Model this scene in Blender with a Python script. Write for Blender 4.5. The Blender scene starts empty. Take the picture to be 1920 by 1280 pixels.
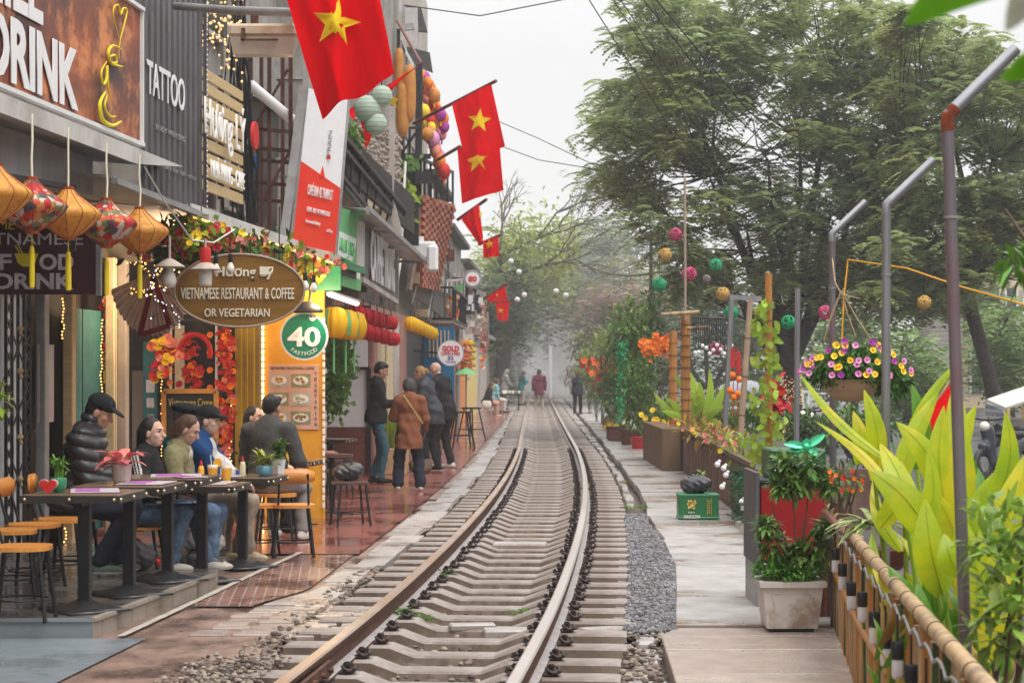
import bpy,bmesh,math,random
import numpy as np
from mathutils import Vector,Matrix,Euler
# ------------------------------------------------------------------ camera, world, sun, exposure
FPX,U0,V0,CZ=3900.0,960.0,695.0,1.6
scene=bpy.context.scene
COL=scene.collection
cd=bpy.data.cameras.new("camera");cam=bpy.data.objects.new("camera",cd);COL.objects.link(cam)
cd.sensor_width=36.0;cd.lens=FPX/1920.0*36.0
cd.shift_y=(V0-640.0)/1920.0
cd.clip_start=0.1;cd.clip_end=3000
cam.location=(0,0,CZ);cam.rotation_euler=(math.pi/2,0,0)
cd.dof.use_dof=True;cd.dof.focus_distance=17.0;cd.dof.aperture_fstop=7.0
scene.camera=cam
scene.view_settings.view_transform='Standard'
scene.view_settings.look='None'
scene.view_settings.exposure=0.38
scene.view_settings.gamma=1.0
scene.view_settings.use_curve_mapping=False
SUN_ELEV,SUN_ROT=math.radians(62),math.radians(150)
world=bpy.data.worlds.new("World");scene.world=world;world.use_nodes=True
wt=world.node_tree;wt.nodes.clear()
wo=wt.nodes.new("ShaderNodeOutputWorld");wb=wt.nodes.new("ShaderNodeBackground")
sky=wt.nodes.new("ShaderNodeTexSky");sky.sky_type='NISHITA';sky.sun_disc=False
sky.sun_elevation=SUN_ELEV;sky.sun_rotation=SUN_ROT;sky.dust_density=6;sky.air_density=1.0
skm=wt.nodes.new("ShaderNodeMixRGB");skm.inputs[0].default_value=0.95
stc=wt.nodes.new("ShaderNodeTexCoord");ssx=wt.nodes.new("ShaderNodeSeparateXYZ");srp=wt.nodes.new("ShaderNodeMapRange");scb=wt.nodes.new("ShaderNodeCombineColor")
wt.links.new(stc.outputs["Generated"],ssx.inputs[0]);wt.links.new(ssx.outputs[2],srp.inputs[0]);srp.inputs[1].default_value=0.15;srp.inputs[3].default_value=7.3;srp.inputs[4].default_value=22.0
for _i in range(3):wt.links.new(srp.outputs[0],scb.inputs[_i])
wt.links.new(scb.outputs[0],skm.inputs[2])
scene.cycles.volume_bounces=1;scene.cycles.max_bounces=6;scene.cycles.diffuse_bounces=4;scene.cycles.transmission_bounces=4;scene.cycles.adaptive_threshold=0.02;scene.cycles.use_denoising=True
wt.links.new(sky.outputs[0],skm.inputs[1]);wt.links.new(skm.outputs[0],wb.inputs[0])
wb.inputs[1].default_value=0.10
wt.links.new(wb.outputs[0],wo.inputs[0])
sd=bpy.data.lights.new("sun",'SUN');sun=bpy.data.objects.new("sun",sd);COL.objects.link(sun)
sd.energy=1.2;sd.angle=math.radians(20);sd.color=(1.0,0.97,0.93)
sun.rotation_euler=Vector((math.sin(SUN_ROT)*math.cos(SUN_ELEV),math.cos(SUN_ROT)*math.cos(SUN_ELEV),math.sin(SUN_ELEV))).to_track_quat('Z','Y').to_euler()
R=random.Random(7)
def rad(a):return math.radians(a)
def P(u,v,Y):return Vector(((u-U0)/FPX*Y,Y,CZ-(v-V0)/FPX*Y))
def G(u,v,z=0.0):
 Y=FPX*(CZ-z)/(v-V0)
 return Vector(((u-U0)/FPX*Y,Y,z))
def XatY(u,Y):return(u-U0)/FPX*Y
def lerp(a,b,t):return a+(b-a)*t
def interp(x,xs,ys):return float(np.interp(x,xs,ys))
# ------------------------------------------------------------------ materials
MATS={}
def mat(name,c,c2=None,rough=0.7,metal=0.0,bump=0.0,scale=8.0,stretch=(1,1,1),emit=0.0,trans=0.0,
stain=None,stain_amt=0.0,stain_scale=1.5,island=0.0,spec=0.5,coat=0.0,rough2=None,bands=None,detail=5.0,glass=False):
 if name in MATS:return MATS[name]
 m=bpy.data.materials.new(name);m.use_nodes=True;MATS[name]=m
 nt=m.node_tree;N=nt.nodes;L=nt.links
 b=N["Principled BSDF"]
 b.inputs["Roughness"].default_value=rough;b.inputs["Metallic"].default_value=metal
 b.inputs["Specular IOR Level"].default_value=spec if spec!=.5 else(.18 if rough>=.5 and not stain else .5 if rough<.45 else .35)
 if coat:b.inputs["Coat Weight"].default_value=coat
 c=tuple(c)+(1,)if len(c)==3 else c
 if c2 is None:c2=tuple(min(1,x*0.8)for x in c[:3])
 c2=tuple(c2)+(1,)if len(c2)==3 else c2
 tc=N.new("ShaderNodeTexCoord");mp=N.new("ShaderNodeMapping");mp.inputs[3].default_value=stretch
 L.new(tc.outputs["Object"],mp.inputs[0])
 nz=N.new("ShaderNodeTexNoise");nz.inputs["Scale"].default_value=scale;nz.inputs["Detail"].default_value=detail
 nz.inputs["Roughness"].default_value=0.6
 L.new(mp.outputs[0],nz.inputs[0])
 rp=N.new("ShaderNodeValToRGB");rp.color_ramp.elements[0].position=0.35;rp.color_ramp.elements[1].position=0.65
 rp.color_ramp.elements[0].color=c2;rp.color_ramp.elements[1].color=c
 L.new(nz.outputs["Fac"],rp.inputs[0])
 out=rp.outputs[0]
 if bands:
  ax,per,bc,wd=bands
  sx=N.new("ShaderNodeSeparateXYZ");L.new(tc.outputs["Object"],sx.inputs[0])
  mu=N.new("ShaderNodeMath");mu.operation='MULTIPLY';mu.inputs[1].default_value=per;L.new(sx.outputs[ax],mu.inputs[0])
  fr=N.new("ShaderNodeMath");fr.operation='FRACT';L.new(mu.outputs[0],fr.inputs[0])
  lt=N.new("ShaderNodeMath");lt.operation='LESS_THAN';lt.inputs[1].default_value=wd;L.new(fr.outputs[0],lt.inputs[0])
  mx=N.new("ShaderNodeMixRGB");mx.inputs[2].default_value=tuple(bc)+(1,);L.new(lt.outputs[0],mx.inputs[0]);L.new(out,mx.inputs[1])
  out=mx.outputs[0]
 if stain is not None:
  n2=N.new("ShaderNodeTexNoise");n2.inputs["Scale"].default_value=stain_scale;n2.inputs["Detail"].default_value=8
  n2.inputs["Roughness"].default_value=0.65
  L.new(mp.outputs[0],n2.inputs[0])
  r2=N.new("ShaderNodeValToRGB");r2.color_ramp.elements[0].position=0.48;r2.color_ramp.elements[1].position=0.62
  r2.color_ramp.elements[0].color=(0,0,0,1);r2.color_ramp.elements[1].color=(stain_amt,)*3+(1,)
  L.new(n2.outputs["Fac"],r2.inputs[0])
  mx=N.new("ShaderNodeMixRGB");mx.inputs[2].default_value=tuple(stain)+(1,)
  L.new(r2.outputs[0],mx.inputs[0]);L.new(out,mx.inputs[1]);out=mx.outputs[0]
  if rough2 is not None:
   mr=N.new("ShaderNodeMapRange");mr.inputs[3].default_value=rough;mr.inputs[4].default_value=rough2
   mr.inputs[2].default_value=max(stain_amt,.01)
   L.new(r2.outputs[0],mr.inputs[0]);L.new(mr.outputs[0],b.inputs["Roughness"])
 if island:
  ge=N.new("ShaderNodeNewGeometry");hs=N.new("ShaderNodeHueSaturation")
  mr=N.new("ShaderNodeMapRange");mr.inputs[3].default_value=1-island;mr.inputs[4].default_value=1+island
  L.new(ge.outputs["Random Per Island"],mr.inputs[0]);L.new(mr.outputs[0],hs.inputs["Value"])
  mh=N.new("ShaderNodeMapRange");mh.inputs[3].default_value=0.5-island*.05;mh.inputs[4].default_value=0.5+island*.05
  L.new(ge.outputs["Random Per Island"],mh.inputs[0]);L.new(mh.outputs[0],hs.inputs["Hue"])
  L.new(out,hs.inputs["Color"]);out=hs.outputs[0]
 L.new(out,b.inputs["Base Color"])
 if bump:
  bp=N.new("ShaderNodeBump");bp.inputs["Strength"].default_value=bump;bp.inputs["Distance"].default_value=0.02
  L.new(nz.outputs["Fac"],bp.inputs["Height"]);L.new(bp.outputs[0],b.inputs["Normal"])
 if emit:
  L.new(out,b.inputs["Emission Color"]);b.inputs["Emission Strength"].default_value=emit
 if glass:
  b.inputs["Transmission Weight"].default_value=1.0
 if trans:
  tr=N.new("ShaderNodeBsdfTranslucent");ms=N.new("ShaderNodeMixShader");ms.inputs[0].default_value=trans
  L.new(out,tr.inputs[0]);L.new(b.outputs[0],ms.inputs[1]);L.new(tr.outputs[0],ms.inputs[2])
  L.new(ms.outputs[0],N["Material Output"].inputs[0])
 return m
# ------------------------------------------------------------------ object helpers
def setp(o,label=None,cat=None,group=None,kind=None):
 if label:o["label"]=label
 if cat:o["category"]=cat
 if group:o["group"]=group
 if kind:o["kind"]=kind
 return o
def mtx(loc,rz=0.0):return Matrix.Translation(Vector(loc))@Matrix.Rotation(rz,4,'Z')
def thing(name,label,cat,loc=(0,0,0),rz=0.0,group=None):
 o=bpy.data.objects.new(name,None);COL.objects.link(o);o.empty_display_size=0.1
 o.location=loc;o.rotation_euler=(0,0,rz)
 o["_m"]=1
 setp(o,label,cat,group)
 XF[o.name]=mtx(loc,rz)
 del o["_m"]
 return o
XF={}
class MB:
 """collects geometry; build() links it as one mesh object"""
 def __init__(s):s.v=[];s.f=[];s.m=[];s.s=[]
 def add(s,vs,fs,mi=0,sm=False):
  o=len(s.v);s.v+=[tuple(p)for p in vs]
  s.f+=[tuple(i+o for i in f)for f in fs];s.m+=[mi]*len(fs);s.s+=[sm]*len(fs)
  return s
 def obox(s,c,ax,ay,az,mi=0):
  c=Vector(c);ax=Vector(ax);ay=Vector(ay);az=Vector(az)
  vs=[c+ax*i+ay*j+az*k for k in(-1,1)for j in(-1,1)for i in(-1,1)]
  return s.add(vs,[(0,2,3,1),(4,5,7,6),(0,1,5,4),(2,6,7,3),(0,4,6,2),(1,3,7,5)],mi)
 def box(s,x0,x1,y0,y1,z0,z1,mi=0):
  return s.obox(((x0+x1)/2,(y0+y1)/2,(z0+z1)/2),((x1-x0)/2,0,0),(0,(y1-y0)/2,0),(0,0,(z1-z0)/2),mi)
 def bbox(s,x0,x1,y0,y1,z0,z1,b=0.01,mi=0):
  b=min(b,(x1-x0)/2.1,(y1-y0)/2.1,(z1-z0)/2.1)
  def ring(i,z):return[(x0+i+b,y0+i,z),(x1-i-b,y0+i,z),(x1-i,y0+i+b,z),(x1-i,y1-i-b,z),(x1-i-b,y1-i,z),(x0+i+b,y1-i,z),(x0+i,y1-i-b,z),(x0+i,y0+i+b,z)]
  vs=ring(b*.8,z0)+ring(0,z0+b)+ring(0,z1-b)+ring(b*.8,z1)
  fs=[tuple(range(7,-1,-1)),tuple(range(24,32))]
  for r in range(3):
   for i in range(8):
    j=(i+1)%8;fs.append((r*8+i,r*8+j,r*8+8+j,r*8+8+i))
  return s.add(vs,fs,mi)
 def bar(s,a,b,w,h=None,mi=0,up=(0,0,1)):
  a=Vector(a);b=Vector(b);h=h or w;d=(b-a);L=d.length;d.normalize()
  upv=Vector(up)
  if abs(d.dot(upv))>.98:upv=Vector((0,1,0))
  x=d.cross(upv).normalized();z=x.cross(d).normalized()
  return s.obox((a+b)/2,d*L/2,x*w/2,z*h/2,mi)
 def tube(s,pts,r,n=8,mi=0,sm=True,cap=True):
  pts=[Vector(p)for p in pts];k=len(pts)
  rs=list(r)if isinstance(r,(list,tuple))else[r]*k
  vs=[];prev=None
  for i,p in enumerate(pts):
   if i==0:d=pts[1]-p
   elif i==k-1:d=p-pts[i-1]
   else:d=(pts[i+1]-p).normalized()+(p-pts[i-1]).normalized()
   if d.length<1e-9:d=Vector((0,0,1))
   d.normalize()
   if prev is None:
    x=d.cross(Vector((0,0,1)));
    if x.length<.05:x=d.cross(Vector((1,0,0)))
   else:
    x=prev-d*prev.dot(d)
   x.normalize();prev=x;y=d.cross(x)
   for j in range(n):
    a=2*math.pi*j/n
    vs.append(p+(x*math.cos(a)+y*math.sin(a))*rs[i])
  fs=[]
  for i in range(k-1):
   for j in range(n):
    q=(j+1)%n;fs.append((i*n+j,i*n+q,(i+1)*n+q,(i+1)*n+j))
  s.add(vs,fs,mi,sm)
  if cap:
   s.add(vs[:n],[tuple(range(n-1,-1,-1))],mi);s.add(vs[-n:],[tuple(range(n))],mi)
  return s
 def lathe(s,prof,n=16,c=(0,0,0),mi=0,sm=True,sx=1,sy=1,fn=None):
  c=Vector(c);vs=[];fs=[]
  for(r,z)in prof:
   for j in range(n):
    a=2*math.pi*j/n;rr=r*(fn(a,z)if fn else 1)
    vs.append((c.x+rr*math.cos(a)*sx,c.y+rr*math.sin(a)*sy,c.z+z))
  for i in range(len(prof)-1):
   for j in range(n):
    q=(j+1)%n;fs.append((i*n+j,i*n+q,(i+1)*n+q,(i+1)*n+j))
  s.add(vs,fs,mi,sm)
  if prof[0][0]>1e-4:s.add(vs[:n],[tuple(range(n-1,-1,-1))],mi)
  if prof[-1][0]>1e-4:s.add(vs[-n:],[tuple(range(n))],mi)
  return s
 def ball(s,c,r,n=10,mi=0,sz=1.0,jit=0.0,rng=None):
  prof=[]
  k=max(4,n//2)
  for i in range(k+1):
   a=math.pi*i/k-math.pi/2;prof.append((max(r*math.cos(a),1e-5),r*math.sin(a)*sz))
  return s.lathe(prof,n,c,mi)
 def prism(s,poly,o,ux,uy,th,mi=0):
  o=Vector(o);ux=Vector(ux);uy=Vector(uy);nrm=ux.cross(uy).normalized()
  n=len(poly);A=[o+ux*a+uy*b for a,b in poly];B=[p+nrm*th for p in A]
  s.add(A+B,[tuple(range(n-1,-1,-1)),tuple(range(n,2*n))]+[(i,(i+1)%n,(i+1)%n+n,i+n)for i in range(n)],mi)
  return s
 def quad(s,a,b,c,d,mi=0,sm=False):return s.add([a,b,c,d],[(0,1,2,3)],mi,sm)
 def slab(s,a,b,c,d,th,mi=0):
  a,b,c,d=map(Vector,(a,b,c,d));n=(b-a).cross(d-a).normalized()*th
  return s.add([a,b,c,d,a+n,b+n,c+n,d+n],[(3,2,1,0),(4,5,6,7),(0,1,5,4),(1,2,6,5),(2,3,7,6),(3,0,4,7)],mi)
 def leaf(s,base,d,nrm,L,W,droop=0.0,seg=3,mi=0,fold=0.15,shape=None):
  base=Vector(base);d=Vector(d).normalized();nrm=Vector(nrm)
  x=d.cross(nrm)
  if x.length<.05:x=d.cross(Vector((1,.1,0)))
  x.normalize();up=x.cross(d).normalized()
  vs=[];p=base.copy();dd=d.copy()
  for i in range(seg+1):
   t=i/seg
   w=(shape(t)if shape else math.sin(math.pi*min(.97,(t*.86+.08))))*W/2
   vs+=[p-x*w+up*abs(w)*fold,p,p+x*w+up*abs(w)*fold]
   dd=(dd+Vector((0,0,-1))*droop/seg).normalized();p=p+dd*(L/seg)
  fs=[]
  for i in range(seg):
   a=i*3;fs+=[(a,a+1,a+4,a+3),(a+1,a+2,a+5,a+4)]
  return s.add(vs,fs,mi,True)
 def merge(s,o,M=None,mi=None):
  vs=[M@Vector(p)for p in o.v]if M is not None else o.v
  k=len(s.v);s.v+=[tuple(p)for p in vs];s.f+=[tuple(i+k for i in f)for f in o.f]
  s.m+=o.m if mi is None else[mi]*len(o.m);s.s+=o.s
  return s
 def arr(s,V,Fq,mi=0,sm=False):
  return s.add(V.tolist(),Fq.tolist(),mi,sm)
 def build(s,name,mats,parent=None,loc=None,rz=0.0,local=False,label=None):
  if not isinstance(mats,(list,tuple)):mats=[mats]
  me=bpy.data.meshes.new(name)
  if parent is not None:
   M=getM(parent)
   vs=s.v if local else xf(np.array(s.v,dtype=float).reshape(-1,3),M.inverted())
  elif loc is not None:
   vs=s.v if local else xf(np.array(s.v,dtype=float).reshape(-1,3),mtx(loc,rz).inverted())
  else:vs=s.v
  if hasattr(vs,'tolist'):vs=vs.tolist()
  me.from_pydata(vs,[],s.f)
  for m in mats:me.materials.append(m)
  me.polygons.foreach_set("material_index",s.m);me.polygons.foreach_set("use_smooth",s.s)
  me.update()
  o=bpy.data.objects.new(name,me);COL.objects.link(o)
  if parent is not None:o.parent=parent;PX[o.name]=M
  else:
   if loc is not None:o.location=loc;o.rotation_euler=(0,0,rz)
   XF[o.name]=mtx(loc or(0,0,0),rz)
  if label:o["label"]=label
  return o
PX={}
def getM(o):return XF[o.name]if o.name in XF else PX[o.name]
def xf(V,M):
 A=np.array(M.to_3x3());t=np.array(M.translation)
 return V@A.T+t
def kids(o):return[c for c in o.children]
def copy_tree(o,loc=None,rz=None,label=None,scale=None,parent=None,ch=None):
 c=o.copy();COL.objects.link(c)
 if parent is not None:c.parent=parent
 if loc is not None:c.location=loc
 if rz is not None:c.rotation_euler=(0,0,rz)
 if scale is not None:c.scale=(scale,)*3 if not isinstance(scale,(tuple,list))else scale
 if label:c["label"]=label
 if parent is None:XF[c.name]=mtx(c.location,c.rotation_euler[2])
 for k in TREE.setdefault(o.name,[x for x in bpy.data.objects if x.parent==o]):copy_tree(k,parent=c)
 return c
TREE={}
def place(o,loc,rz=0.0,scale=None):
 o.location=loc;o.rotation_euler=(0,0,rz)
 if scale:o.scale=(scale,)*3 if not isinstance(scale,(tuple,list))else scale
 return o
def text(name,body,parent,c,ux,uy,h,m,width=None,ext=0.004,bold=0.0,align='CENTER',spacing=1.0,label=None):
 """raised lettering in the plane ux,uy centred on c; h = cap height, width = overall width"""
 cu=bpy.data.curves.new(name,'FONT');cu.body=body;cu.size=1.0;cu.align_x='CENTER';cu.extrude=0.02;cu.offset=bold
 cu.space_character=spacing;cu.resolution_u=3
 t=bpy.data.objects.new(name,cu);COL.objects.link(t)
 bpy.context.view_layer.update()
 dg=bpy.context.evaluated_depsgraph_get()
 me=bpy.data.meshes.new_from_object(t.evaluated_get(dg))
 bpy.data.objects.remove(t);bpy.data.curves.remove(cu)
 n=len(me.vertices);V=np.empty(n*3);me.vertices.foreach_get("co",V);V=V.reshape(-1,3)
 x0,x1=V[:,0].min(),V[:,0].max();y0,y1=V[:,1].min(),V[:,1].max()
 sy=h/0.70 if '\n' not in body else h/(y1-y0);sx=sy if width is None else width/max(x1-x0,1e-6)
 V[:,0]=(V[:,0]-(x0+x1)/2)*sx
 V[:,1]=(V[:,1]-(0.35 if '\n' not in body else(y0+y1)/2))*sy
 V[:,2]=V[:,2]/0.02*ext
 ux=np.array(Vector(ux).normalized());uy=np.array(Vector(uy).normalized());nz=np.cross(ux,uy)
 W=np.array(Vector(c))+V[:,:1]*ux+V[:,1:2]*uy+V[:,2:3]*nz
 W=xf(W,getM(parent).inverted())
 me.vertices.foreach_set("co",W.ravel());me.materials.clear();me.materials.append(m);me.update()
 o=bpy.data.objects.new(name,me);COL.objects.link(o);o.parent=parent;PX[o.name]=getM(parent)
 if label:o["label"]=label
 return o
def rvec(r=R):return Vector((r.gauss(0,1),r.gauss(0,1),r.gauss(0,1))).normalized()
TY=[-10,0,5,9.67,10.9,12.4,14.7,16.4,19.2,22,25.7,31,39,46,65,108,141,400]
TX=[-2.4,-1.45,-.985,-.53,-.42,-.315,-.156,-.055,.09,.228,.37,.528,.68,.742,.94,1.42,1.80,4.8]
_ty=np.linspace(-10,400,2051);_tx=np.interp(_ty,TY,TX)
_k=np.ones(31)/31
_txs=np.convolve(np.pad(_tx,15,mode='edge'),_k,mode='valid');_txs[:16]=_tx[:16];_txs[-16:]=_tx[-16:]
def trackx(Y):return float(np.interp(Y,_ty,_txs))
def trackdir(Y):return Vector((trackx(Y+.5)-trackx(Y-.5),1,0)).normalized()
AF=rad(-4.78);DS=Vector((math.sin(-AF),math.cos(AF),0));DN=Vector((DS.y,-DS.x,0))
# ------------------------------------------------------------------ ground, pavements, track
def brickmat(name,c1,c2,mortar,bw,bh,rot=0.0,rough=.5,msize=.02,stain=None,stain_amt=.6,wet=.12,bump=.3,offset=.5):
 m=mat(name,c1,c2,rough=rough);nt=m.node_tree;N=nt.nodes;L=nt.links;b=N["Principled BSDF"]
 tc=N.new("ShaderNodeTexCoord");mp=N.new("ShaderNodeMapping");mp.inputs[2].default_value=(0,0,rot)
 L.new(tc.outputs["Object"],mp.inputs[0])
 bk=N.new("ShaderNodeTexBrick");bk.inputs["Color1"].default_value=tuple(c1)+(1,);bk.inputs["Color2"].default_value=tuple(c2)+(1,)
 bk.inputs["Mortar"].default_value=tuple(mortar)+(1,);bk.inputs["Scale"].default_value=1.0
 bk.inputs["Brick Width"].default_value=bw;bk.inputs["Row Height"].default_value=bh;bk.inputs["Mortar Size"].default_value=msize;bk.offset=offset
 L.new(mp.outputs[0],bk.inputs[0])
 nz=N.new("ShaderNodeTexNoise");nz.inputs["Scale"].default_value=1.1;nz.inputs["Detail"].default_value=8;nz.inputs["Roughness"].default_value=.65;L.new(tc.outputs["Object"],nz.inputs[0])
 rp=N.new("ShaderNodeValToRGB");rp.color_ramp.elements[0].position=.47;rp.color_ramp.elements[1].position=.58;L.new(nz.outputs["Fac"],rp.inputs[0])
 mx=N.new("ShaderNodeMixRGB");L.new(bk.outputs["Color"],mx.inputs[1]);mx.inputs[2].default_value=tuple(stain or[x*.55 for x in c1])+(1,)
 mm=N.new("ShaderNodeMath");mm.operation='MULTIPLY';mm.inputs[1].default_value=stain_amt;L.new(rp.outputs[0],mm.inputs[0]);L.new(mm.outputs[0],mx.inputs[0])
 n3=N.new("ShaderNodeTexNoise");n3.inputs["Scale"].default_value=40;n3.inputs["Detail"].default_value=4;L.new(tc.outputs["Object"],n3.inputs[0])
 m3=N.new("ShaderNodeMixRGB");m3.blend_type='MULTIPLY';m3.inputs[0].default_value=.35;L.new(mx.outputs[0],m3.inputs[1]);L.new(n3.outputs["Fac"],m3.inputs[2])
 L.new(m3.outputs[0],b.inputs["Base Color"])
 mr=N.new("ShaderNodeMapRange");mr.inputs[3].default_value=rough;mr.inputs[4].default_value=wet;L.new(rp.outputs[0],mr.inputs[0]);L.new(mr.outputs[0],b.inputs["Roughness"])
 bp=N.new("ShaderNodeBump");bp.inputs["Strength"].default_value=bump;bp.inputs["Distance"].default_value=.004;bp.invert=True;L.new(bk.outputs["Fac"],bp.inputs["Height"]);L.new(bp.outputs[0],b.inputs["Normal"])
 return m
M_ground=mat("ground_earth",(.10,.09,.08),(.06,.055,.05),.85,scale=2)
M_asph=mat("asphalt_wet",(.085,.082,.085),(.05,.05,.052),.45,scale=30,bump=.2,stain=(.04,.038,.036),stain_amt=.8,stain_scale=.5,rough2=.12)
M_ballast=mat("ballast_rock",(.17,.13,.11),(.07,.055,.05),.9,scale=22,bump=1.0,island=.4)
M_stone=mat("stone_chip",(.33,.27,.23),(.13,.10,.08),.85,scale=3,island=.55)
M_gravel=mat("grey_gravel",(.31,.30,.31),(.10,.095,.10),.8,scale=60,bump=.8,island=.6)
M_sleeper=mat("sleeper_concrete",(.35,.30,.27),(.22,.18,.155),.5,scale=6,bump=.25,stain=(.15,.105,.08),stain_amt=.75,island=.08,stain_scale=2.2,detail=9)
M_rust=mat("rail_rust",(.15,.07,.042),(.065,.033,.024),.6,metal=.2,scale=18,bump=.3)
M_steel=mat("rail_steel",(.62,.56,.52),(.48,.42,.38),.34,metal=.75,scale=2,stretch=(1,.1,1))
M_steelr=mat("rail_steel_rusty",(.50,.40,.34),(.38,.27,.20),.36,metal=.6,scale=2,stain=(.42,.22,.08),stain_amt=.8,stain_scale=.8)
M_clip=mat("clip_iron",(.075,.055,.05),(.035,.026,.025),.55,metal=.3,scale=30)
M_foot=mat("rail_pad",(.42,.38,.37),(.30,.27,.26),.5,metal=.2,scale=9)
M_slab=mat("path_concrete",(.40,.375,.36),(.28,.26,.25),.40,scale=5,bump=.25,stain=(.25,.175,.135),stain_amt=.9,stain_scale=.9,rough2=.16,island=.14,detail=10)
M_slabl=mat("kerb_concrete",(.40,.37,.35),(.28,.25,.235),.4,scale=7,bump=.35,stain=(.22,.17,.145),stain_amt=.8,stain_scale=1.7,rough2=.2,island=.2,detail=10)
M_red=brickmat("red_tile",(.38,.13,.10),(.33,.11,.085),(.16,.08,.065),.4,.4,AF,.22,.008,(.19,.045,.03),.7,.05,.3,.0)
M_brick=brickmat("red_paver",(.34,.18,.14),(.26,.13,.10),(.50,.38,.33),.3,.075,AF+math.pi/2,.3,.006,(.15,.075,.055),.6,.09,.8)
M_dark=mat("worn_paving",(.30,.19,.145),(.16,.10,.08),.5,scale=5,stretch=(1,.6,1),bump=.6,stain=(.07,.048,.04),stain_amt=.9,stain_scale=1.3,rough2=.10,detail=10)
M_blue=mat("bluegrey_tile",(.25,.29,.31),(.19,.22,.24),.25,scale=3,bump=.1,stain=(.13,.16,.175),stain_amt=.6,stain_scale=1.3,rough2=.08)
M_grass=mat("weed_green",(.16,.30,.05),(.07,.16,.03),.7,scale=3,island=.4,trans=.3)
mb=MB();mb.quad((-600,-60,-.34),(600,-60,-.34),(600,1500,-.34),(-600,1500,-.34))
setp(mb.build("ground",M_ground),kind="structure")
mb=MB();mb.quad((5.2,12,-.12),(60,12,-.12),(60,160,-.12),(9.5,160,-.12))
setp(mb.build("road",M_asph),kind="structure")
def strip(name,m,fl,fr,ys,z,mi=0,kind="structure",jit=0.0):
 mb=MB();vs=[];fs=[]
 for i,y in enumerate(ys):
  vs+=[(fl(y)+R.uniform(-jit,jit),y,z),(fr(y)+R.uniform(-jit,jit),y,z)]
  if i:fs.append((2*i-2,2*i-1,2*i+1,2*i))
 mb.add(vs,fs);return setp(mb.build(name,m),kind=kind)
def frange(a,b,s):
 o=[];x=a
 while x<b:o.append(x);x+=s
 return o
XLs=lambda y:trackx(y)-1.0
XRs=lambda y:trackx(y)+1.0
SLY=[-5,9,12.8,12.9,17,20,22.5,23.5,26.6,33.7,54,80,170]
SLX=[.0,.78,.90,1.0,1.32,1.42,1.42,1.50,1.62,1.8,2.12,2.5,3.7]
path_l=lambda y:interp(y,SLY,SLX)
path_r=lambda y:interp(y,[-5,9,12,14,21,33,50,170],[.5,1.85,2.1,2.35,2.75,3.05,3.5,6.5])
rn=random.Random(3);nb=np.random.default_rng(5)
mb=MB();ys=frange(6,26,.09);nx=26;vs=[];fs=[]
for i,y in enumerate(ys):
 for j in range(nx):
  x=trackx(y)-1.30+2.6*j/(nx-1)
  vs.append((x+rn.uniform(-.03,.03),y+rn.uniform(-.03,.03),-.115+rn.uniform(-.025,.03)))
  if i and j:a=i*nx+j;fs.append((a-nx-1,a-nx,a,a-1))
mb.add(vs,fs)
ys=frange(25.9,170,1.0)
vs=[];fs=[]
for i,y in enumerate(ys):
 vs+=[(trackx(y)-1.4,y,-.12),(trackx(y)+1.4,y,-.12)]
 if i:fs.append((2*i-2,2*i-1,2*i+1,2*i))
mb.add(vs,fs)
setp(mb.build("ballast",M_ballast),"brown grey ballast stones packed between the concrete sleepers","ballast",kind="stuff")
def pebble(mb,c,r,rng,mi=0):
 n=6;vs=[];a0=rng.random()*6
 for z,k in((-.5,.7),(.15,1.0),(.75,.55)):
  for j in range(n):
   a=a0+j*2*math.pi/n;q=r*k*rng.uniform(.75,1.15)
   vs.append((c[0]+q*math.cos(a),c[1]+q*math.sin(a)*.9,c[2]+r*z*.8))
 fs=[(i*n+j,i*n+(j+1)%n,i*n+n+(j+1)%n,i*n+n+j)for i in range(2)for j in range(n)]+[tuple(range(12,18))]
 mb.add(vs,fs,mi)
mb=MB()
for k in range(2600):
 y=8+9*rn.random()**1.3;s=rn.choice((-1,1,0))
 x=trackx(y)+(s*rn.uniform(1.0,1.22)if s else rn.uniform(-.98,.98))
 z=-.09 if abs(x-trackx(y))<1.0 else-.03
 if s==-1:z=-.02
 pebble(mb,(x,y,z+rn.uniform(-.02,.02)),rn.uniform(.010,.026),rn)
for k in range(1100):
 y=rn.uniform(9.3,11.6);x=trackx(y)-rn.uniform(.85,1.35)
 pebble(mb,(x,y,.0+rn.uniform(-.03,.025)),rn.uniform(.006,.022),rn)
setp(mb.build("loose_stone",M_stone),"loose broken stones scattered beside and between the sleepers","stones",kind="stuff")
mb=MB()
for k in range(9500):
 y=rn.uniform(12.85,23.2);xl=XRs(y)-.02;xr=path_l(y)+.02
 if xr-xl<.05:continue
 pebble(mb,(rn.uniform(xl,xr),y,-.012+rn.uniform(-.012,.012)),rn.uniform(.010,.021),rn)
setp(mb.build("gravel",M_gravel),"patch of fine blue grey gravel between the sleepers and the slab path","gravel",kind="stuff")
strip("gravel_bed",M_gravel,lambda y:XRs(y)-.1,lambda y:path_l(y)+.05,frange(12.8,24,.5),-.03)
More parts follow.
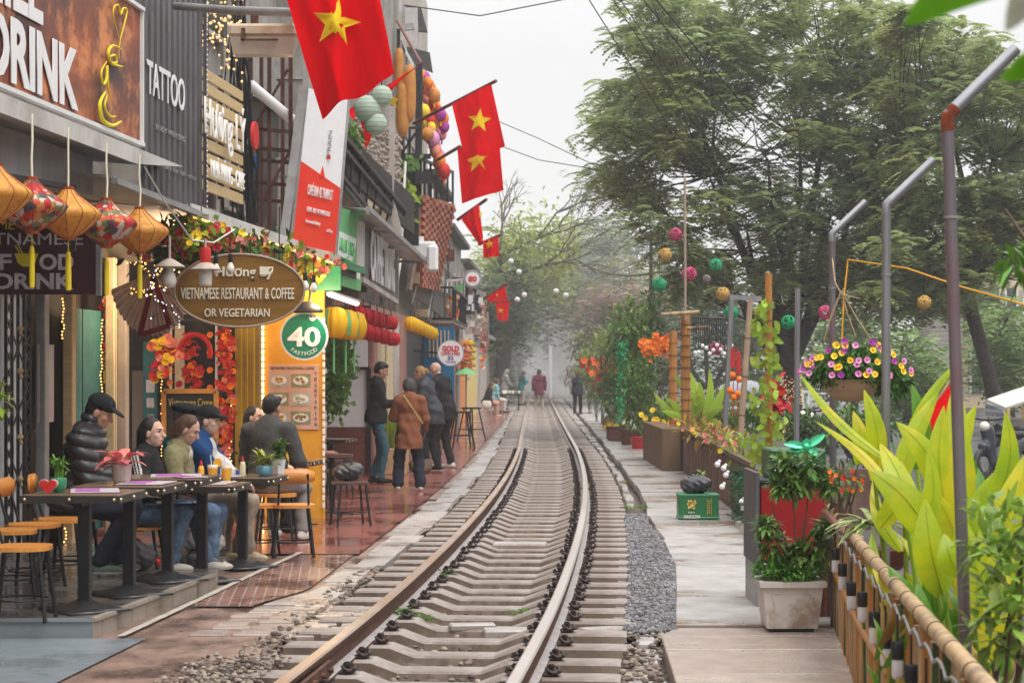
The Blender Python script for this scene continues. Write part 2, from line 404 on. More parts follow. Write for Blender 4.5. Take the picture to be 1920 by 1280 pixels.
def paving(name,m,fl,fr,y0,y1,L,gap=.012,z=.01,th=.1,nx=1,jz=.004,jl=.25,jx=0.0,seed=1,bev=.006):
 rg=random.Random(seed);mb=MB();y=y0
 while y<y1:
  l=L*rg.uniform(1-jl,1+jl);ye=min(y+l,y1)
  for k in range(nx):
   t0,t1=k/nx,(k+1)/nx;zz=z+rg.uniform(-jz,jz);j1=rg.uniform(0,jx);j2=rg.uniform(0,jx)
   sk=rg.uniform(-.012,.012)
   a=(lerp(fl(y),fr(y),t0)+gap/2+(j1 if k==0 else 0),y+gap/2);b=(lerp(fl(y),fr(y),t1)-gap/2-(j2 if k==nx-1 else 0),y+gap/2+sk)
   c=(lerp(fl(ye),fr(ye),t1)-gap/2-(j2 if k==nx-1 else 0),ye-gap/2+sk);d=(lerp(fl(ye),fr(ye),t0)+gap/2+(j1 if k==0 else 0),ye-gap/2)
   q=[a,b,c,d];cx=sum(p[0]for p in q)/4;cy=sum(p[1]for p in q)/4
   ins=[(p[0]+(cx-p[0])/abs(cx-p[0]+1e-9)*bev if 0 else p[0]+(bev if p[0]<cx else-bev),p[1]+(bev if p[1]<cy else-bev))for p in q]
   vs=[(p[0],p[1],zz-th)for p in q]+[(p[0],p[1],zz-bev)for p in q]+[(p[0],p[1],zz)for p in ins]
   mb.add(vs,[(0,1,5,4),(1,2,6,5),(2,3,7,6),(3,0,4,7),(4,5,9,8),(5,6,10,9),(6,7,11,10),(7,4,8,11),(8,9,10,11)])
  y=ye
 return setp(mb.build(name,m),kind="structure")
M_slabn=mat("path_plank",(.36,.28,.235),(.27,.205,.17),.4,scale=6,bump=.35,stain=(.50,.43,.385),stain_amt=.8,stain_scale=1.1,rough2=.12,island=.2,detail=10)
paving("path",M_slabn,path_l,path_r,4,13.0,.8,z=.0,seed=5,gap=.022,jz=.008)
paving("path",M_slab,path_l,path_r,13.0,160,1.5,z=.008,seed=8,gap=.02,jz=.01,jx=.05)
paving("path_edging",M_slabl,lambda y:XRs(y)+.03,lambda y:path_l(y)-.01,8,12.8,.22,z=-.03,seed=9,jz=.02,nx=1,jx=.05)
paving("path_edging",M_slabl,lambda y:XRs(y)+.04,lambda y:path_l(y)-.03,25,160,.9,z=-.04,seed=9,jz=.02,nx=1,jx=.05)
strip("pavement",M_dark,lambda y:-14,lambda y:XLs(y)-.05,frange(2,175,.4),-.018,jit=.02)
red_r=lambda y:XLs(y)-interp(y,[17,19.8,26,34,46,66,170],[.36,.40,.44,.42,.36,.22,.2])
fac_x=lambda y:interp(y,[17,23,33,60,100,170],[-3.9,-3.4,-2.28,-1.73,-.9,.3])
strip("pavement_red_tiles",M_red,lambda y:-6.0,red_r,frange(18.2,84,.5),.0,jit=.0)
paving("kerb",M_slabl,lambda y:red_r(y)+.01,lambda y:XLs(y)+.02,17.2,84,1.15,z=-.004,seed=21,jz=.008,jx=.10,gap=.03)
strip("pavement_far",M_slabl,lambda y:-6,lambda y:XLs(y),frange(84,175,1),.0)
wl=lambda y:interp(y,[12.5,15,18.4],[-2.37,-2.16,-1.87])
strip("pavement_pavers",M_brick,lambda y:wl(y)+.015,lambda y:interp(y,[14.3,15.3,18.3],[-1.78,-1.50,-1.38]),frange(14.2,18.3,.25),-.006)
mb=MB();ys=frange(12.55,18.5,.2);vs=[(wl(y)+dx+R.uniform(-.005,.005),y,.003)for y in ys for dx in(-.02,.03)];mb.add(vs,[(2*i,2*i+1,2*i+3,2*i+2)for i in range(len(ys)-1)])
M_white=mat("joint_mortar",(.55,.50,.44),(.40,.36,.31),.5,scale=9)
setp(mb.build("pavement_joint",M_white),kind="structure")
paving("kerb",M_slabl,lambda y:interp(y,[14.3,15.3,18.3],[-1.78,-1.50,-1.38])+.02,lambda y:XLs(y)-.06,14.3,17.25,.8,z=-.008,seed=25,jz=.006,jx=.04,gap=.03)
mb=MB();rg=random.Random(31)
for i in range(11):
 for j in range(4):
  y=12.7+i*.145+rg.uniform(-.02,.02);x=-1.95+j*.26+i*.02+rg.uniform(-.03,.03)
  mb.bbox(x,x+.24-rg.uniform(0,.05),y,y+.125,-.05,-.008+rg.uniform(-.008,.008),.008)
setp(mb.build("pavement_setts",M_slabn),kind="structure")
mb=MB();mb.add([(-5.5,8,-.006),(-2.62,8,-.006),(-2.36,10.6,-.006),(-2.20,12.5,-.006),(-5.5,12.5,-.006)],[(0,1,2,3,4)])
setp(mb.build("pavement_blue_tiles",M_blue),kind="structure")
M_dais=mat("terrace_slate",(.17,.145,.13),(.10,.085,.08),.28,scale=5,stretch=(1,2.5,1),stain=(.06,.05,.048),stain_amt=.8,stain_scale=1.4,rough2=.08,bump=.15)
M_kerbst=brickmat("terrace_edge",(.40,.34,.28),(.33,.28,.23),(.2,.16,.13),.3,.5,AF+math.pi/2,.5,.006,(.24,.19,.13),.6,.3,.5,0)
mb=MB()
pl=[(-7,12.55),(-2.53,12.55),(-2.19,15.35),(-2.45,18.2),(-7,18.2)]
mb.add([(x,y,.096)for x,y in pl],[tuple(range(5))])
mb.add([(x,y,.096)for x,y in pl]+[(x,y,-.05)for x,y in pl],[(0,5,6,1)],2)
mb.add([(x,y,.096)for x,y in pl]+[(x,y,-.05)for x,y in pl],[(1,6,7,2),(2,7,8,3),(3,8,9,4)],1)
mb.bar((-7,12.56,.098),(-2.53,12.56,.098),.05,.02,2);mb.bar((-2.535,12.56,.098),(-2.20,15.35,.098),.05,.02,1)
setp(mb.build("terrace",[M_dais,M_kerbst,M_blue]),kind="structure")
# ---- rails
def sweep_rail(off,y0,y1,top,name,label):
 prof=[(-.056,0),(.056,0),(.056,.012),(.012,.026),(.009,.105),(.033,.118),(.036,.142),(.026,.150),(-.026,.150),(-.036,.142),(-.033,.118),(-.009,.105),(-.012,.026),(-.056,.012)]
 n=len(prof);ys=frange(y0,30,.4)+frange(30,y1,2.0);T=thing(name,label,"rail",(trackx(y0)+off,y0,0),0,"rails of the railway track")
 body=MB();head=MB();pts=[]
 for y in ys:
  d=trackdir(y);nn=Vector((d.y,-d.x,0));c=Vector((trackx(y),y,.002))+nn*off
  pts.append([c+nn*a+Vector((0,0,b))for a,b in prof])
 vs=[p for r in pts for p in r]
 fb=[];fh=[];ff=[]
 for i in range(len(ys)-1):
  for j in range(n):
   q=(j+1)%n;f=(i*n+j,i*n+q,(i+1)*n+q,(i+1)*n+j)
   (fh if j in(6,7,8)else ff if j in(2,12)else fb).append(f)
 body.add(vs,fb,0);body.add(vs,ff,1);body.add(vs[:n],[tuple(range(n-1,-1,-1))],0)
 head.add(vs,fh,0)
 body.build("rail_web",[M_rust,M_foot],T);head.build("rail_head",top,T)
 return T
RL=sweep_rail(-.54,6,170,M_steelr,"rail","left rail of the curving track, its near end stained orange with rust")
RR=sweep_rail(.54,6,170,M_steel,"rail","right rail of the curving track, polished pale steel along its top")
mb=MB();a=Vector((trackx(9.9)-.49,9.9,.07));b=Vector((trackx(10.75)-.49,10.75,.07))
mb.bar(a,b,.022,.075);
for t in(.12,.36,.64,.88):
 p=a.lerp(b,t);mb.tube([p,p+Vector((.035,0,0))],.016,6)
mb.build("fishplate",M_rust,RL)
# ---- sleepers
def sleeper_mesh():
 mb=MB();prof=[(-1.0,-.004),(-.97,.0),(-.38,.0),(-.23,-.055),(.23,-.055),(.38,.0),(.97,.0),(1.0,-.004)]
 vs=[];n=len(prof)
 for x,z in prof:vs+=[(x,-.155,-.19),(x,-.115,z-.012),(x,-.10,z),(x,.10,z),(x,.115,z-.012),(x,.155,-.19)]
 fs=[]
 for i in range(n-1):
  for j in range(5):fs.append((i*6+j,(i+1)*6+j,(i+1)*6+j+1,i*6+j+1))
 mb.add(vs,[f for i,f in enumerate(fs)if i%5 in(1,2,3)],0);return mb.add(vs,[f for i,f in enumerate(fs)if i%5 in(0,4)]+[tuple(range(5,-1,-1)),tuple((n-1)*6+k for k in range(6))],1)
def clip_mesh():
 mb=MB()
 mb.bbox(-.045,.05,-.05,.05,.0,.022,.008)
 mb.tube([(0,0,.0),(0,0,.075)],.017,6);mb.tube([(0,0,.05),(0,0,.068)],.026,6)
 pts=[]
 for k in range(9):
  a=math.pi*(k/8*1.5-.25);pts.append((-.01+.04*math.cos(a),.05*math.sin(a)*1.1,.035+.012*math.sin(k)))
 mb.tube(pts,.012,5);mb.tube([(-.05,-.045,.03),(-.05,.045,.03)],.014,5)
 return mb
M_sleepers=mat("sleeper_side_grime_shade",(.16,.115,.085),(.10,.07,.052),.85,scale=7,bump=.3,stain=(.27,.22,.18),stain_amt=.6,stain_scale=3)  # brown grime on the sides, darkened to paint in shade between sleepers
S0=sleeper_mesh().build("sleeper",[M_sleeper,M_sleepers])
setp(S0,"grey concrete sleeper with a dipped middle lying under the rails","sleeper","sleepers under the rails")
C0=clip_mesh().build("rail_clip",M_clip,S0,local=True)
first=True;sy=8.55;k=0;rn2=random.Random(77)
while sy<135:
 d=trackdir(sy);rz=math.atan2(-d.x,d.y)+rn2.uniform(-.006,.006);loc=(trackx(sy)+rn2.uniform(-.012,.012),sy,rn2.uniform(-.006,.006)-(.0 if k>2 else .01))
 if first:s=S0;first=False;place(s,loc,rz)
 else:s=S0.copy();COL.objects.link(s);s.location=loc;s.rotation_euler=(0,0,rz)
 if k<56:
  for(x,sg)in((-.54-.095,1),(-.54+.095,-1),(.54-.095,1),(.54+.095,-1)):
   if s is S0 and x<-.6:c=C0
   else:c=C0.copy();COL.objects.link(c)
   c.parent=s;c.scale=(.85,.9,.85);c.location=(x,rn2.uniform(-.01,.01),0);c.rotation_euler=(0,0,0 if sg>0 else math.pi)
 k+=1;sy+=.60+rn2.uniform(-.012,.012)
TREE.clear()
def weed(mb,c,r,n,h,rg,spread=1.0):
 for k in range(n):
  a=rg.random()*6.283;q=r*math.sqrt(rg.random());d=Vector((math.cos(a)*spread,math.sin(a)*spread,rg.uniform(.5,1.6)))
  mb.leaf((c[0]+q*math.cos(a),c[1]+q*math.sin(a),c[2]),d,(0,0,1),h*rg.uniform(.5,1.1),h*.22,.8,2)
def weed_obj(c,r,n,h,label,seed,m=None):
 mb=MB();weed(mb,c,r,n,h,random.Random(seed));return setp(mb.build("weed",m or M_grass,loc=c),label,"weed","weeds in the track")
g=G(735,1152,.0);weed_obj((g.x,g.y,.0),.10,170,.11,"tuft of green weeds against the foot of the left rail in the foreground",1)
g=G(745,1165,-.03);weed_obj((g.x+.1,g.y,-.02),.13,150,.07,"low green weeds spreading over a sleeper beside the left rail",2)
g=G(985,1148,-.04);weed_obj((g.x,g.y,-.04),.13,90,.06,"thin green weeds between sleepers near the right rail",3)
g=G(1090,912,.05);weed_obj((g.x,g.y,.0),.12,60,.12,"small green weed beside the right rail at the bend",4)
g=G(828,1065,.05);weed_obj((g.x,g.y,.0),.08,50,.10,"pale weed by the left rail beyond the foreground tuft",5)
M_moss=mat("moss",(.22,.20,.04),(.14,.07,.03),.9,scale=6,island=.5)
g=G(1215,900);weed_obj((g.x-.15,g.y,-.03),.3,160,.08,"yellow brown moss and litter between the sleeper ends and the slab path",6,M_moss)
g=G(1190,948);weed_obj((g.x,g.y,-.03),.16,90,.09,"bright moss at the top corner of the gravel patch",7,M_grass)
for i,(u,v,w,d,hgt,rz)in enumerate([(960,1185,.36,.16,.03,.1),(975,1020,.5,.34,.02,-.06),(1130,1180,.3,.14,.02,.4),(885,1172,.3,.1,.02,.15)]):
 g=G(u,v,-.03);mb=MB();mb.bbox(-w/2,w/2,-d/2,d/2,-.03,hgt,.012)
 o=mb.build("stone_slab",M_slab,loc=(g.x,g.y,-.035),rz=rz,local=True)
 setp(o,["flat pale stone slab lying between the rails in the foreground","wide pale flat slab filling the middle of the track farther on","small flat stone on a sleeper right of the right rail","narrow flat stone by the left rail clips"][i],"stone","flat stones in the track")
# ------------------------------------------------------------------ left street front: buildings, awnings, signs
def SP(u,v,x0=-3.0):
 Y=(x0-.0836*16.7)/((u-U0)/FPX-.0836)
 return P(u,v,Y)
def SX(Y,x0=-3.0):return x0+.0836*(Y-16.7)
def SQ(Y,z,x0=-3.0):return Vector((SX(Y,x0),Y,z))
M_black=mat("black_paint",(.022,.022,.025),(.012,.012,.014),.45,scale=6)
M_darkwall=mat("dark_wall",(.06,.052,.045),(.03,.027,.025),.7,scale=3)
M_conc=mat("stained_concrete",(.36,.33,.30),(.25,.23,.21),.85,scale=3,bump=.3,stain=(.10,.085,.07),stain_amt=.75,stain_scale=.8)
M_concl=mat("pale_render",(.52,.47,.42),(.42,.38,.34),.85,scale=3,stain=(.20,.17,.14),stain_amt=.6,stain_scale=.6)
M_grey=mat("grey_metal",(.38,.38,.38),(.30,.30,.30),.45,metal=.3,scale=5,stain=(.18,.16,.14),stain_amt=.5)
M_lgrey=mat("awning_sheet",(.62,.60,.57),(.52,.50,.47),.6,scale=3,stain=(.30,.27,.23),stain_amt=.6,stain_scale=1.2)
M_white=mat("white_paint",(.78,.77,.76),(.70,.69,.68),.5,scale=4)
M_whitesign=mat("sign_white",(.85,.84,.84),(.80,.79,.79),.45)
M_lit=mat("letter_lit",(.90,.88,.86),(.90,.88,.86),.4,emit=.05)
M_yellow=mat("sign_yellow",(.85,.70,.03),(.80,.64,.02),.5)
M_wood=mat("slat_wood",(.62,.46,.25),(.50,.35,.17),.6,scale=3,stretch=(1,8,8))
M_ywall=mat("ochre_wall",(.78,.40,.03),(.68,.32,.025),.55,scale=2,stain=(.50,.22,.02),stain_amt=.5)
M_teal=mat("teal_paint",(.05,.19,.19),(.035,.14,.14),.5,scale=5)
M_green=mat("green_paint",(.03,.24,.10),(.02,.18,.08),.4)
M_lgreen=mat("light_green",(.18,.50,.20),(.14,.44,.17),.5)
M_cream=mat("cream_cloth",(.72,.62,.42),(.58,.48,.30),.8,bands=(1,9,(.38,.28,.17),.45))
M_red=mat("red_enamel",(.62,.02,.02),(.50,.015,.015),.45)
M_pinkw=mat("pink_wall",(.45,.24,.20),(.36,.18,.15),.7,bands=(1,4,(.20,.09,.08),.3))
M_brownw=mat("brown_panel",(.20,.075,.055),(.14,.05,.04),.5,scale=4,stretch=(1,1,8))
M_orangew=mat("orange_wall",(.72,.27,.07),(.62,.22,.06),.6)
M_blue=mat("blue_wall",(.02,.16,.33),(.015,.12,.26),.5)
M_bulb=mat("bulb_glow",(1.0,.62,.25),(1.0,.62,.25),.4,emit=3)
M_bulbw=mat("tube_glow",(1.0,.86,.66),(1.0,.86,.66),.4,emit=9)
M_glass=mat("bulb_glass",(.86,.82,.74),(.80,.76,.68),.25)
M_roofd=mat("roof_dark",(.10,.095,.095),(.06,.057,.057),.7)
M_glassd=mat("dark_glass",(.03,.035,.04),(.02,.022,.025),.1)
def front(T,name,A,B,z0,z1,m,th=.2,label=None):
 A=Vector((A[0],A[1],0));B=Vector((B[0],B[1],0));d=(B-A).normalized();n=Vector((-d.y,d.x,0))*th
 mb=MB();vs=[A,B,B+n,A+n]
 V=[Vector((p.x,p.y,z0))for p in vs]+[Vector((p.x,p.y,z1))for p in vs]
 mb.add(V,[(3,2,1,0),(4,5,6,7),(0,1,5,4),(1,2,6,5),(2,3,7,6),(3,0,4,7)])
 return mb.build(name,m,T,label=label)
def FX(Y):return fac_x(Y)
T=thing("unseen_light_blocker","unseen row of houses behind the camera, added to block low sky light","building",(-4.6,-10,0))  # three unseen buildings added to dim light reaching the track from low angles
mb=MB();mb.box(-9,-4.7,-55,8.9,-.1,9);mb.build("wall",M_concl,T)
T=thing("unseen_light_blocker","unseen house across the street behind the camera, added to block low sky light","building",(0,-46,0));mb=MB();mb.box(-16,18,-54,-46,-.3,11);mb.build("wall",M_conc,T)
T=thing("unseen_light_blocker","unseen row of houses right of the frame, added to block low sky light","building",(13,5,0));mb=MB();mb.box(17,24,-26,36,-.3,8);mb.build("wall",M_conc,T)
# --- building behind the bar and the tattoo board
NB=lambda Y:-4.35+.0836*(Y-17)
T=thing("shop_building","dark ground floor shopfront with teal door and lattice behind the nearest tables","building",(NB(15),15,0))
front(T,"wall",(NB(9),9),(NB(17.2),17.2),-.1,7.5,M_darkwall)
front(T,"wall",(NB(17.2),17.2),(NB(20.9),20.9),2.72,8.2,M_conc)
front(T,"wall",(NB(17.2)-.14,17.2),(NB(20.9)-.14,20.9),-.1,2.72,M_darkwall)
for(ua,ub,m,nm)in((118,146,M_teal,"door"),(148,186,M_teal,"door"),(0,30,M_black,"door"),(34,56,M_black,"door")):
 Ya=(-4.30-.0836*17)/((ua-U0)/FPX-.0836);Yb=(-4.30-.0836*17)/((ub-U0)/FPX-.0836)
 mb=MB();a=Vector((NB(Ya)+.05,Ya,.08));b=Vector((NB(Yb)+.05,Yb,.08))
 mb.slab(a,b,b+Vector((0,0,2.1)),a+Vector((0,0,2.1)),.04)
 o=mb.build(nm,m,T)
 mb=MB();q=a.lerp(b,.85)+Vector((.03,0,1.0));mb.tube([q,q+Vector((.05,0,0)),q+Vector((.05,-.1,0))],.012,6);mb.build("door_handle",M_grey,o)
 for zz in(.25,1.2):
  mb=MB();p0=a.lerp(b,.15)+Vector((.002,0,zz));p1=a.lerp(b,.85)+Vector((.002,0,zz));mb.slab(p0,p1,p1+Vector((0,0,.75)),p0+Vector((0,0,.75)),-.012);mb.build("door_panel",m,o)
for uu,m in((112,M_wood),(192,M_cream),(215,M_concl),(60,M_grey)):
 Yp=(-4.24-.0836*17)/((uu-U0)/FPX-.0836);mb=MB();mb.bbox(SX(Yp,-4.24),SX(Yp,-4.24)+.09,Yp,Yp+.16,.0,2.7,.008);mb.build("post",m,T)
def lattice(name,label,Yc,x,z0,z1,w):
 T=thing(name,label,"grille",(x,Yc,z0),AF)
 mb=MB();y0,y1=-w/2,w/2;H=z1-z0
 for yy in(y0,y0+w*.25,0,y0+w*.75,y1):mb.box(-.012,.012,yy-.009,yy+.009,0,H)
 f=mb.build("frame",M_black,T,local=True)
 mb=MB();k=int(H/.13)
 for i in range(k):
  z=i*H/k;dz=H/k
  for(ya,yb)in((y0,y0+w*.25),(y0+w*.75,y1)):
   mb.bar((0,ya,z),(0,yb,z+dz),.012);mb.bar((0,yb,z),(0,ya,z+dz),.012)
  if i%4==0:mb.bar((0,y0+w*.25,z),(0,y0+w*.75,z+dz*2),.012);mb.bar((0,y0+w*.75,z),(0,y0+w*.25,z+dz*2),.012)
 mb.build("lattice_bars",M_black,T,local=True)
 mb=MB();mb.box(-.06,-.04,y0,y1,0,H);mb.build("backing_panel",M_whitesign,T,local=True)
 for zz in(.65,1.0,1.55,1.9):
  mb=MB();mb.ball((.02,0,zz),.028,8);mb.ball((.02,.02,zz-.05),.018,6);mb.build("ornament",M_wood,T,local=True)
 return T
lattice("door_grille","tall black lattice door grille over a white backing behind the puffer jacket man",17.35,NB(17.35)+.2,.05,2.45,.62)
mb=MB();Ya=18.0;a=SQ(Ya,1.15,-4.2);b=SQ(Ya+.42,1.15,-4.2);mb.slab(a,b,b+Vector((0,0,.68)),a+Vector((0,0,.68)),-.02)
M_poster=mat("pastel_poster",(.34,.52,.52),(.62,.36,.33),.6,scale=1.3,stretch=(.2,.2,1))
setp(mb.build("poster",M_poster,loc=a),"long pastel pink and turquoise poster hanging beside the teal door","poster")
# --- DRINK board
M_board=mat("drink_print",(.34,.075,.02),(.035,.024,.030),.5,scale=1.2,stretch=(1,1,1.2),stain=(.80,.30,.10),stain_amt=.75,stain_scale=2.6)
o=SQ(14,3.43)
T=thing("shop_board","big printed DRINK board with a yellow coffee cup and glowing orange spots","sign",o)
mb=MB();mb.slab(SQ(10.5,3.43),SQ(16.75,3.43),SQ(16.75,4.5),SQ(10.5,4.5),-.05);mb.build("panel",M_board,T)
mb=MB()
for z in(3.42,4.51):mb.bar(SQ(10.5,z,-2.99),SQ(16.78,z,-2.99),.05,.03)
mb.bar(SQ(16.77,3.42,-2.99),SQ(16.77,4.51,-2.99),.03,.05);mb.build("frame",M_white,T)
DSv=DS;UZ=Vector((0,0,1))
text("lettering","DRINK",T,SQ((13.02+15.0)/2,3.69,-2.985),DS,UZ,.40,M_whitesign,width=1.98,ext=.003,bold=.035,label="large white word DRINK")
text("lettering","CHILL",T,SQ(13.3,4.17,-2.985),DS,UZ,.40,M_whitesign,width=1.75,ext=.003,bold=.035,label="large white word above, cut by the frame")
mb=MB()
def bp(u,v):q=SP(u,v,-2.965);return q
def curve(mb,pts,r,n=6,mi=0):
 ps=[bp(*p)for p in pts];out=[]
 for i in range(len(ps)-1):
  p0=ps[max(i-1,0)];p1=ps[i];p2=ps[i+1];p3=ps[min(i+2,len(ps)-1)]
  for k in range(5):
   t=k/5;out.append(.5*((2*p1)+(p2-p0)*t+(2*p0-5*p1+4*p2-p3)*t*t+(3*p1-p0-3*p2+p3)*t**3))
 out.append(ps[-1]);L=len(out)
 mb.tube(out,[r*.55*(.35+.9*math.sin(math.pi*min(.95,(i+.6)/L)))for i in range(L)],n,mi)
curve(mb,[(225,75),(214,38),(213,16),(222,10),(226,28),(231,16),(238,20),(234,42),(225,78),(224,110)],.012)
curve(mb,[(228,93),(212,86),(203,98),(208,118),(222,124),(230,125)],.020)
curve(mb,[(204,108),(215,104),(218,118),(206,116)],.018)
curve(mb,[(200,116),(190,135),(193,158),(199,150),(201,125),(203,165),(209,188)],.017)
curve(mb,[(198,172),(187,195),(192,225),(210,236),(227,228)],.028)
curve(mb,[(201,178),(196,200),(206,218),(218,218)],.016)
mb.build("emblem",M_yellow,T)
T=thing("canopy","dirty white sheet metal canopy under the DRINK board carrying the hanging lanterns","awning",SQ(14,3.28))
mb=MB();mb.slab(SQ(9,3.30,-2.93),SQ(17.4,3.30,-2.93),SQ(17.6,3.42,-4.3),SQ(9,3.42,-4.3),.03);mb.build("roof_sheet",M_lgrey,T)
mb=MB();mb.slab(SQ(9,3.21,-2.9),SQ(16.2,3.21,-2.9),SQ(17.7,3.335,-2.9),SQ(9,3.335,-2.9),.02);mb.build("gutter",M_lgrey,T)
mb=MB();mb.slab(SQ(9,2.92,-3.3),SQ(16.4,2.98,-3.3),SQ(16.4,3.27,-3.3),SQ(9,3.27,-3.3),.02)
for k in range(60):
 y=10+k*.107;mb.box(SX(y,-3.3),SX(y,-3.3)+.012,y,y+.06,2.90,2.925)
mb.build("valance",M_grey,T)
mb=MB();mb.bar(SQ(13.6,2.9,-3.2),SQ(15.6,2.97,-3.2),.04);mb.bar(SQ(15.6,2.99,-3.2),SQ(15.6,2.5,-3.2),.04);mb.bar(SQ(13.6,2.9,-3.2),SQ(12.8,2.75,-3.2),.04);mb.build("bracket",M_black,T)
T=thing("tattoo_board","tall dark grey corrugated panel lettered TATTOO between the bar and the slatted sign","sign",SQ(17.8,3.0))
mb=MB();y=16.82;vs=[];fs=[];i=0
while y<18.95:
 dx=.018 if i%2 else 0;zb=3.36 if y<17.3 else 3.04
 for yy,dd in((y,dx),(y+.085,dx)):
  vs+=[SQ(yy,3.03,-3.02)+Vector((dd,0,0)),SQ(yy,6.0,-3.02)+Vector((dd,0,0))]
 y+=.095;i+=1
for k in range(len(vs)//2-1):fs.append((2*k,2*k+2,2*k+3,2*k+1))
mb.add(vs,fs);mb.box(SX(18.95),SX(18.95)+.03,18.94,18.97,3.03,6)
M_panel=mat("panel_grey",(.115,.105,.115),(.075,.07,.076),.4,metal=.3,scale=2,stain=(.045,.04,.045),stain_amt=.7,stain_scale=.9)
mb.build("panel",M_panel,T)
text("lettering","TATTOO",T,SQ(17.55,4.0,-2.985),DS,UZ,.27,M_whitesign,width=1.28,ext=.003,bold=.012,label="white word TATTOO")
text("lettering","BODY PIERCING",T,SQ(17.7,3.62,-2.985),DS,UZ,.045,M_grey,width=1.0,ext=.002)
text("lettering","since 2015  hair  nails  tattoo",T,SQ(17.9,3.32,-2.985),DS,UZ,.04,M_grey,width=1.4,ext=.002)
mb=MB()
for k in range(64):mb.ball(SQ(18.96,3.05+k*.046,-2.97),.010,5)
setp(mb.build("edge_lights",M_whitesign,T),kind="stuff")
mb=MB();mb.slab(SQ(15.8,3.02,-2.97),SQ(19.2,2.96,-2.97),SQ(19.2,3.0,-2.97),SQ(15.8,3.06,-2.97),.05);mb.slab(SQ(15.8,3.06,-2.95),SQ(19.3,3.0,-2.95),SQ(19.3,3.15,-4.3),SQ(15.8,3.2,-4.3),.02)
mb.build("gutter",M_grey,T)
T=thing("slatted_sign","sign of pale timber slats with white raised letters ending in Ly","sign",SQ(19.8,3.3))
for k in range(9):
 z=3.26+k*.128;mb=MB();mb.slab(SQ(18.98,z,-3.02),SQ(20.75,z,-3.02),SQ(20.75,z+.095,-3.02),SQ(18.98,z+.095,-3.02),-.025);mb.build("slat",M_wood,T)
mb=MB()
for yy in(19.1,19.9,20.6):mb.bar(SQ(yy,3.24,-3.06),SQ(yy,4.42,-3.06),.04)
mb.build("back_rail",M_darkwall,T)
text("lettering","Hương LÝ",T,SQ(19.75,3.93,-2.97),DS,UZ,.34,M_lit,width=1.75,ext=.006,label="large white raised letters")
text("lettering","NHÀ HÀNG - CAFE",T,SQ(19.85,3.47,-2.97),DS,UZ,.16,M_lit,width=1.45,ext=.006,label="smaller white raised letters")
mb=MB();c=SQ(20.8,3.95,-2.93);mb.tube([c,c+DN*.03],.14,16);mb.build("round_badge",M_red,T)
T=thing("upper_building","stained concrete upper storeys behind rusty scaffold bars and the big flag","building",(SX(21,-3.9),21,3))
front(T,"wall",(SX(20.9,-3.75),20.9),(SX(24.5,-3.75),24.5),2.9,9.5,M_conc);mb=MB();mb.box(-7,SX(20.9,-3.75)-.21,20.92,21.1,2.7,9.5);mb.build("side_wall",M_conc,T)
for(y0,y1,z0,z1)in((21.6,22.5,3.3,4.6),(23.0,23.9,3.4,4.4),(22,23,5.2,6.2)):
 mb=MB();mb.slab(SQ(y0,z0,-3.72),SQ(y1,z0,-3.72),SQ(y1,z1,-3.72),SQ(y0,z1,-3.72),.04);w=mb.build("window",M_glassd,T)
 mb=MB()
 for z in(z0,z1,(z0+z1)/2):mb.bar(SQ(y0,z,-3.68),SQ(y1,z,-3.68),.05)
 for y in(y0,y1):mb.bar(SQ(y,z0,-3.68),SQ(y,z1,-3.68),.05)
 mb.build("window_frame",M_concl,w)
M_rbar=mat("rusty_bar",(.10,.04,.03),(.05,.025,.02),.8,scale=9)
T=thing("scaffold","open frame of rusty steel bars standing on the awning beside the concrete pole","scaffold",P(500,440,21.5))
for uu in(470,505,545):
 mb=MB();mb.bar(P(uu,470,21.5),P(uu,95,21.5),.04);mb.build("upright",M_rbar,T)
for uu in(490,530):mb=MB();mb.bar(P(uu,470,22.6),P(uu,95,22.6),.04);mb.build("upright",M_rbar,T)
for vv in(240,276,298,340,372):mb=MB();mb.bar(P(455,vv,21.48),P(552,vv+8,21.9),.035);mb.build("crossbar",M_rbar,T)
mb=MB();mb.bar(P(470,420,21.47),P(545,280,21.47),.025);mb.bar(P(470,250,21.47),P(540,130,21.47),.025);mb.build("brace",M_rbar,T)
mb=MB();mb.tube([P(468,158,21.3),P(548,225,21.6)],.055,10);setp(mb.build("drain_pipe",M_white,loc=P(468,158,21.3)),"white plastic pipe slanting down behind the rusty bars","pipe")
mb=MB()
for k in range(26):
 a=P(440+R.uniform(-6,22),R.uniform(-20,60),20.9);b=P(448+R.uniform(-12,40),R.uniform(380,445),21.1);m1=a.lerp(b,.35)+Vector((R.uniform(-.12,.1),0,0));m2=a.lerp(b,.7)+Vector((R.uniform(-.08,.12),0,0));mb.tube([a,m1,m2,b],.010,4)
setp(mb.build("cable_bundle",M_black,loc=P(450,300,21)),"bundle of black cables hanging beside the slatted sign","cables")
mb=MB()
for k in range(14):
 c=P(462+R.uniform(-10,14),305+R.uniform(-20,28),21.2);mb.ball(c,R.uniform(.03,.06),7)
M_tarp=mat("blue_tarp",(.01,.13,.35),(.008,.08,.2),.5)
mb=MB();a=P(455,285,21.2);mb.slab(P(455,285,21.2),P(485,295,21.2),P(470,340,21.2),P(456,335,21.2),.05);mb.slab(P(458,283,21.15),P(480,300,21.15),P(474,305,21.1),P(456,298,21.1),.05)
setp(mb.build("tarpaulin",M_tarp,loc=a),"scrap of bright blue tarpaulin tied to the rusty frame","tarp")
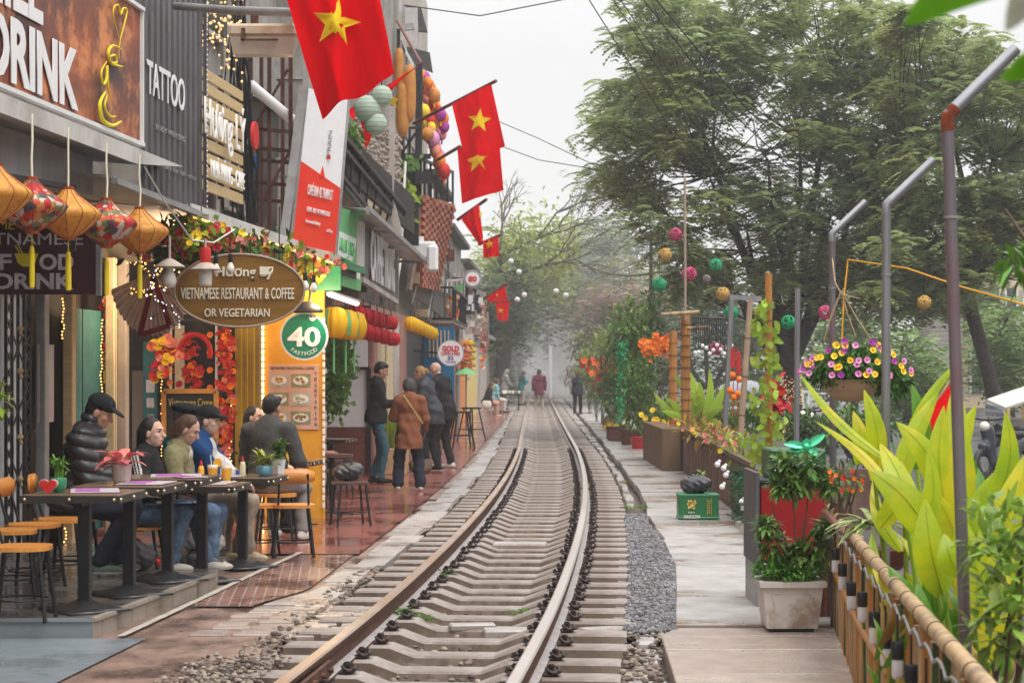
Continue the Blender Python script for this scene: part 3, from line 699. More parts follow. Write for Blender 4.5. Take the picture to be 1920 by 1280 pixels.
def light_curtain(label,pa,pb,z0f,n,dens,r,mw,ml,name="light_curtain",seed=3):
 rg=random.Random(seed);T=thing(name,label,"string lights",(pa+pb)/2)
 wires=MB();bulbs=MB()
 for k in range(n):
  t=(k+rg.uniform(-.3,.3))/n;a=pa.lerp(pb,t);L=z0f(t)*rg.uniform(.85,1.05)
  wires.tube([a,a+Vector((rg.uniform(-.02,.02),0,-L))],.004,3,cap=False)
  for j in range(int(L*dens)):
   bulbs.ball(a+Vector((rg.uniform(-.015,.015),-.01,-rg.random()*L)),r,5)
 setp(wires.build("wires",mw,T),kind="stuff");setp(bulbs.build("bulbs",ml,T),kind="stuff");return T
M_brown=mat("brown_cord",(.16,.11,.08),(.10,.07,.05),.8)
M_warm=mat("warm_led",(1.0,.66,.30),(1.0,.66,.30),.4,emit=.5)
M_warms=mat("warm_led_bright",(1.0,.50,.14),(1.0,.50,.14),.4,emit=2.6)
light_curtain("curtain of small warm lights on brown cords above the slatted sign",SQ(18.98,6.1,-3.05),SQ(20.9,6.1,-3.05),lambda t:1.65,22,9,.014,M_brown,M_warm)
T=thing("street_lamp","beige weathered street lamp head on a grey pipe arm beside the big flag","lamp",P(495,68,15.6))
mb=MB();mb.tube([P(330,12,17.5),P(440,20,16.2),P(553,24,15.4)],.035,10);mb.build("arm",M_grey,T)
mb=MB();c=P(495,70,15.6);hw=.25
mb.bbox(c.x-hw,c.x+hw*1.02,c.y-.12,c.y+.12,c.z-.01,c.z+.085,.02);mb.build("housing",mat("lamp_housing",(.60,.50,.37),(.48,.38,.26),.6,stain=(.30,.17,.09),stain_amt=.6,stain_scale=4),T)
mb=MB();V=[(c.x-hw*.97,c.y-.11,c.z-.012),(c.x+hw*.99,c.y-.11,c.z-.012),(c.x+hw*.99,c.y+.11,c.z-.012),(c.x-hw*.97,c.y+.11,c.z-.012),(c.x-hw*.88,c.y-.08,c.z-.14),(c.x+hw*.85,c.y-.08,c.z-.14),(c.x+hw*.85,c.y+.08,c.z-.14),(c.x-hw*.88,c.y+.08,c.z-.14)]
mb.add(V,[(0,1,2,3),(7,6,5,4),(0,4,5,1),(1,5,6,2),(2,6,7,3),(3,7,4,0)]);mb.build("lamp_cover",mat("lamp_cover",(.50,.44,.35),(.42,.36,.28),.3),T)
mb=MB();mb.bbox(c.x-hw*.62,c.x-hw*.5,c.y-.135,c.y-.11,c.z-.04,c.z+.05,.005);mb.bbox(c.x-.16,c.x+.12,c.y-.125,c.y-.115,c.z-.045,c.z-.03,.004);mb.tube([c+Vector((-.07,0,.08)),c+Vector((-.07,0,.16))],.03,8);mb.build("latch",M_rust,T)
T=thing("utility_pole","square grey concrete utility pole rising beside the red and white banner","pole",(P(548,450,23.2).x,23.2,0))
mb=MB();a=P(537,900,23.3);b=P(552,0,23.3);V=[]
for z,w in((0,.16),(8.5,.10)):
 x=lerp(a.x,b.x,z/6.0)
 for sx,sy_ in((-1,-1),(1,-1),(1,1),(-1,1)):V.append((x+sx*w,23.3+sy_*w,z))
mb.add(V,[(0,1,5,4),(1,2,6,5),(2,3,7,6),(3,0,4,7),(4,5,6,7)]);mb.build("pole_shaft",M_conc,T)
for vv in(150,300,330):q=P(545,vv,23.3);mb=MB();mb.box(q.x-.15,q.x+.15,23.15,23.45,q.z-.012,q.z+.012);mb.build("strap",M_grey,T)
T=thing("banner","tall banner, white above and red below, lettered CAFE BAR 42 TRAIN ST","banner",P(600,460,21.5))
A0,A1,B1,B0=P(548,455,21.4),P(628,474,21.9),P(652,185,21.9),P(578,165,21.4)
def bl(s,t):return(A0.lerp(A1,s)).lerp(B0.lerp(B1,s),t)
mb=MB();mb.slab(bl(0,.53),bl(1,.42),bl(1,1),bl(0,1),-.012);mb.build("white_field",M_whitesign,T)
M_banr=mat("banner_red",(.78,.02,.02),(.78,.07,.03),.5,scale=.7)
mb=MB();mb.slab(bl(0,0),bl(1,0),bl(1,.42),bl(0,.53),-.014);mb.prism([(0,0),(.07,.0),(.035,.12)],bl(.48,.46),(bl(1,0)-bl(0,0)).normalized(),UZ,.012);mb.build("red_field",M_banr,T)
bx=(bl(1,.3)-bl(0,.3)).normalized();by=(bl(.5,1)-bl(.5,0)).normalized();bn=bx.cross(by).normalized();off=bn*.018
text("lettering","CAFÉ BAR 42 TRAIN ST",T,bl(.5,.36)+off,bx,by,.105,M_whitesign,width=.38,ext=.003,bold=.01)
text("lettering","COFFEE - BEER - VIETNAMESE FOOD",T,bl(.5,.235)+off,bx,by,.05,M_whitesign,width=.35,ext=.003)
text("lettering","homemade bakery",T,bl(.4,.16)+off,bx,by,.04,M_whitesign,width=.22,ext=.003)
text("lettering","wifi free",T,bl(.8,.13)+off,bx,by,.035,M_whitesign,width=.09,ext=.003)
text("lettering","TRAIN",T,bl(.62,.68)+off,by,-bx,.05,M_grey,width=.28,ext=.003)
mb=MB();q=bl(.62,.60)+off;mb.box(q.x-.02,q.x+.02,q.y-.004,q.y+.004,q.z-.03,q.z+.01);mb.build("red_mark",M_red,T)
mb=MB();mb.bar(bl(-.03,-.01),bl(-.03,1.01),.03);mb.bar(bl(1.03,-.01),bl(1.03,1.01),.03);mb.bar(bl(-.2,-.01),bl(-.12,1.0),.09,.02);mb.build("frame",M_grey,T)
# --- flower awning, its garland and the elliptical sign
LA,LB=P(352,392,18.4),P(632,487,23.0)
T=thing("flower_awning","weathered white metal awning edged with the flower garland","awning",LA)
nA=Vector((-1.6,.1,.12))
mb=MB();mb.slab(LA,LB,LB+nA,LA+nA,.03)
for k in range(16):p=LA.lerp(LB,k/15);mb.bar(p+Vector((0,0,.035)),p+nA+Vector((0,0,.035)),.02)
mb.build("roof_sheet",M_lgrey,T)
mb=MB();mb.slab(LA+Vector((.02,0,-.07)),LB+Vector((.02,0,-.09)),LB+Vector((.02,0,.05)),LA+Vector((.02,0,.05)),.02);mb.build("fascia",M_lgrey,T)
mb=MB();mb.bar(LA+nA*.6+Vector((0,0,-.02)),LB+nA*.6+Vector((0,0,-.02)),.05);mb.build("beam",M_rust,T)
M_ivy=mat("garland_leaf",(.28,.36,.03),(.11,.20,.025),.6,scale=2,island=.45,trans=.2)
M_fpink=mat("petal_pink",(.75,.30,.24),(.62,.12,.10),.6,island=.3,scale=4)
M_fred=mat("petal_red",(.62,.03,.03),(.5,.02,.02),.6,island=.3)
M_fyel=mat("petal_yellow",(.88,.66,.04),(.8,.5,.03),.6,island=.2)
M_forg=mat("petal_orange",(.85,.25,.03),(.8,.16,.02),.6,island=.2)
M_fpur=mat("petal_purple",(.45,.06,.38),(.3,.04,.3),.6,island=.3)
M_fmag=mat("petal_magenta",(.70,.10,.40),(.75,.45,.62),.6,scale=30,island=.2)
def flower(mb,c,r,mi,rg,n=6,face=(0,-1,.3),mid=None):
 r*=.78
 f=Vector(face).normalized();x=f.cross(Vector((0,0,1))).normalized();y=x.cross(f)
 for k in range(n):
  a=k*2*math.pi/n+rg.random()*.3;d=x*math.cos(a)+y*math.sin(a)+f*.35
  mb.leaf(Vector(c),d,f,r,r*1.1,0,2,mi,.1,lambda t:(.35,1.0,.75)[min(2,int(t*2.01))])
 mb.ball(Vector(c)+f*r*.25,r*.28,6,mid if mid is not None else mi)
def garland(label,pts,n,rg,spread,m_leaf,mats,fl=.25,ls=.09,fr=.05,name="flower_garland",cat="garland",weights=None,down=.0):
 T=thing(name,label,cat,pts[len(pts)//2]);lv=MB();fw=MB()
 for k in range(n):
  t=rg.random()*(len(pts)-1);i=int(t);c=Vector(pts[i]).lerp(Vector(pts[i+1]),t-i)+Vector((rg.gauss(0,1),rg.gauss(0,.6),rg.gauss(-down,1)))*spread
  if rg.random()<fl:flower(fw,c+Vector((0,-spread*.8,0)),fr*rg.uniform(.7,1.2),rg.randrange(len(mats)),rg,6,(rg.uniform(-.5,.5),-1,rg.uniform(-.3,.5)))
  else:lv.leaf(c,rvec(rg)+Vector((0,-.4,0)),rvec(rg),ls*rg.uniform(.6,1.3),ls*.55,.5,2)
 lv.build("leaves",m_leaf,T)
 if fw.v:setp(fw.build("flowers",mats,T),kind="stuff")
 return T
GA,GB=P(338,428,18.25),P(612,505,22.8)
garland("long garland of yellow green leaves with pink, red and yellow flowers along the awning edge",[GA,GA.lerp(GB,.5)+Vector((0,0,-.01)),GB],1500,random.Random(4),.07,M_ivy,[M_fpink,M_fred,M_fyel],.22,.10,.055)
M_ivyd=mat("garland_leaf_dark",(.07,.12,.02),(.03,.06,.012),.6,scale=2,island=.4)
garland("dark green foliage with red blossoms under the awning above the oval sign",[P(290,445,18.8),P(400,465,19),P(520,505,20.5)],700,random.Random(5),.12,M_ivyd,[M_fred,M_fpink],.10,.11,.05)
mb=MB()
for k in range(70):mb.ball(LA.lerp(LB,(k+.5)/70)+Vector((.05,-.02,-.07)),.011,5)
setp(mb.build("light_string",M_warms,loc=LA),"string of tiny warm lights running along the awning edge over the garland","string lights")
mb=MB();mb.tube([SQ(16.5,3.22,-2.9),P(310,380,17),P(360,450,17.6),P(400,455,17.9),P(440,430,18.3)],.007,5)
setp(mb.build("cable",M_white,loc=SQ(16.5,3.2)),"white cable sagging from the canopy to the flower awning","cable")
M_signwood=mat("sign_wood",(.27,.135,.03),(.20,.095,.02),.55,scale=2.2,stretch=(1,1,9),bump=.1)
c=P(450,545,18.6);K=18.6/3900
T=thing("oval_sign","oval wooden sign lettered VIETNAMESE RESTAURANT & COFFEE OR VEGETARIAN under the garland","sign",c)
mb=MB();poly=[(122*K*math.cos(a),68*K*math.sin(a))for a in[2*math.pi*i/56 for i in range(56)]]
mb.prism(poly,c,(1,0,0),(0,0,1),.05);mb.build("board",M_signwood,T)
mb=MB();pr=[(math.cos(2*math.pi*i/56),math.sin(2*math.pi*i/56))for i in range(57)]
mb.tube([c+Vector((122*K*a,-.05,68*K*b))for a,b in pr],.012,6,cap=False);mb.build("rim",mat("sign_rim",(.45,.36,.28),(.35,.27,.2),.5),T)
M_cream2=mat("cream_letter",(.85,.80,.64),(.80,.75,.58),.5)
X=Vector((1,0,0))
text("lettering","Hương Lý",T,c+Vector((10*K,-.055,36*K)),X,UZ,.085,M_cream2,width=108*K,ext=.008,bold=.02)
text("lettering","VIETNAMESE RESTAURANT & COFFEE",T,c+Vector((-3*K,-.055,-5*K)),X,UZ,.100,M_cream2,width=212*K,ext=.008,bold=.008)
text("lettering","OR VEGETARIAN",T,c+Vector((-4*K,-.055,-41*K)),X,UZ,.072,M_cream2,width=122*K,ext=.008,bold=.01)
for dx in(-.35,.35):mb=MB();mb.tube([c+Vector((dx,0,.25)),c+Vector((dx,.02,.75))],.006,5);mb.build("wire",M_black,T)
mb=MB();q=c+Vector((47*K,-.06,37*K));
mb.box(q.x-.04,q.x+.045,q.y-.01,q.y+.01,q.z-.035,q.z+.035);mb.tube([q+Vector((.045,0,.02)),q+Vector((.075,0,.03)),q+Vector((.07,0,-.02)),q+Vector((.045,0,-.02))],.008,5);mb.build("cup_emblem",M_cream2,T)
def bulb_proto():
 T=thing("festoon_bulb","x","light bulb",(0,0,0),0,"row of festoon bulbs over the oval sign")
 mb=MB();mb.lathe([(.018,0),(.020,-.02),(.022,-.07),(.016,-.075)],8);mb.tube([(0,0,0),(0,0,.16)],.005,4);mb.build("socket",M_black,T,local=True)
 mb=MB();mb.lathe([(.014,-.07),(.020,-.085),(.036,-.12),(.036,-.14),(.026,-.165),(.001,-.172)],10);mb.build("glass",M_glass,T,local=True)
 return T
bq=[(405,478,18.3),(432,476,18.4),(470,483,18.6),(515,497,18.8),(538,502,19.0),(555,507,19.3),(572,511,19.6),(588,515,19.9)]
B0_=bulb_proto()
for i,(u,v,y)in enumerate(bq):
 lab="pear shaped festoon bulb hanging in the row over the oval sign and garland"
 b=B0_ if i==0 else copy_tree(B0_)
 place(b,P(u,v,y));b["label"]=lab
for i,(u,v,y,lab)in enumerate([(318,498,17.6,"white saucer shaped lamp shade with a large bulb left of the oval sign"),(385,503,17.7,"saucer lamp shade with a red collar in front of the oval sign's top")]):
 c=P(u,v,y);T=thing("pendant_lamp",lab,"lamp",c,0,"pendant lamps left of the oval sign")
 mb=MB();mb.lathe([(.02,.06),(.05,.045),(.13,-.005),(.135,-.015),(.05,.03),(.02,.045)],20);mb.tube([(0,0,.05),(0,0,.25)],.012,6);mb.build("lamp_shade",mat("shade_cream",(.55,.46,.38),(.45,.37,.3),.5),T,local=True)
 mb=MB();mb.lathe([(.03,.0),(.032,-.05),(.055,-.10),(.06,-.14),(.04,-.18),(.001,-.19)]if i==0 else[(.052,0),(.056,-.04),(.056,-.13),(.05,-.15),(.001,-.15)],14);mb.build("bulb",M_glass,T,local=True)
 if i:mb=MB();mb.lathe([(.045,.05),(.05,.16),(.04,.18)],12);mb.build("collar",M_red,T,local=True)
# --- hanging silk lanterns
M_lan1=mat("silk_gold",(.86,.47,.09),(.74,.34,.05),.5,scale=14,stain=(.62,.22,.05),stain_amt=.8,stain_scale=16,trans=.25)
M_lanr=mat("lantern_wood",(.45,.10,.03),(.3,.06,.02),.6)
def patchmat():
 m=mat("silk_patch",(.8,.1,.08),(.8,.1,.08),.5,trans=.25);nt=m.node_tree;N=nt.nodes;L=nt.links
 tc=N["Texture Coordinate"];vo=N.new("ShaderNodeTexVoronoi");vo.inputs["Scale"].default_value=22;L.new(tc.outputs["Object"],vo.inputs[0])
 sp=N.new("ShaderNodeSeparateColor");L.new(vo.outputs["Color"],sp.inputs[0])
 rp=N.new("ShaderNodeValToRGB");rp.color_ramp.interpolation='CONSTANT';e=rp.color_ramp.elements
 cols=[(.62,.05,.05),(.72,.62,.52),(.70,.13,.06),(.10,.10,.13),(.66,.56,.50),(.58,.04,.05),(.22,.26,.10),(.75,.30,.10)]
 e[0].color=cols[0]+(1,);e[1].position=1/8;e[1].color=cols[1]+(1,)
 for i in range(2,8):q=e.new(i/8);q.color=cols[i]+(1,)
 L.new(sp.outputs[0],rp.inputs[0]);b=N["Principled BSDF"];L.new(rp.outputs[0],b.inputs["Base Color"])
 for n in N:
  if n.type=='BSDF_TRANSLUCENT':L.new(rp.outputs[0],n.inputs[0])
 return m
M_patch=patchmat()
def silk_lantern(kind):
 T=thing("silk_lantern","x","lantern",(0,0,0),0,"silk lanterns hanging under the bar canopy")
 ribs=12;fn=lambda a,z:1-.035*abs(math.sin(a*ribs/2))**.5 if abs(z)<.17 else 1
 mb=MB();prof=[(.035,.165),(.06,.13),(.13,.075),(.205,.022),(.222,-.005),(.205,-.035),(.15,-.09),(.085,-.14),(.04,-.165)]
 mb.lathe(prof,48,fn=lambda a,z:1-.05*abs(math.sin(a*ribs/2))**2);mb.build("lamp_shade",M_lan1 if kind else M_patch,T,local=True)
 mb=MB();mb.tube([(0,0,.16),(0,0,.18)],.04,12);mb.tube([(0,0,-.18),(0,0,-.16)],.045,12)
 for k in range(ribs):
  a=2*math.pi*k/ribs;pts=[(r*1.01*math.cos(a),r*1.01*math.sin(a),z)for r,z in prof];mb.tube(pts,.0028,4)
 mb.build("rib_frame",M_lanr,T,local=True)
 mb=MB();mb.tube([(0,0,-.17),(0,0,-.28)],.004,4);mb.lathe([(.012,-.26),(.018,-.29),(.02,-.50),(.017,-.52)],9,fn=lambda a,z:1+.12*math.sin(a*4));mb.build("tassel",mat("tassel_yellow",(.80,.62,.03),(.7,.5,.02),.7),T,local=True)
 mb=MB();mb.tube([(0,0,.17),(.006,0,.3),(-.004,0,.42),(0,0,.58)],.008,5);mb.build("cord",M_cream2,T,local=True)
 return T
LG=silk_lantern(1);LP=silk_lantern(0);used=set()
ll=[(-8,362,12.5,1,"gold silk lantern cut off by the left edge of the frame"),(60,385,13.2,0,"red and white patchwork lantern nearest the camera, second in the row"),
(128,400,14.05,1,"gold silk lantern between the two patchwork lanterns"),(200,418,15.0,0,"patchwork silk lantern farther from the camera, left of the last gold one"),(262,432,15.9,1,"last gold silk lantern of the row, nearest the flower awning")]
for(u,v,y,k,lab)in ll:
 src=LG if k else LP
 if k in used:l=copy_tree(src)
 else:l=src;used.add(k)
 place(l,P(u,v,y),R.random()*3);l["label"]=lab
TREE.clear()
c=P(78,482,16.6);K=16.6/3900
T=thing("menu_board","dark maroon board lettered VIETNAMESE FOOD DRINK behind the lanterns","sign",c)
mb=MB();mb.box(c.x-1.2,c.x+103*K,c.y-.02,c.y+.02,c.z-70*K,c.z+76*K)
M_maroon=mat("board_maroon",(.055,.022,.03),(.09,.012,.025),.45,scale=1.1)
mb.build("panel",M_maroon,T)
mb=MB();mb.box(c.x+103*K,c.x+112*K,c.y-.03,c.y+.03,c.z-72*K,c.z+90*K);mb.build("frame",M_grey,T)
M_gl=mat("board_letter",(.80,.76,.78),(.52,.48,.5),.5)
text("lettering","COME",T,c+Vector((-85*K,-.025,61*K)),X,UZ,.08,M_yellow,width=.3,ext=.006)
text("lettering","VIETNAMESE",T,c+Vector((-32*K,-.025,34*K)),X,UZ,.095,M_gl,width=222*K,ext=.006)
text("lettering","F",T,c+Vector((-67*K,-.025,-9*K)),X,UZ,.12,M_gl,width=24*K,ext=.006,bold=.03)
text("lettering","OD",T,c+Vector((29*K,-.025,-9*K)),X,UZ,.12,M_gl,width=64*K,ext=.006,bold=.03)
text("lettering","DRINK",T,c+Vector((-12*K,-.025,-45*K)),X,UZ,.12,M_gl,width=146*K,ext=.006,bold=.03)
mb=MB();q=c+Vector((-27*K,-.024,-4*K));mb.prism([(-.095,.045),(.095,.045),(.07,-.03),(.03,-.06),(-.03,-.06),(-.07,-.03)],q,X,UZ,.006);mb.bar(q+Vector((-.05,0,.04)),q+Vector((-.09,0,.11)),.008);mb.bar(q+Vector((-.03,0,.04)),q+Vector((-.07,0,.12)),.008);mb.build("bowl_emblem",M_yellow,T)
# --- restaurant room: cross wall, window, decorations
YW=22.95
T=thing("restaurant_building","open restaurant front with ochre side wall, garlanded window and chalkboard","building",(-3.3,YW,0))
mb=MB();xa,xb=XatY(186,YW),XatY(490,YW)
mb.box(xa-.4,xb,YW,YW+.15,-.1,3.2);mb.build("wall",M_darkwall,T)
def wq(u0,u1,v0,v1,y,th=.03):
 a=P(u0,v1,y);b=P(u1,v0,y);mb=MB();mb.bbox(a.x,b.x,y-th,y,a.z,b.z,.004);return mb
wq(441,490,560,960,YW).build("side_panel",mat("yellow_panel",(.55,.38,.06),(.45,.30,.05),.5,stain=(.25,.15,.04),stain_amt=.5,bands=None),T)
for u in(452,463,476):wq(u,u+2,560,960,YW-.03,.01).build("panel_rib",M_yellow,T)
wq(212,240,695,1010,YW).build("door",mat("grey_door",(.20,.17,.14),(.16,.135,.11),.6),T)
wq(249,272,695,1010,YW).build("door",mat("grey_door",(.20,.17,.14)),T)
wq(270,296,640,1010,YW,.06).build("pillar",M_teal,T)
for(v0,v1,u0,u1)in((746,764,275,289),(776,782,277,288),(712,736,274,290)):
 wq(u0,u1,v0,v1,YW-.06,.006).build("notice",M_gl,T)
text("lettering","VISA",T,P(282,779,YW-.07),X,UZ,.03,M_maroon,width=.055,ext=.002)
w=wq(318,402,600,735,YW,.02).build("window",M_glassd,T)
for u in(404,318):wq(u,u+5,600,960,YW-.03,.03).build("window_frame",M_white,w)
wq(328,346,610,735,YW-.02,.02).build("curtain",M_cream,w)
wq(410,420,600,960,YW-.02,.05).build("post",M_black,T)
wq(488,498,600,965,YW-.1,.1).build("post",M_grey,T)
YO=22.6
mb=MB();a=P(496,970,YO);b=P(608,540,YO);mb.bbox(a.x,b.x,YO,YO+.12,-.02,2.62,.006);mb.build("ochre_wall",M_ywall,T)
wq(565,640,500,545,YO-.02,.08).build("lintel",M_green,T)
wq(500,608,540,556,YO-.02,.02).build("lintel",M_yellow,T)
mb=MB();q=P(585,500,23.4);mb.box(q.x-.9,q.x+.12,22.75,30.5,2.75,2.9);mb.build("ceiling",M_darkwall,T)
a=P(503,805,YO);b=P(598,683,YO)
T=thing("menu_poster","menu poster with six pictured dishes on the ochre wall, VEGETARIAN down its side","poster",a)
mb=MB();mb.bbox(a.x,b.x,YO-.02,YO-.004,a.z,b.z,.004);mb.build("panel",mat("poster_salmon",(.68,.42,.32),(.60,.35,.26),.5),T)
text("lettering","VIETNAMESE TRADITIONAL CUISINE",T,P(548,690,YO-.022),X,UZ,.028,M_maroon,width=.48,ext=.002)
for i,ch in enumerate("VEGETARIAN"):text("lettering",ch,T,P(592,700+i*10.6,YO-.022),X,UZ,.038,M_maroon,width=.028 if ch!='I' else .008,ext=.002)
M_dish=[mat("dish_amber",(.75,.45,.10),(.45,.25,.06),.5,scale=30),mat("dish_brown",(.45,.18,.05),(.25,.22,.05),.5,scale=30),mat("dish_red",(.55,.05,.06),(.6,.3,.2),.5,scale=30),mat("dish_green",(.35,.40,.15),(.7,.6,.45),.5,scale=30)]
for i in range(3):
 for j in range(2):
  u=523+j*41;v=713+i*35;q=P(u,v,YO-.022)
  mb=MB();mb.box(q.x-.105,q.x+.105,q.y-.003,q.y,q.z-.07,q.z+.07);pic=mb.build("food_picture",mat("picture_ground%d"%((i+j)%2),((.55,.50,.42),(.30,.32,.16))[(i+j)%2],rough=.5),T)
  mb=MB();mb.prism([(.085*math.cos(t*.5236),.05*math.sin(t*.5236))for t in range(12)],q+Vector((0,-.004,0)),X,UZ,.004);mb.build("plate",M_whitesign,pic)
  mb=MB();rg=random.Random(i*2+j)
  for k in range(9):mb.ball(q+Vector((rg.uniform(-.05,.05),-.009,rg.uniform(-.02,.028))),rg.uniform(.010,.02),6)
  mb.build("food",[M_dish[(i*2+j)%4],M_dish[(i+j*3)%4]][0],pic)
for(uu,n,lab)in((493,30,"strip of small warm bulbs down the left edge of the ochre wall"),(607,26,"strip of small white bulbs down the right edge of the ochre wall")):
 mb=MB()
 for k in range(n):q=P(uu,600+k*(360/n),YO-.03);mb.box(q.x-.012,q.x+.012,q.y-.012,q.y+.012,q.z-.028,q.z+.028)
 setp(mb.build("light_string",M_bulb if uu<500 else M_lit,loc=(XatY(uu,YO),YO,0)),lab,"string lights")
a=P(308,800,22.2);b=P(406,733,22.2)
T=thing("chalkboard","chalkboard in a light wood frame lettered Vietnamese Crepe and Beer above the seated guests","sign",a)
mb=MB();mb.box(a.x,b.x,22.19,22.2,a.z-.15,b.z);mb.build("slate",mat("slate_black",(.03,.035,.033),(.045,.05,.048),.7,scale=3),T)
mb=MB();mb.bar((a.x,22.18,a.z-.15),(a.x,22.18,b.z),.05);mb.bar((b.x,22.18,a.z-.15),(b.x,22.18,b.z),.05);mb.bar((a.x,22.18,b.z),(b.x,22.18,b.z),.05);mb.bar((a.x,22.18,a.z-.15),(b.x,22.18,a.z-.15),.05);mb.build("frame",mat("frame_oak",(.65,.32,.08),(.55,.25,.06),.5),T)
text("lettering","Vietnamese Crepe",T,P(357,754,22.18),X,UZ,.085,mat("chalk_yellow",(.72,.60,.16),(.6,.5,.12),.8),width=.47,ext=.003)
text("lettering","- Beer",T,P(350,774,22.18),X,UZ,.07,M_gl,width=.2,ext=.003)
mb=MB();mb.bar((a.x+.05,22.15,.0),(a.x+.05,22.19,a.z-.1),.04);mb.bar((b.x-.05,22.15,.0),(b.x-.05,22.19,a.z-.1),.04);mb.build("leg",mat("frame_oak",(.65,.32,.08)),T)
rg=random.Random(12)
garland("red, white and green flower garland winding down the post beside the chalkboard",[P(421,615,22.3),P(428,720,22.3),P(424,860,22.3)],210,rg,.04,mat("garland_green",(.10,.30,.06),(.05,.2,.04),.6,island=.4),[M_fred,M_fred,M_forg,M_fpink],.75,.07,.045)
garland("red and gold blossom garland hanging left of the cloth fan",[P(205,560,20.9),P(212,640,20.9),P(208,720,20.9)],110,rg,.045,M_fred,[M_fyel,M_fred,M_fpink],.55,.08,.05)
garland("red garland with gold flowers below the right corner of the cloth fan",[P(300,640,21.6),P(318,660,21.6),P(303,705,21.6)],90,rg,.05,M_fred,[M_fyel,M_fpink,M_fred],.5,.08,.06)
garland("bunch of red and orange paper flowers hanging in the restaurant window",[P(350,640,22.5),P(368,690,22.5),P(362,725,22.5)],90,rg,.07,M_fred,[M_forg,M_fred,M_fred],.4,.07,.05)
mb=MB();q=P(365,660,22.4);mb.tube([q+Vector((.17*math.cos(t*.35),0,.19*math.sin(t*.35)))for t in range(-1,11)],.028,7);setp(mb.build("red_wreath",M_red,loc=q),"red paper arch framing the flowers in the restaurant window","decoration")
T=thing("bead_curtain","strands of orange blossoms hanging at the right of the restaurant window","decoration",P(394,680,22.4))
for k in range(4):
 mb=MB();flower(mb,P(394,628+k*33,22.4),.045,0,rg,7);mb.build("blossom",M_forg,T)
c=P(285,560,19.6);K=19.6/3900
T=thing("cloth_fan","large pleated pale cloth fan with a dark red triangle hanging over the guests","fan",c)
mb=MB();vs=[];fs=[];n=44;apex=c+Vector((0,.05,50*K))
for i in range(n+1):
 a=rad(lerp(196,352,i/n));r=(84 if i%2 else 80)*K;e=.02 if i%2 else-.02
 vs+=[apex+Vector((0,e*.2,0)),apex+Vector((math.cos(a)*r*1.0,e,math.sin(a)*r*1.45))]
 if i:fs.append((2*i-2,2*i-1,2*i+1,2*i))
mb.add(vs,fs);mb.build("pleated_cloth",mat("fan_cloth",(.66,.54,.48),(.56,.45,.39),.8),T)
tri=[P(288,520,19.5),P(318,610,19.5),P(262,628,19.5)]
mb=MB()
for i in range(3):mb.bar(tri[i],tri[(i+1)%3],.05,.012,up=(0,1,0))
mb.build("triangle_band",mat("band_maroon",(.20,.02,.03),(.15,.015,.02),.6),T)
def sprinkle(label,boxes,n,r,m,seed):
 rg=random.Random(seed);T=thing("fairy_lights",label,"string lights",P((boxes[0][0]+boxes[0][1])/2,(boxes[0][2]+boxes[0][3])/2,boxes[0][4]))
 wm=MB();bm_=MB()
 for(u0,u1,v0,v1,y)in boxes:
  for k in range(3+n//14):
   pts=[P(rg.uniform(u0,u1),rg.uniform(v0,v1),y+rg.uniform(-.2,.2))for _ in range(4)];pts.sort(key=lambda p:p.z+rg.uniform(-.1,.1))
   wm.tube(pts,.004,3,cap=False)
   for j in range(14):
    t=rg.random()*2.99;i=int(t);bm_.ball(pts[i].lerp(pts[i+1],t-i),r*rg.uniform(.7,1.2),5)
 setp(wm.build("wires",M_black,T),kind="stuff");setp(bm_.build("bulbs",m,T),kind="stuff")
sprinkle("tangle of warm fairy lights under the flower awning above the fan",[(235,350,455,560,19.2)],60,.008,M_warms,6)
M_cool=mat("cool_led",(.85,.85,1.0),(.85,.85,1.0),.4,emit=2)
sprinkle("scattered cool white fairy lights hanging in front of the cloth fan",[(270,345,480,620,19.0)],16,.007,M_cool,7)
for(u,v0,v1,y,lab)in((190,600,830,18.9,"warm light strip down the cream post beside the teal door"),(303,690,860,22.3,"warm light strip beside the chalkboard's left edge"),(432,620,870,22.3,"warm light strip behind the floral garland on the post"),(118,560,640,18,"short warm light strip over the pastel poster"),(122,990,1060,18,"warm lights low on the wall behind the stools")):
 mb=MB();n=int((v1-v0)/6)
 for k in range(n):mb.ball(P(u+R.uniform(-2,2),lerp(v0,v1,k/n),y),.008,5)
 setp(mb.build("light_string",M_warms,loc=P(u,v1,y)),lab,"string lights")
def disc(mb,c,r,th,n=40,mi=0,r2=None,ux=(1,0,0),uz=(0,0,1)):
 mb.prism([(r*math.cos(2*math.pi*i/n),(r2 or r)*math.sin(2*math.pi*i/n))for i in range(n)],c,ux,uz,th,mi)
c=P(570,630,22.1);K=22.1/3900
T=thing("round_sign","round green sign with a white rim lettered 40 FASTFOOD on the ochre wall","sign",c)
mb=MB();disc(mb,c+Vector((0,.08,0)),45*K,.08);mb.build("rim",M_whitesign,T)
mb=MB();disc(mb,c+Vector((0,0,0)),41.5*K,.004);mb.build("face",mat("sign_green",(.0,.21,.115),(.0,.19,.10),.4),T)
text("lettering","40",T,c+Vector((0,-.006,-1*K)),X,UZ,34*K,M_whitesign,width=62*K,ext=.006,bold=.03)
for i,ch in enumerate("FASTFOOD"):
 a=rad(-90+(i-3.5)*11.5);q=c+Vector((math.cos(a)*33*K,-.006,math.sin(a)*33*K));t=a+math.pi/2
 text("lettering",ch,T,q,(math.cos(t),0,math.sin(t)),(-math.sin(t),0,math.cos(t)),.042,M_whitesign,ext=.002)
mb=MB()
for k in(-1,0,1):q=c+Vector((16*K,-.006,28*K));mb.leaf(q,(k*.8,0,1),(0,-1,0),.06,.03,0,2)
mb.build("leaf_emblem",M_whitesign,T)
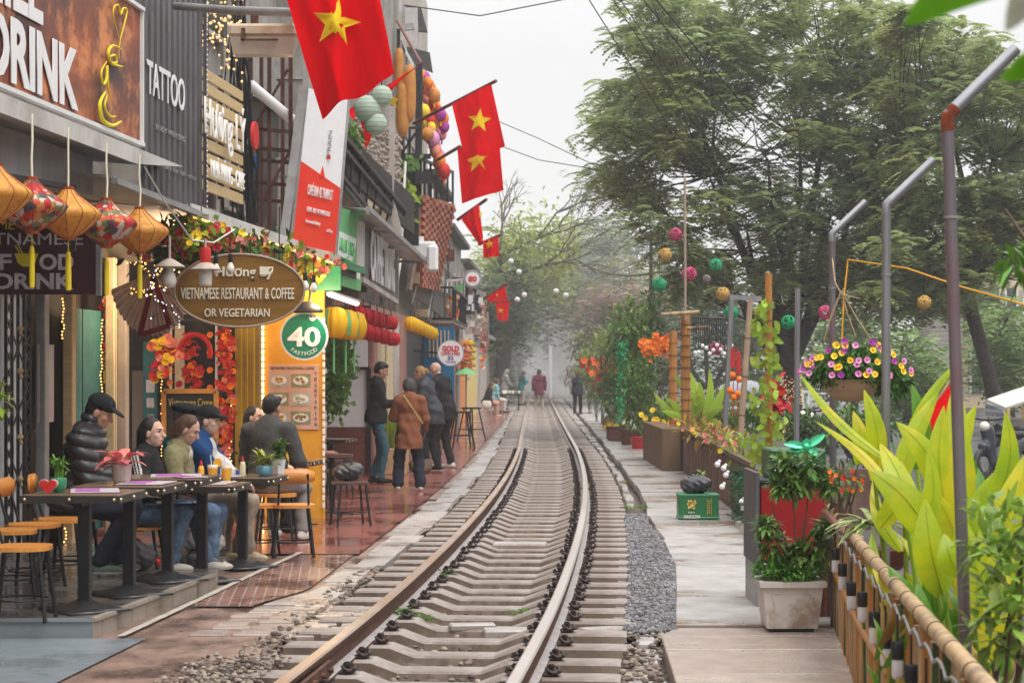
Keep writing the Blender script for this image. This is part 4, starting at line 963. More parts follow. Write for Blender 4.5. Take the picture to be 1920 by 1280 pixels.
mb=MB();q=c+Vector((5*K,-.02,47*K));mb.lathe([(.17,-.02),(.18,0),(.13,.06),(.03,.10)],20,q,sy=.5);mb.tube([q+Vector((.03,0,.05)),q+Vector((.04,.1,.35))],.015,6);mb.build("bracket",M_black,T)
mb=MB();T=thing("tube_lamp","lit fluorescent tube under the green fascia beyond the ochre wall","lamp",P(642,560,24));mb.tube([P(617,551,23.4),P(669,569,25.2)],.028,8);mb.build("tube",M_bulbw,T)
mb=MB();mb.bar(P(614,546,23.4),P(671,565,25.2),.06,.03);mb.build("fitting",M_concl,T)
ld=bpy.data.lights.new("lamp_light",'POINT');ld.energy=45;ld.color=(1,.72,.42);ld.shadow_soft_size=.15;lo=bpy.data.objects.new("lamp_light",ld);COL.objects.link(lo);lo.location=P(600,560,22.2)+Vector((0,-.15,-.05))
ld=bpy.data.lights.new("lamp_light",'POINT');ld.energy=50;ld.color=(1,.70,.42);ld.shadow_soft_size=.2;lo=bpy.data.objects.new("lamp_light",ld);COL.objects.link(lo);lo.location=P(315,530,19.9)
# ------------------------------------------------------------------ buildings farther along, flags, lantern rows
def FP(u,v,dx=0.0):
 lo,hi=22.0,160.0
 for _ in range(40):
  m=(lo+hi)/2
  if(fac_x(m)+dx)/m*FPX+U0<u:lo=m
  else:hi=m
 return P(u,v,lo)
def strip_wall(T,name,Y0,Y1,z0,z1,m,dx=0.0,th=.3,label=None):
 return front(T,name,(fac_x(Y0)+dx,Y0),(fac_x(Y1)+dx,Y1),z0,z1,m,th,label)
def win(T,Y0,Y1,z0,z1,dx=.03,fm=M_concl):
 mb=MB();a=(fac_x(Y0)+dx,Y0);b=(fac_x(Y1)+dx,Y1)
 mb.slab((a[0],a[1],z0),(b[0],b[1],z0),(b[0],b[1],z1),(a[0],a[1],z1),.03);w=mb.build("window",M_glassd,T)
 mb=MB()
 for z in(z0,z1):mb.bar((a[0]+.02,a[1],z),(b[0]+.02,b[1],z),.07)
 for t in(0,.5,1):mb.bar((lerp(a[0],b[0],t)+.02,lerp(a[1],b[1],t),z0),(lerp(a[0],b[0],t)+.02,lerp(a[1],b[1],t),z1),.06)
 mb.build("window_frame",fm,w)
def railing(T,Y0,Y1,z0,z1,dx,m,step=.3,name="balcony_rail"):
 mb=MB();f=lambda y,z:(fac_x(y)+dx,y,z)
 for z in(z0,z1):mb.bar(f(Y0,z),f(Y1,z),.05)
 y=Y0
 while y<Y1:mb.bar(f(y,z0),f(y,z1),.022);y+=step
 mb.bar((fac_x(Y0),Y0,z1),f(Y0,z1),.05);mb.bar((fac_x(Y0),Y0,z0),f(Y0,z0),.05)
 for k in range(4):x=fac_x(Y0)+dx*(k+.5)/4;mb.bar((x,Y0,z0),(x,Y0,z1),.022)
 return mb.build(name,m,T)
def deck(T,Y0,Y1,z,dx,m,th=.12):
 mb=MB();mb.slab((fac_x(Y0)-.1,Y0,z),(fac_x(Y0)+dx,Y0,z),(fac_x(Y1)+dx,Y1,z),(fac_x(Y1)-.1,Y1,z),th);return mb.build("balcony",m,T)
M_recess_shade=mat("recess_shade",(.07,.055,.048),(.03,.026,.024),.85,scale=1.5,stain=(.16,.10,.07),stain_amt=.6,stain_scale=1.5)  # dark wall colour stands in for the shade of recesses
T=thing("shop_building","narrow shop with light green and white fascia beyond the ochre wall","building",(fac_x(27),27,0))
strip_wall(T,"wall",24.4,33.2,-.1,2.6,M_darkwall,-.7);strip_wall(T,"wall",24.4,33.5,2.6,5.2,M_recess_shade,-.5);strip_wall(T,"upper_wall",24.4,33.5,5.2,9.5,M_conc,-.45)
def pq(T,name,pts,m,th=.03,label=None):mb=MB();mb.slab(*[P(*p)for p in pts],th);return mb.build(name,m,T,label=label)
pq(T,"fascia",[(626,480,24.2),(674,502,26.6),(676,400,26.6),(630,388,24.2)],M_lgreen)
pq(T,"sign_panel",[(628,478,24.1),(662,492,26.0),(664,448,26.0),(630,432,24.1)],M_whitesign)
pq(T,"corner_panel",[(664,500,26.0),(679,505,26.7),(680,418,26.7),(666,412,26.0)],M_lgrey)
pq(T,"fascia",[(627,532,24.0),(672,546,26.3),(673,524,26.3),(627,512,24.0)],M_lgreen)
pq(T,"sign_panel",[(627,512,23.95),(672,524,26.25),(672,506,26.25),(640,494,23.95)],M_whitesign)
pq(T,"dark_band",[(632,513,23.9),(664,522,25.6),(664,510,25.6),(632,501,23.9)],M_black)
pq(T,"gutter",[(636,500,23.7),(674,512,25.8),(674,500,25.8),(638,488,23.7)],M_green,.08)
a,b=P(628,455,24.05),P(663,470,25.95)
text("lettering","FRUIT JUICE",T,(a+b)/2+Vector((.03,0,0)),(b-a).normalized(),UZ,.16,M_lgreen,width=(b-a).length*.8,ext=.01)
y=31.5;a,b=P(612,800,y),P(692,690,y)
mb=MB();mb.box(a.x,b.x,y,y+.1,a.z,b.z);mb.build("white_board",M_whitesign,T)
mb=MB();mb.box(a.x,b.x+.02,y-.03,y+.1,.0,a.z);mb.build("wood_dado",M_brownw,T)
mb=MB();a2,b2=P(655,690,y),P(690,630,y);mb.box(a.x,b.x,y,y+.1,b.z,b.z+.95);mb.build("pink_wall",M_pinkw,T)
mb=MB();mb.box(a2.x,b2.x,y-.05,y-.01,a2.z+.02,b2.z);mb.build("window",M_whitesign,T)
mb=MB();mb.bar(P(612,690,y-.04),P(692,690,y-.04),.04);mb.bar(P(692,690,y-.04),P(692,885,y-.04),.06);mb.build("frame",M_black,T)
T=thing("shop_building","shop with a grey framed signboard and cream striped shutters behind the standing man","building",(fac_x(36),36,0))
strip_wall(T,"wall",31.6,41.5,-.1,2.7,M_pinkw);strip_wall(T,"wall",33.4,41.5,2.7,5.0,M_recess_shade,-.2);strip_wall(T,"upper_wall",33.4,41.5,5.0,9.8,M_conc,-.15)
for(u0,u1,m)in((694,702,M_pinkw),(705,716,M_cream),(719,732,M_cream),(735,744,M_concl),(746,753,M_pinkw)):
 a=FP(u0,700,.03);b=FP(u1,700,.03);mb=MB();mb.slab((a.x,a.y,.05),(b.x,b.y,.05),(b.x,b.y,2.5),(a.x,a.y,2.5),.05);mb.build("shutter",m,T)
pq(T,"sign_panel",[(679,520,26.9),(742,562,33),(742,470,33),(681,430,26.9)],mat("sign_grey",(.17,.155,.15),(.12,.11,.11),.5))
a,b=P(688,500,27.4),P(740,532,32.6)
text("lettering","CÀ PHÊ TRỨNG",T,P(713,496,29.7)+Vector((.05,0,.03)),(b-a).normalized(),UZ,.62,M_whitesign,width=(b-a).length*.85,ext=.006,bold=.03)
mb=MB();mb.bar(P(677,524,26.8),P(743,566,33),.07);mb.bar(P(743,566,33),P(743,466,33),.08);mb.build("sign_frame",M_lgrey,T)
T=thing("sheet_awning","slanting corrugated metal awning over the grey signboard","awning",P(700,430,28))
c00,c10,c11,c01=P(640,390,25.5),P(690,400,25.5),P(792,486,33),P(735,470,33)
mb=MB();n=26;vs=[];fs=[]
e0a,e0b=P(636,388,26.2),P(712,484,33.5);e1a,e1b=P(690,392,24.6),P(795,487,33.0)
for i in range(n+1):
 t=i/n;p=e0a.lerp(e0b,t);q=e1a.lerp(e1b,t);dz=.035 if i%2 else 0;vs+=[p+Vector((0,0,dz)),q+Vector((0,0,dz))]
 if i:fs.append((2*i-2,2*i-1,2*i+1,2*i))
mb.add(vs,fs[::2],0);mb.add(vs,fs[1::2],1);mb.build("roof_sheet",[mat("sheet_pale",(.80,.78,.74),(.66,.64,.60),.5,trans=.45),M_lgrey],T)
mb=MB();mb.bar(e1a,e1b,.06);mb.bar(e0a,e0b,.06)
for t in(0,.33,.66,1):mb.bar(e0a.lerp(e0b,t)+Vector((0,0,-.04)),e1a.lerp(e1b,t)+Vector((0,0,-.04)),.04)
mb.build("frame",M_grey,T)
T=thing("steel_terrace","black steel terrace frame and stair rails above the corrugated awning","balcony",P(690,380,27))
mb=MB()
for(p,q,w)in(((640,250,24),(760,395,33),.06),((640,275,24),(755,412,33),.05),((640,330,24),(720,430,30),.05),((645,350,24),(730,450,31),.04)):
 mb.bar(P(*p),P(*q),w)
for k in range(9):t=k/8;mb.bar(P(640,250,24).lerp(P(760,395,33),t),P(640,345,24).lerp(P(740,450,33),t),.03)
mb.build("rail",M_black,T)
mb=MB();mb.slab(P(640,330,25),P(770,440,35),P(770,370,35),P(640,250,25),.06);mb.build("dark_panel",M_darkwall,T)
mb=MB();mb.bar(P(735,200,31),P(732,430,31),.09);mb.bar(P(722,250,31),P(728,380,31),.07);mb.bar(P(732,380,31),P(748,440,31),.12);mb.build("post",M_concl,T)
M_shell=mat("shell_cord",(.40,.33,.27),(.26,.21,.17),.8)
light_curtain("curtain of pale shell like strands hanging beside the twisted flag",P(668,195,27),P(752,260,33),lambda t:lerp(1.0,1.15,t),34,14,.032,M_shell,M_shell,name="bead_curtain",seed=8)
T=thing("hanging_plant","green leafy plant on the terrace behind the twisted flag","plant",P(655,260,26));mb=MB();rg=random.Random(2)
M_leaf=mat("plant_leaf",(.13,.24,.04),(.06,.13,.025),.55,scale=4,island=.45,trans=.25)
M_leafl=mat("plant_leaf_light",(.36,.46,.05),(.22,.34,.04),.55,scale=4,island=.4,trans=.3)
for k in range(160):c=P(655+rg.gauss(0,10),262+rg.gauss(0,14),26+rg.gauss(0,.2));mb.leaf(c,rvec(rg),(0,0,1),.12,.07,.5,2)
mb.build("foliage",M_leaf,T)
T=thing("shop_building","tall building with black steel balcony posts and blue ground floor wall","building",(fac_x(44),44,0))
strip_wall(T,"wall",41.5,50,-.1,2.7,M_black);strip_wall(T,"wall",41.5,49.5,2.7,8.9,M_concl,-.3)
for(Y0,Y1,z0,z1)in((43,45,5.4,6.6),(46,48,5.4,6.6),(43,45,7.4,8.4)):win(T,Y0,Y1,z0,z1,-.25)
mb=MB();mb.bar(P(745,55,41),P(742,210,41),.12);mb.build("post",M_black,T)
mb=MB();mb.bar(P(786,122,43),P(784,390,43),.14);mb.build("post",M_black,T)
mb=MB();mb.bar(P(763,380,42),P(762,460,42),.5,.2);mb.build("post",M_black,T)
mb=MB()
for(p,q)in(((752,240),(785,240)),((752,290),(785,290)),((752,350),(785,345)),((755,285),(784,243)),((768,240),(768,290)),((755,240),(755,290))):mb.bar(P(*p,42.9),P(*q,42.9),.05)
mb.build("balcony_rail",M_black,T)
pq(T,"planter_box",[(752,345,42),(786,345,43),(786,322,43),(752,322,42)],M_black,.3)
pq(T,"planter_box",[(752,300,42.5),(786,300,43),(786,290,43),(752,290,42.5)],M_black,.3)
a,b=P(800,720,47),P(852,612,47);mb=MB();mb.box(a.x-.3,b.x,47,47.2,a.z-.5,b.z);mb.build("blue_wall",M_blue,T)
for k in range(6):q=P(806+k*7,640,46.9);mb=MB();mb.box(q.x-.015,q.x+.015,q.y-.03,q.y,q.z-.35,q.z+.25);mb.build("ribbon",M_wood,T)
mb=MB();mb.slab(P(760,545,42),P(850,612,55),P(850,560,55),P(770,500,42),.05);mb.build("awning_soffit",mat("soffit_grey",(.22,.20,.19),(.16,.15,.14),.7,bands=(1,2.5,(.12,.11,.10),.3)),T)
for(v,z1)in((10,0),(90,0)):pass
T=thing("upper_building","pale upper storeys with jutting dark tin roofs against the sky","building",P(770,300,47))
mb=MB();a=P(755,140,47);b=P(785,-60,47);mb.box(a.x-2.5,b.x,47,52,a.z-3,b.z);mb.build("wall",M_concl,T)
pq(T,"side_wall",[(757,130,46.8),(786,130,46.8),(783,15,46.8),(757,15,46.8)],mat("render_grey",(.50,.47,.46),(.40,.38,.37),.85))
pq(T,"roof",[(772,60,47),(802,62,47),(790,16,47),(758,12,47)],M_roofd,.12)
pq(T,"roof",[(757,112,46),(812,138,46),(806,100,46),(758,88,46)],M_roofd,.12)
pq(T,"side_wall",[(757,100,46.4),(757,90,46.4),(806,103,46.4),(806,108,46.4)],M_grey,.1)
mb=MB();mb.bar(P(735,0,46),P(752,200,46),.16);mb.bar(P(757,-10,45.8),P(757,100,45.8),.07);mb.bar(P(722,55,45.5),P(776,50,45.5),.14);mb.build("gutter",M_grey,T)
mb=MB();mb.bar(P(752,80,44),P(776,125,44),.06);
mb.build("striped_pole",M_white,T)
pq(T,"cornice",[(700,220,46),(748,220,46),(745,-20,46),(700,-20,46)],mat("old_render",(.48,.36,.26),(.36,.29,.23),.85,stain=(.16,.14,.12),stain_amt=.7,stain_scale=2),.3)
T=thing("lattice_balcony","terracotta brick lattice screen tapering down past the white box","balcony",P(805,450,45))
M_terra=mat("terracotta",(.50,.19,.13),(.40,.14,.09),.8,island=.15,scale=4)
A,B,Cc,D=P(782,538,43),P(818,545,48),P(849,384,48),P(784,364,43)
mb=MB();nr,ncl=24,11
for r in range(nr):
 for c_ in range(ncl):
  if(r+c_)%2:continue
  s=c_/ncl;t=r/nr
  p0=A.lerp(B,s).lerp(D.lerp(Cc,s),t);p1=A.lerp(B,(c_+1.15)/ncl).lerp(D.lerp(Cc,(c_+1.15)/ncl),t);up=(D-A)/nr*.98
  mb.slab(p0,p1,p1+up,p0+up,.10)
for s in(0,1):mb.bar(A.lerp(B,s),D.lerp(Cc,s),.12)
mb.build("brick_screen",M_terra,T)
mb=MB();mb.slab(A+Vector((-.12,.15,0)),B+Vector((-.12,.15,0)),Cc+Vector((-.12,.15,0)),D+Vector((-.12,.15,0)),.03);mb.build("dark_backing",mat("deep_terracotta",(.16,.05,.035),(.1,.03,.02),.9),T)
mb=MB()
for k in range(7):t=k/6;p=D.lerp(Cc,t);mb.bar(p,p+Vector((0,0,.75)),.05)
mb.bar(D+Vector((0,0,.75)),Cc+Vector((0,0,.75)),.06);mb.build("balcony_rail",M_black,T)
a=P(798,510,42.5);b=P(820,455,42.5);T=thing("air_conditioner","large white box unit hanging in front of the terracotta lattice","air conditioner",a)
mb=MB();mb.bbox(a.x-.35,b.x-.02,42.3,42.9,b.z-.35,b.z+.02,.05);mb.build("side_box",M_white,T);mb=MB();mb.bbox(b.x-.21,b.x+.02,42.25,42.6,a.z,b.z-.05,.05);mb.build("cover",M_whitesign,T)
def farshop(label,Y0,Y1,zt,mlow,mup,dx=0.0,nm="shop_building"):
 T=thing(nm,label,"building",(fac_x(Y0),Y0,0));strip_wall(T,"wall",Y0,Y1,-.1,2.6,mlow,dx);strip_wall(T,"wall",Y0,Y1,2.6,zt,mup,dx-.15)
 mb=MB();mb.slab((fac_x(Y0)+dx-.5,Y0,zt),(fac_x(Y0)+dx+.15,Y0,zt),(fac_x(Y1)+dx+.15,Y1,zt),(fac_x(Y1)+dx-.5,Y1,zt),.15);mb.build("roof",M_roofd,T)
 strip_end=MB();strip_end.box(fac_x(Y0)+dx-4,fac_x(Y0)+dx-.1,Y0,Y0+.1,2.6,zt);strip_end.build("side_wall",M_conc,T)
 k=0;y=Y0+1
 while y+1.6<Y1:
  for z in(3.3,5.0):
   if z+1.2<zt:win(T,y,y+1.4,z,z+1.2,dx-.12)
  y+=2.6;k+=1
 return T
T=farshop("shop with grey fabric rolls over its awning beside the round white sign",50,58,6.3,M_pinkw,M_concl)
deck(T,50,58,2.75,.5,M_concl);railing(T,50,58,2.85,3.6,.5,M_black)
pq(T,"fascia",[(818,590,52),(862,620,60),(862,592,60),(826,556,52)],M_lgrey,.04)
pq(T,"fascia",[(845,552,55),(868,545,55),(868,532,55),(850,538,55)],M_lgreen,.05)
rg=random.Random(23);T2=thing("wall_clutter","meter boxes, pipes and cable loops fixed along the middle shop fronts","fixtures",(fac_x(40),40,3))
for k in range(26):
 y=rg.uniform(33,58);z=rg.uniform(2.7,4.6);x=fac_x(y)+.05;mb=MB();w=rg.uniform(.12,.35);mb.bbox(x-.1,x+rg.uniform(.1,.25),y,y+w,z,z+w*rg.uniform(.8,1.6),.01);mb.build("box",(M_whitesign,M_lgrey,M_brownw,M_grey,M_cream)[rg.randrange(5)],T2)
for k in range(14):
 y=rg.uniform(32,56);mb=MB();x=fac_x(y)+.12;mb.tube([(x,y,rg.uniform(2.5,3.5)),(x+.05,y+rg.uniform(.5,2),rg.uniform(3,4)),(x,y+rg.uniform(2,5),rg.uniform(3.6,6))],rg.uniform(.015,.045),6);mb.build("pipe",(M_black,M_lgrey,M_brown)[k%3],T2)
T=farshop("orange fronted shop behind the yellow tiered lanterns",58.5,69,5.6,M_orangew,M_conc);deck(T,58.5,69,3.4,.45,M_grey);railing(T,58.5,69,3.5,4.2,.45,M_black,.5)
T=farshop("small pale yellow shop near the seated cafe guests",69.5,79,5.2,mat("pale_yellow_wall",(.70,.55,.22),(.60,.46,.18),.7),M_concl)
T=farshop("last low grey shop before the ivy covered wall",79.5,90,4.6,M_concl,M_conc);deck(T,79.5,90,2.9,.4,M_grey)
mb=MB();a=P(858,800,58);mb.tube([(a.x,a.y,0),(a.x,a.y,3.2)],.07,8);setp(mb.build("pipe_post",M_grey,loc=(a.x,a.y,0)),"grey pipe post rising beside the orange front under the round white sign","post")
rg=random.Random(42)
T=thing("wall_collage","patchwork of grey photographs and trinkets pinned on the far shop front","display",P(895,600,62))
for k in range(54):
 u=rg.uniform(876,910);v=rg.uniform(545,650);q=P(u,v,60+(u-876)*.1);s=rg.uniform(.05,.11);mb=MB();mb.box(q.x-s,q.x+s,q.y-.02,q.y,q.z-s*rg.uniform(.7,1.3),q.z+s)
 mb.build("picture",(M_grey,M_concl,M_darkwall,M_pinkw,M_whitesign)[rg.randrange(5)],T)
c=P(845,662,40);K=40/3900
T=thing("round_sign","round white sign lettered GOLD COFFEE & BEER 32","sign",c)
mb=MB();disc(mb,c+Vector((0,.1,0)),25*K,.1);mb.build("rim",M_grey,T);mb=MB();disc(mb,c,23.2*K,.006);mb.build("face",mat("sign_pale",(.74,.74,.78),(.72,.68,.72),.4),T)
text("lettering","GOLD",T,c+Vector((0,-.01,9*K)),X,UZ,9.5*K,M_red,width=32*K,ext=.006,bold=.04)
text("lettering","COFFEE & BEER",T,c+Vector((0,-.01,-.5*K)),X,UZ,5.5*K,M_red,width=36*K,ext=.006,bold=.01)
M_navy=mat("navy_ink",(.03,.04,.22),(.02,.03,.18),.5)
text("lettering","32",T,c+Vector((0,-.01,-9*K)),X,UZ,6.5*K,M_navy,width=11*K,ext=.006,bold=.02)
text("lettering","Train street",T,c+Vector((0,-.01,-16*K)),X,UZ,3.5*K,M_navy,width=20*K,ext=.006)
mb=MB();mb.bar(c+Vector((-24*K,.05,0)),c+Vector((-70*K,.05,5*K)),.04);mb.build("bracket",M_black,T)
c=P(886,523,44);K=44/3900
T=thing("round_sign","small round white sign with red figures 80, high on the far front","sign",c)
mb=MB();disc(mb,c+Vector((0,.1,0)),17.5*K,.1);mb.build("rim",M_grey,T);mb=MB();disc(mb,c+Vector((0,-.005,0)),13*K,.01);mb.build("face",M_whitesign,T)
text("lettering","80",T,c+Vector((0,-.02,0)),X,UZ,10*K,M_red,width=16*K,ext=.006,bold=.04)
mb=MB();mb.bar(c+Vector((-17*K,.05,0)),c+Vector((-50*K,.05,-4*K)),.05);mb.build("bracket",M_lgrey,T)
M_flag=mat("flag_red",(.80,.002,.008),(.70,.002,.007),.9,scale=3,trans=.25,spec=.05)
M_star=mat("flag_star",(.92,.70,.02),(.90,.62,.02),.55,trans=.2)
def flag(label,quad,Y,star,sr,rot=0.0,waves=2.2,amp=.05,pole=None,sq=1.0,ph=0.0,shear=0.0):
 """quad: pixel corners TL, TR, BR, BL of the hanging cloth at depth Y"""
 Q=[P(u,v,Y)for u,v in quad];T=thing("flag",label,"flag",P(quad[0][0],quad[0][1],Y),0,"red flags with a yellow star along the street")
 n=28;mb=MB();vs=[];fs=[]
 def pt(s,t):
  p=(Q[0].lerp(Q[1],s)).lerp(Q[3].lerp(Q[2],s),t);w=math.sin(s*waves*6.283+t*1.7+ph)*amp*(.5+.8*t)+math.sin(s*15+t*7+ph)*amp*.4+math.sin(s*27-t*4)*amp*.15
  return p+Vector((0,w,0))
 for i in range(n+1):
  for j in range(n+1):
   vs.append(pt(j/n,i/n))
   if i and j:a=i*(n+1)+j;fs.append((a-n-2,a-n-1,a,a-1))
 mb.add(vs,fs,0,True);mb.build("cloth",M_flag,T)
 cs=P(star[0],star[1],Y);k=Y/3900;mb=MB();pts=[]
 for i in range(10):
  r=(sr if i%2==0 else sr*.42)*k;a=rad(90+i*36+rot);pts.append((r*math.cos(a)*sq+r*math.sin(a)*shear,r*math.sin(a)))
 QX=[q.x for q in Q];
 def wv(x,z):
  best=min(range(0,len(vs),1),key=lambda q:(vs[q][0]-x)**2+(vs[q][2]-z)**2);return vs[best][1]
 sub=[(0,0)]
 rings=[.35,.7,1.0];V=[Vector((cs.x,wv(cs.x,cs.z)-.014,cs.z))]
 for rr in rings:
  for i in range(10):
   x=cs.x+pts[i][0]*rr;z=cs.z+pts[i][1]*rr;V.append(Vector((x,wv(x,z)-.014,z)))
 F=[(0,1+i,1+(i+1)%10)for i in range(10)]
 for r in range(2):F+=[(1+r*10+i,11+r*10+i,11+r*10+(i+1)%10,1+r*10+(i+1)%10)for i in range(10)]
 mb.add(V,F,0,True);mb.build("star",M_star,T)
 if pole:mb=MB();mb.tube([P(*pole[0]),P(*pole[1])],.014*Y/20+.004,6);mb.build("pole",M_brownw,T)
 return T
flag("largest red flag with yellow star, hanging nearest above the banner",[(520,-60),(700,-70),(741,142),(601,219)],15,(630,46),46,-8,1.6,.10,pole=((420,-100,15.6),(720,-62,14.9)))
flag("small twisted red flag behind the pale round lanterns",[(786,122),(728,168),(687,279),(651,205)],27.5,(733,187),18,-20,1.2,.06,pole=((790,120,27.5),(745,40,30)),sq=.9,shear=-.5)
flag("upper of the two overlapping red flags against the sky",[(847,195),(921,157),(947,274),(872,300)],29,(899,227),23,-5,1.2,.05,pole=((775,232,31),(930,152,29)))
flag("lower of the two overlapping red flags against the sky",[(857,275),(936,262),(944,356),(866,381)],30,(894,302),22,8,1.1,.05,pole=((820,300,32),(862,275,30)),sq=1.05)
flag("red flag folded narrow under the two overlapping flags",[(864,410),(898,382),(906,445),(901,462)],37,(901,402),9,0,1.0,.05,pole=((858,412,38),(912,374,37)),sq=.4)
flag("small square red flag beside the folded one and a dark branch",[(905,452),(934,444),(937,480),(906,484)],44,(918,458),9,10,1.0,.05,pole=((898,458,45),(940,440,44)))
flag("far red flag blown to a wedge over the ivy wall",[(914,556),(947,536),(952,564),(916,567)],58,(932,553),4,0,1.0,.04,pole=((908,560,59),(952,532,58)),sq=.6)
flag("lowest far red flag hanging over the street end",[(929,568),(955,566),(952,602),(933,600)],62,(939,582),6,0,1.0,.04,pole=((925,566,63),(958,564,62)))
M_ball=mat("lantern_pale",(.60,.70,.58),(.50,.60,.50),.6,scale=20,bands=(2,18,(.40,.46,.40),.25),trans=.3)
def balls(label,lst,Y,m,name="round_lantern",cat="lantern",group=None):
 for i,(u,v,r)in enumerate(lst):
  c=P(u,v,Y);k=Y/3900;mb=MB();T=thing(name,label[i]if isinstance(label,list)else label,cat,c,0,group)
  n=16;mb.lathe([(max(1e-4,r*k*math.cos(a)),r*k*math.sin(a))for a in[math.pi*(j/12-.5)for j in range(13)]],n,c,fn=lambda a,z:1-.06*abs(math.sin(a*6)))
  mb.build("shade",m,T);mb=MB();mb.tube([c+Vector((0,0,r*k)),c+Vector((0,0,r*k+.12))],.01,5);mb.build("cord",M_black,T)
balls(["pale green round lantern with writing, upper one before the twisted flag","pale round lantern, lower one before the twisted flag","white round lantern tucked behind the big flag's lower corner"],[(690,205,26),(704,232,22),(716,180,20)],26.5,M_ball,group="pale round lanterns by the twisted flag")
M_osilk=mat("orange_silk",(.78,.38,.10),(.66,.28,.07),.6,trans=.3,scale=8)
for i,(u,v,rx,rz_,lab)in enumerate([(755,205,13,52,"long orange silk lantern nearest the black post"),(768,175,12,55,"long orange silk lantern reaching highest beside the post"),(748,130,9,40,"long orange silk lantern behind the flag's edge")]):
 c=P(u,v,40);k=40/3900;mb=MB();T=thing("long_lantern",lab,"lantern",c,0,"long orange lanterns")
 mb.lathe([(rx*k*math.sqrt(max(.02,1-(z/rz_)**4)),z*k)for z in range(-rz_,rz_+1,5)],14,c,fn=lambda a,z:1-.08*abs(math.sin(a*5)));mb.build("shade",M_osilk,T)
cols=[M_fpur,M_fpink,M_forg,M_fred,M_fyel,M_osilk,M_fmag]
rg=random.Random(17)
def lantern_strand(label,pts,n,Y,r,seed):
 rg=random.Random(seed)
 mb=MB();mb.tube([P(*pts[0],Y),P(*pts[1],Y)],.012,4)
 setp(mb.build("lantern_line",M_black,loc=P(*pts[0],Y)),label+" (its cord)","cord")if False else None
 for k in range(n):
  t=(k+.5)/n;u=lerp(pts[0][0],pts[1][0],t)+rg.uniform(-4,4);v=lerp(pts[0][1],pts[1][1],t)+rg.uniform(-3,3);c=P(u,v,Y+rg.uniform(-.3,.3));m=cols[rg.randrange(len(cols))];kk=Y/3900;rr=r*kk*rg.uniform(.8,1.15)
  T=thing("paper_lantern",label,"lantern",c,0,"small bright paper lanterns strung on the far balconies");mb=MB()
  mb.lathe([(max(1e-3,rr*math.cos(a)),rr*1.25*math.sin(a))for a in[math.pi*(j/8-.5)for j in range(9)]],12,c,fn=lambda a,z:1-.1*abs(math.sin(a*4)));mb.build("shade",m,T)
  mb=MB();mb.tube([c+Vector((0,0,-rr*1.2)),c+Vector((0,0,-rr*2))],.02,5);mb.build("tassel",cols[rg.randrange(len(cols))],T)
lantern_strand("small bright paper lantern in the dense string slanting right of the black balcony post",((795,138),(834,240)),20,44,10,1)
lantern_strand("small bright paper lantern in the dense string slanting right of the black balcony post",((790,150),(826,255)),16,45,10,2)
lantern_strand("paper lantern hanging in the loose bunch over the terracotta lattice",((796,205),(812,262)),7,43.5,12,3)
lantern_strand("paper lantern hanging in the loose bunch over the terracotta lattice",((806,250),(834,330)),13,44,12,4)
c=P(801,252,43)
balls(["large orange round lantern beside the black post under the slanting string"],[(801,252,13)],43,M_osilk)
M_redsilk=mat("red_silk",(.60,.015,.03),(.50,.010,.02),.5,trans=.2)
M_ysilk=mat("yellow_silk",(.92,.58,.02),(.86,.46,.015),.5,trans=.25,scale=4)
def fabric_lantern(label,c,r,h,m,group,strips=None):
 T=thing("cloth_lantern",label,"lantern",c,0,group);mb=MB();n=28
 prof=[(r*.35,h*.5),(r*.75,h*.42),(r,h*.1),(r*.98,-h*.12),(r*.8,-h*.4),(r*.55,-h*.5)]
 mb.lathe(prof,48,c,fn=lambda a,z:1-.16*abs(math.cos(a*5))**3);mb.build("shade",m,T)
 mb=MB();mb.tube([c+Vector((0,0,h*.5)),c+Vector((0,0,h*.5+.12))],.008,4);mb.build("cord",M_black,T)
 if strips:
  for i,sm in enumerate(strips):
   mb=MB();a0=rad(-118+i*24)
   vs=[];fs=[]
   for j,(rr,z)in enumerate(prof[1:5]):
    for a in(a0-.13,a0+.13):vs.append(c+Vector((rr*1.03*math.cos(a),rr*1.03*math.sin(a),z)))
    if j:fs.append((2*j-2,2*j-1,2*j+1,2*j))
   mb.add(vs,fs,0,True);mb.build("stripe",sm,T)
  mb=MB();mb.tube([c+Vector((0,0,-h*.5)),c+Vector((0,0,-h*.5-.42))],.014,6);mb.build("tassel",strips[-1],T)
 return T
for i,(u,v,y,lab)in enumerate([(626,604,24.6,"yellow cloth lantern nearest the ochre wall in the shop row"),(648,608,25.5,"yellow cloth lantern with red and green stripes, middle of the three"),(664,611,26.6,"yellow cloth lantern with stripes beside the red lanterns")]):
 fabric_lantern(lab,P(u,v,y),.17,.36,M_ysilk,"yellow cloth lanterns beyond the ochre wall",(M_lgreen,M_red,M_lgreen)if i else(M_lgreen,))
for r_,vv in((0,588),(1,618)):
 for i in range(6):
  y=27.5+i*1.35;u=668+i*13;c=P(u+(4 if r_ else 0),vv+i*3.5,y)
  fabric_lantern(("round red lantern in the upper row over the cream shutters","round red lantern in the lower row over the cream shutters")[r_],c,.125,.22,M_redsilk,"red lanterns in two rows")
for i in range(9):
 y=40+i*1.1;c=P(770+i*7,606+i*3.2,y);fabric_lantern("small yellow lantern in the slanting row before the blue wall",c,.13,.26,M_ysilk,"yellow lanterns before the blue wall")
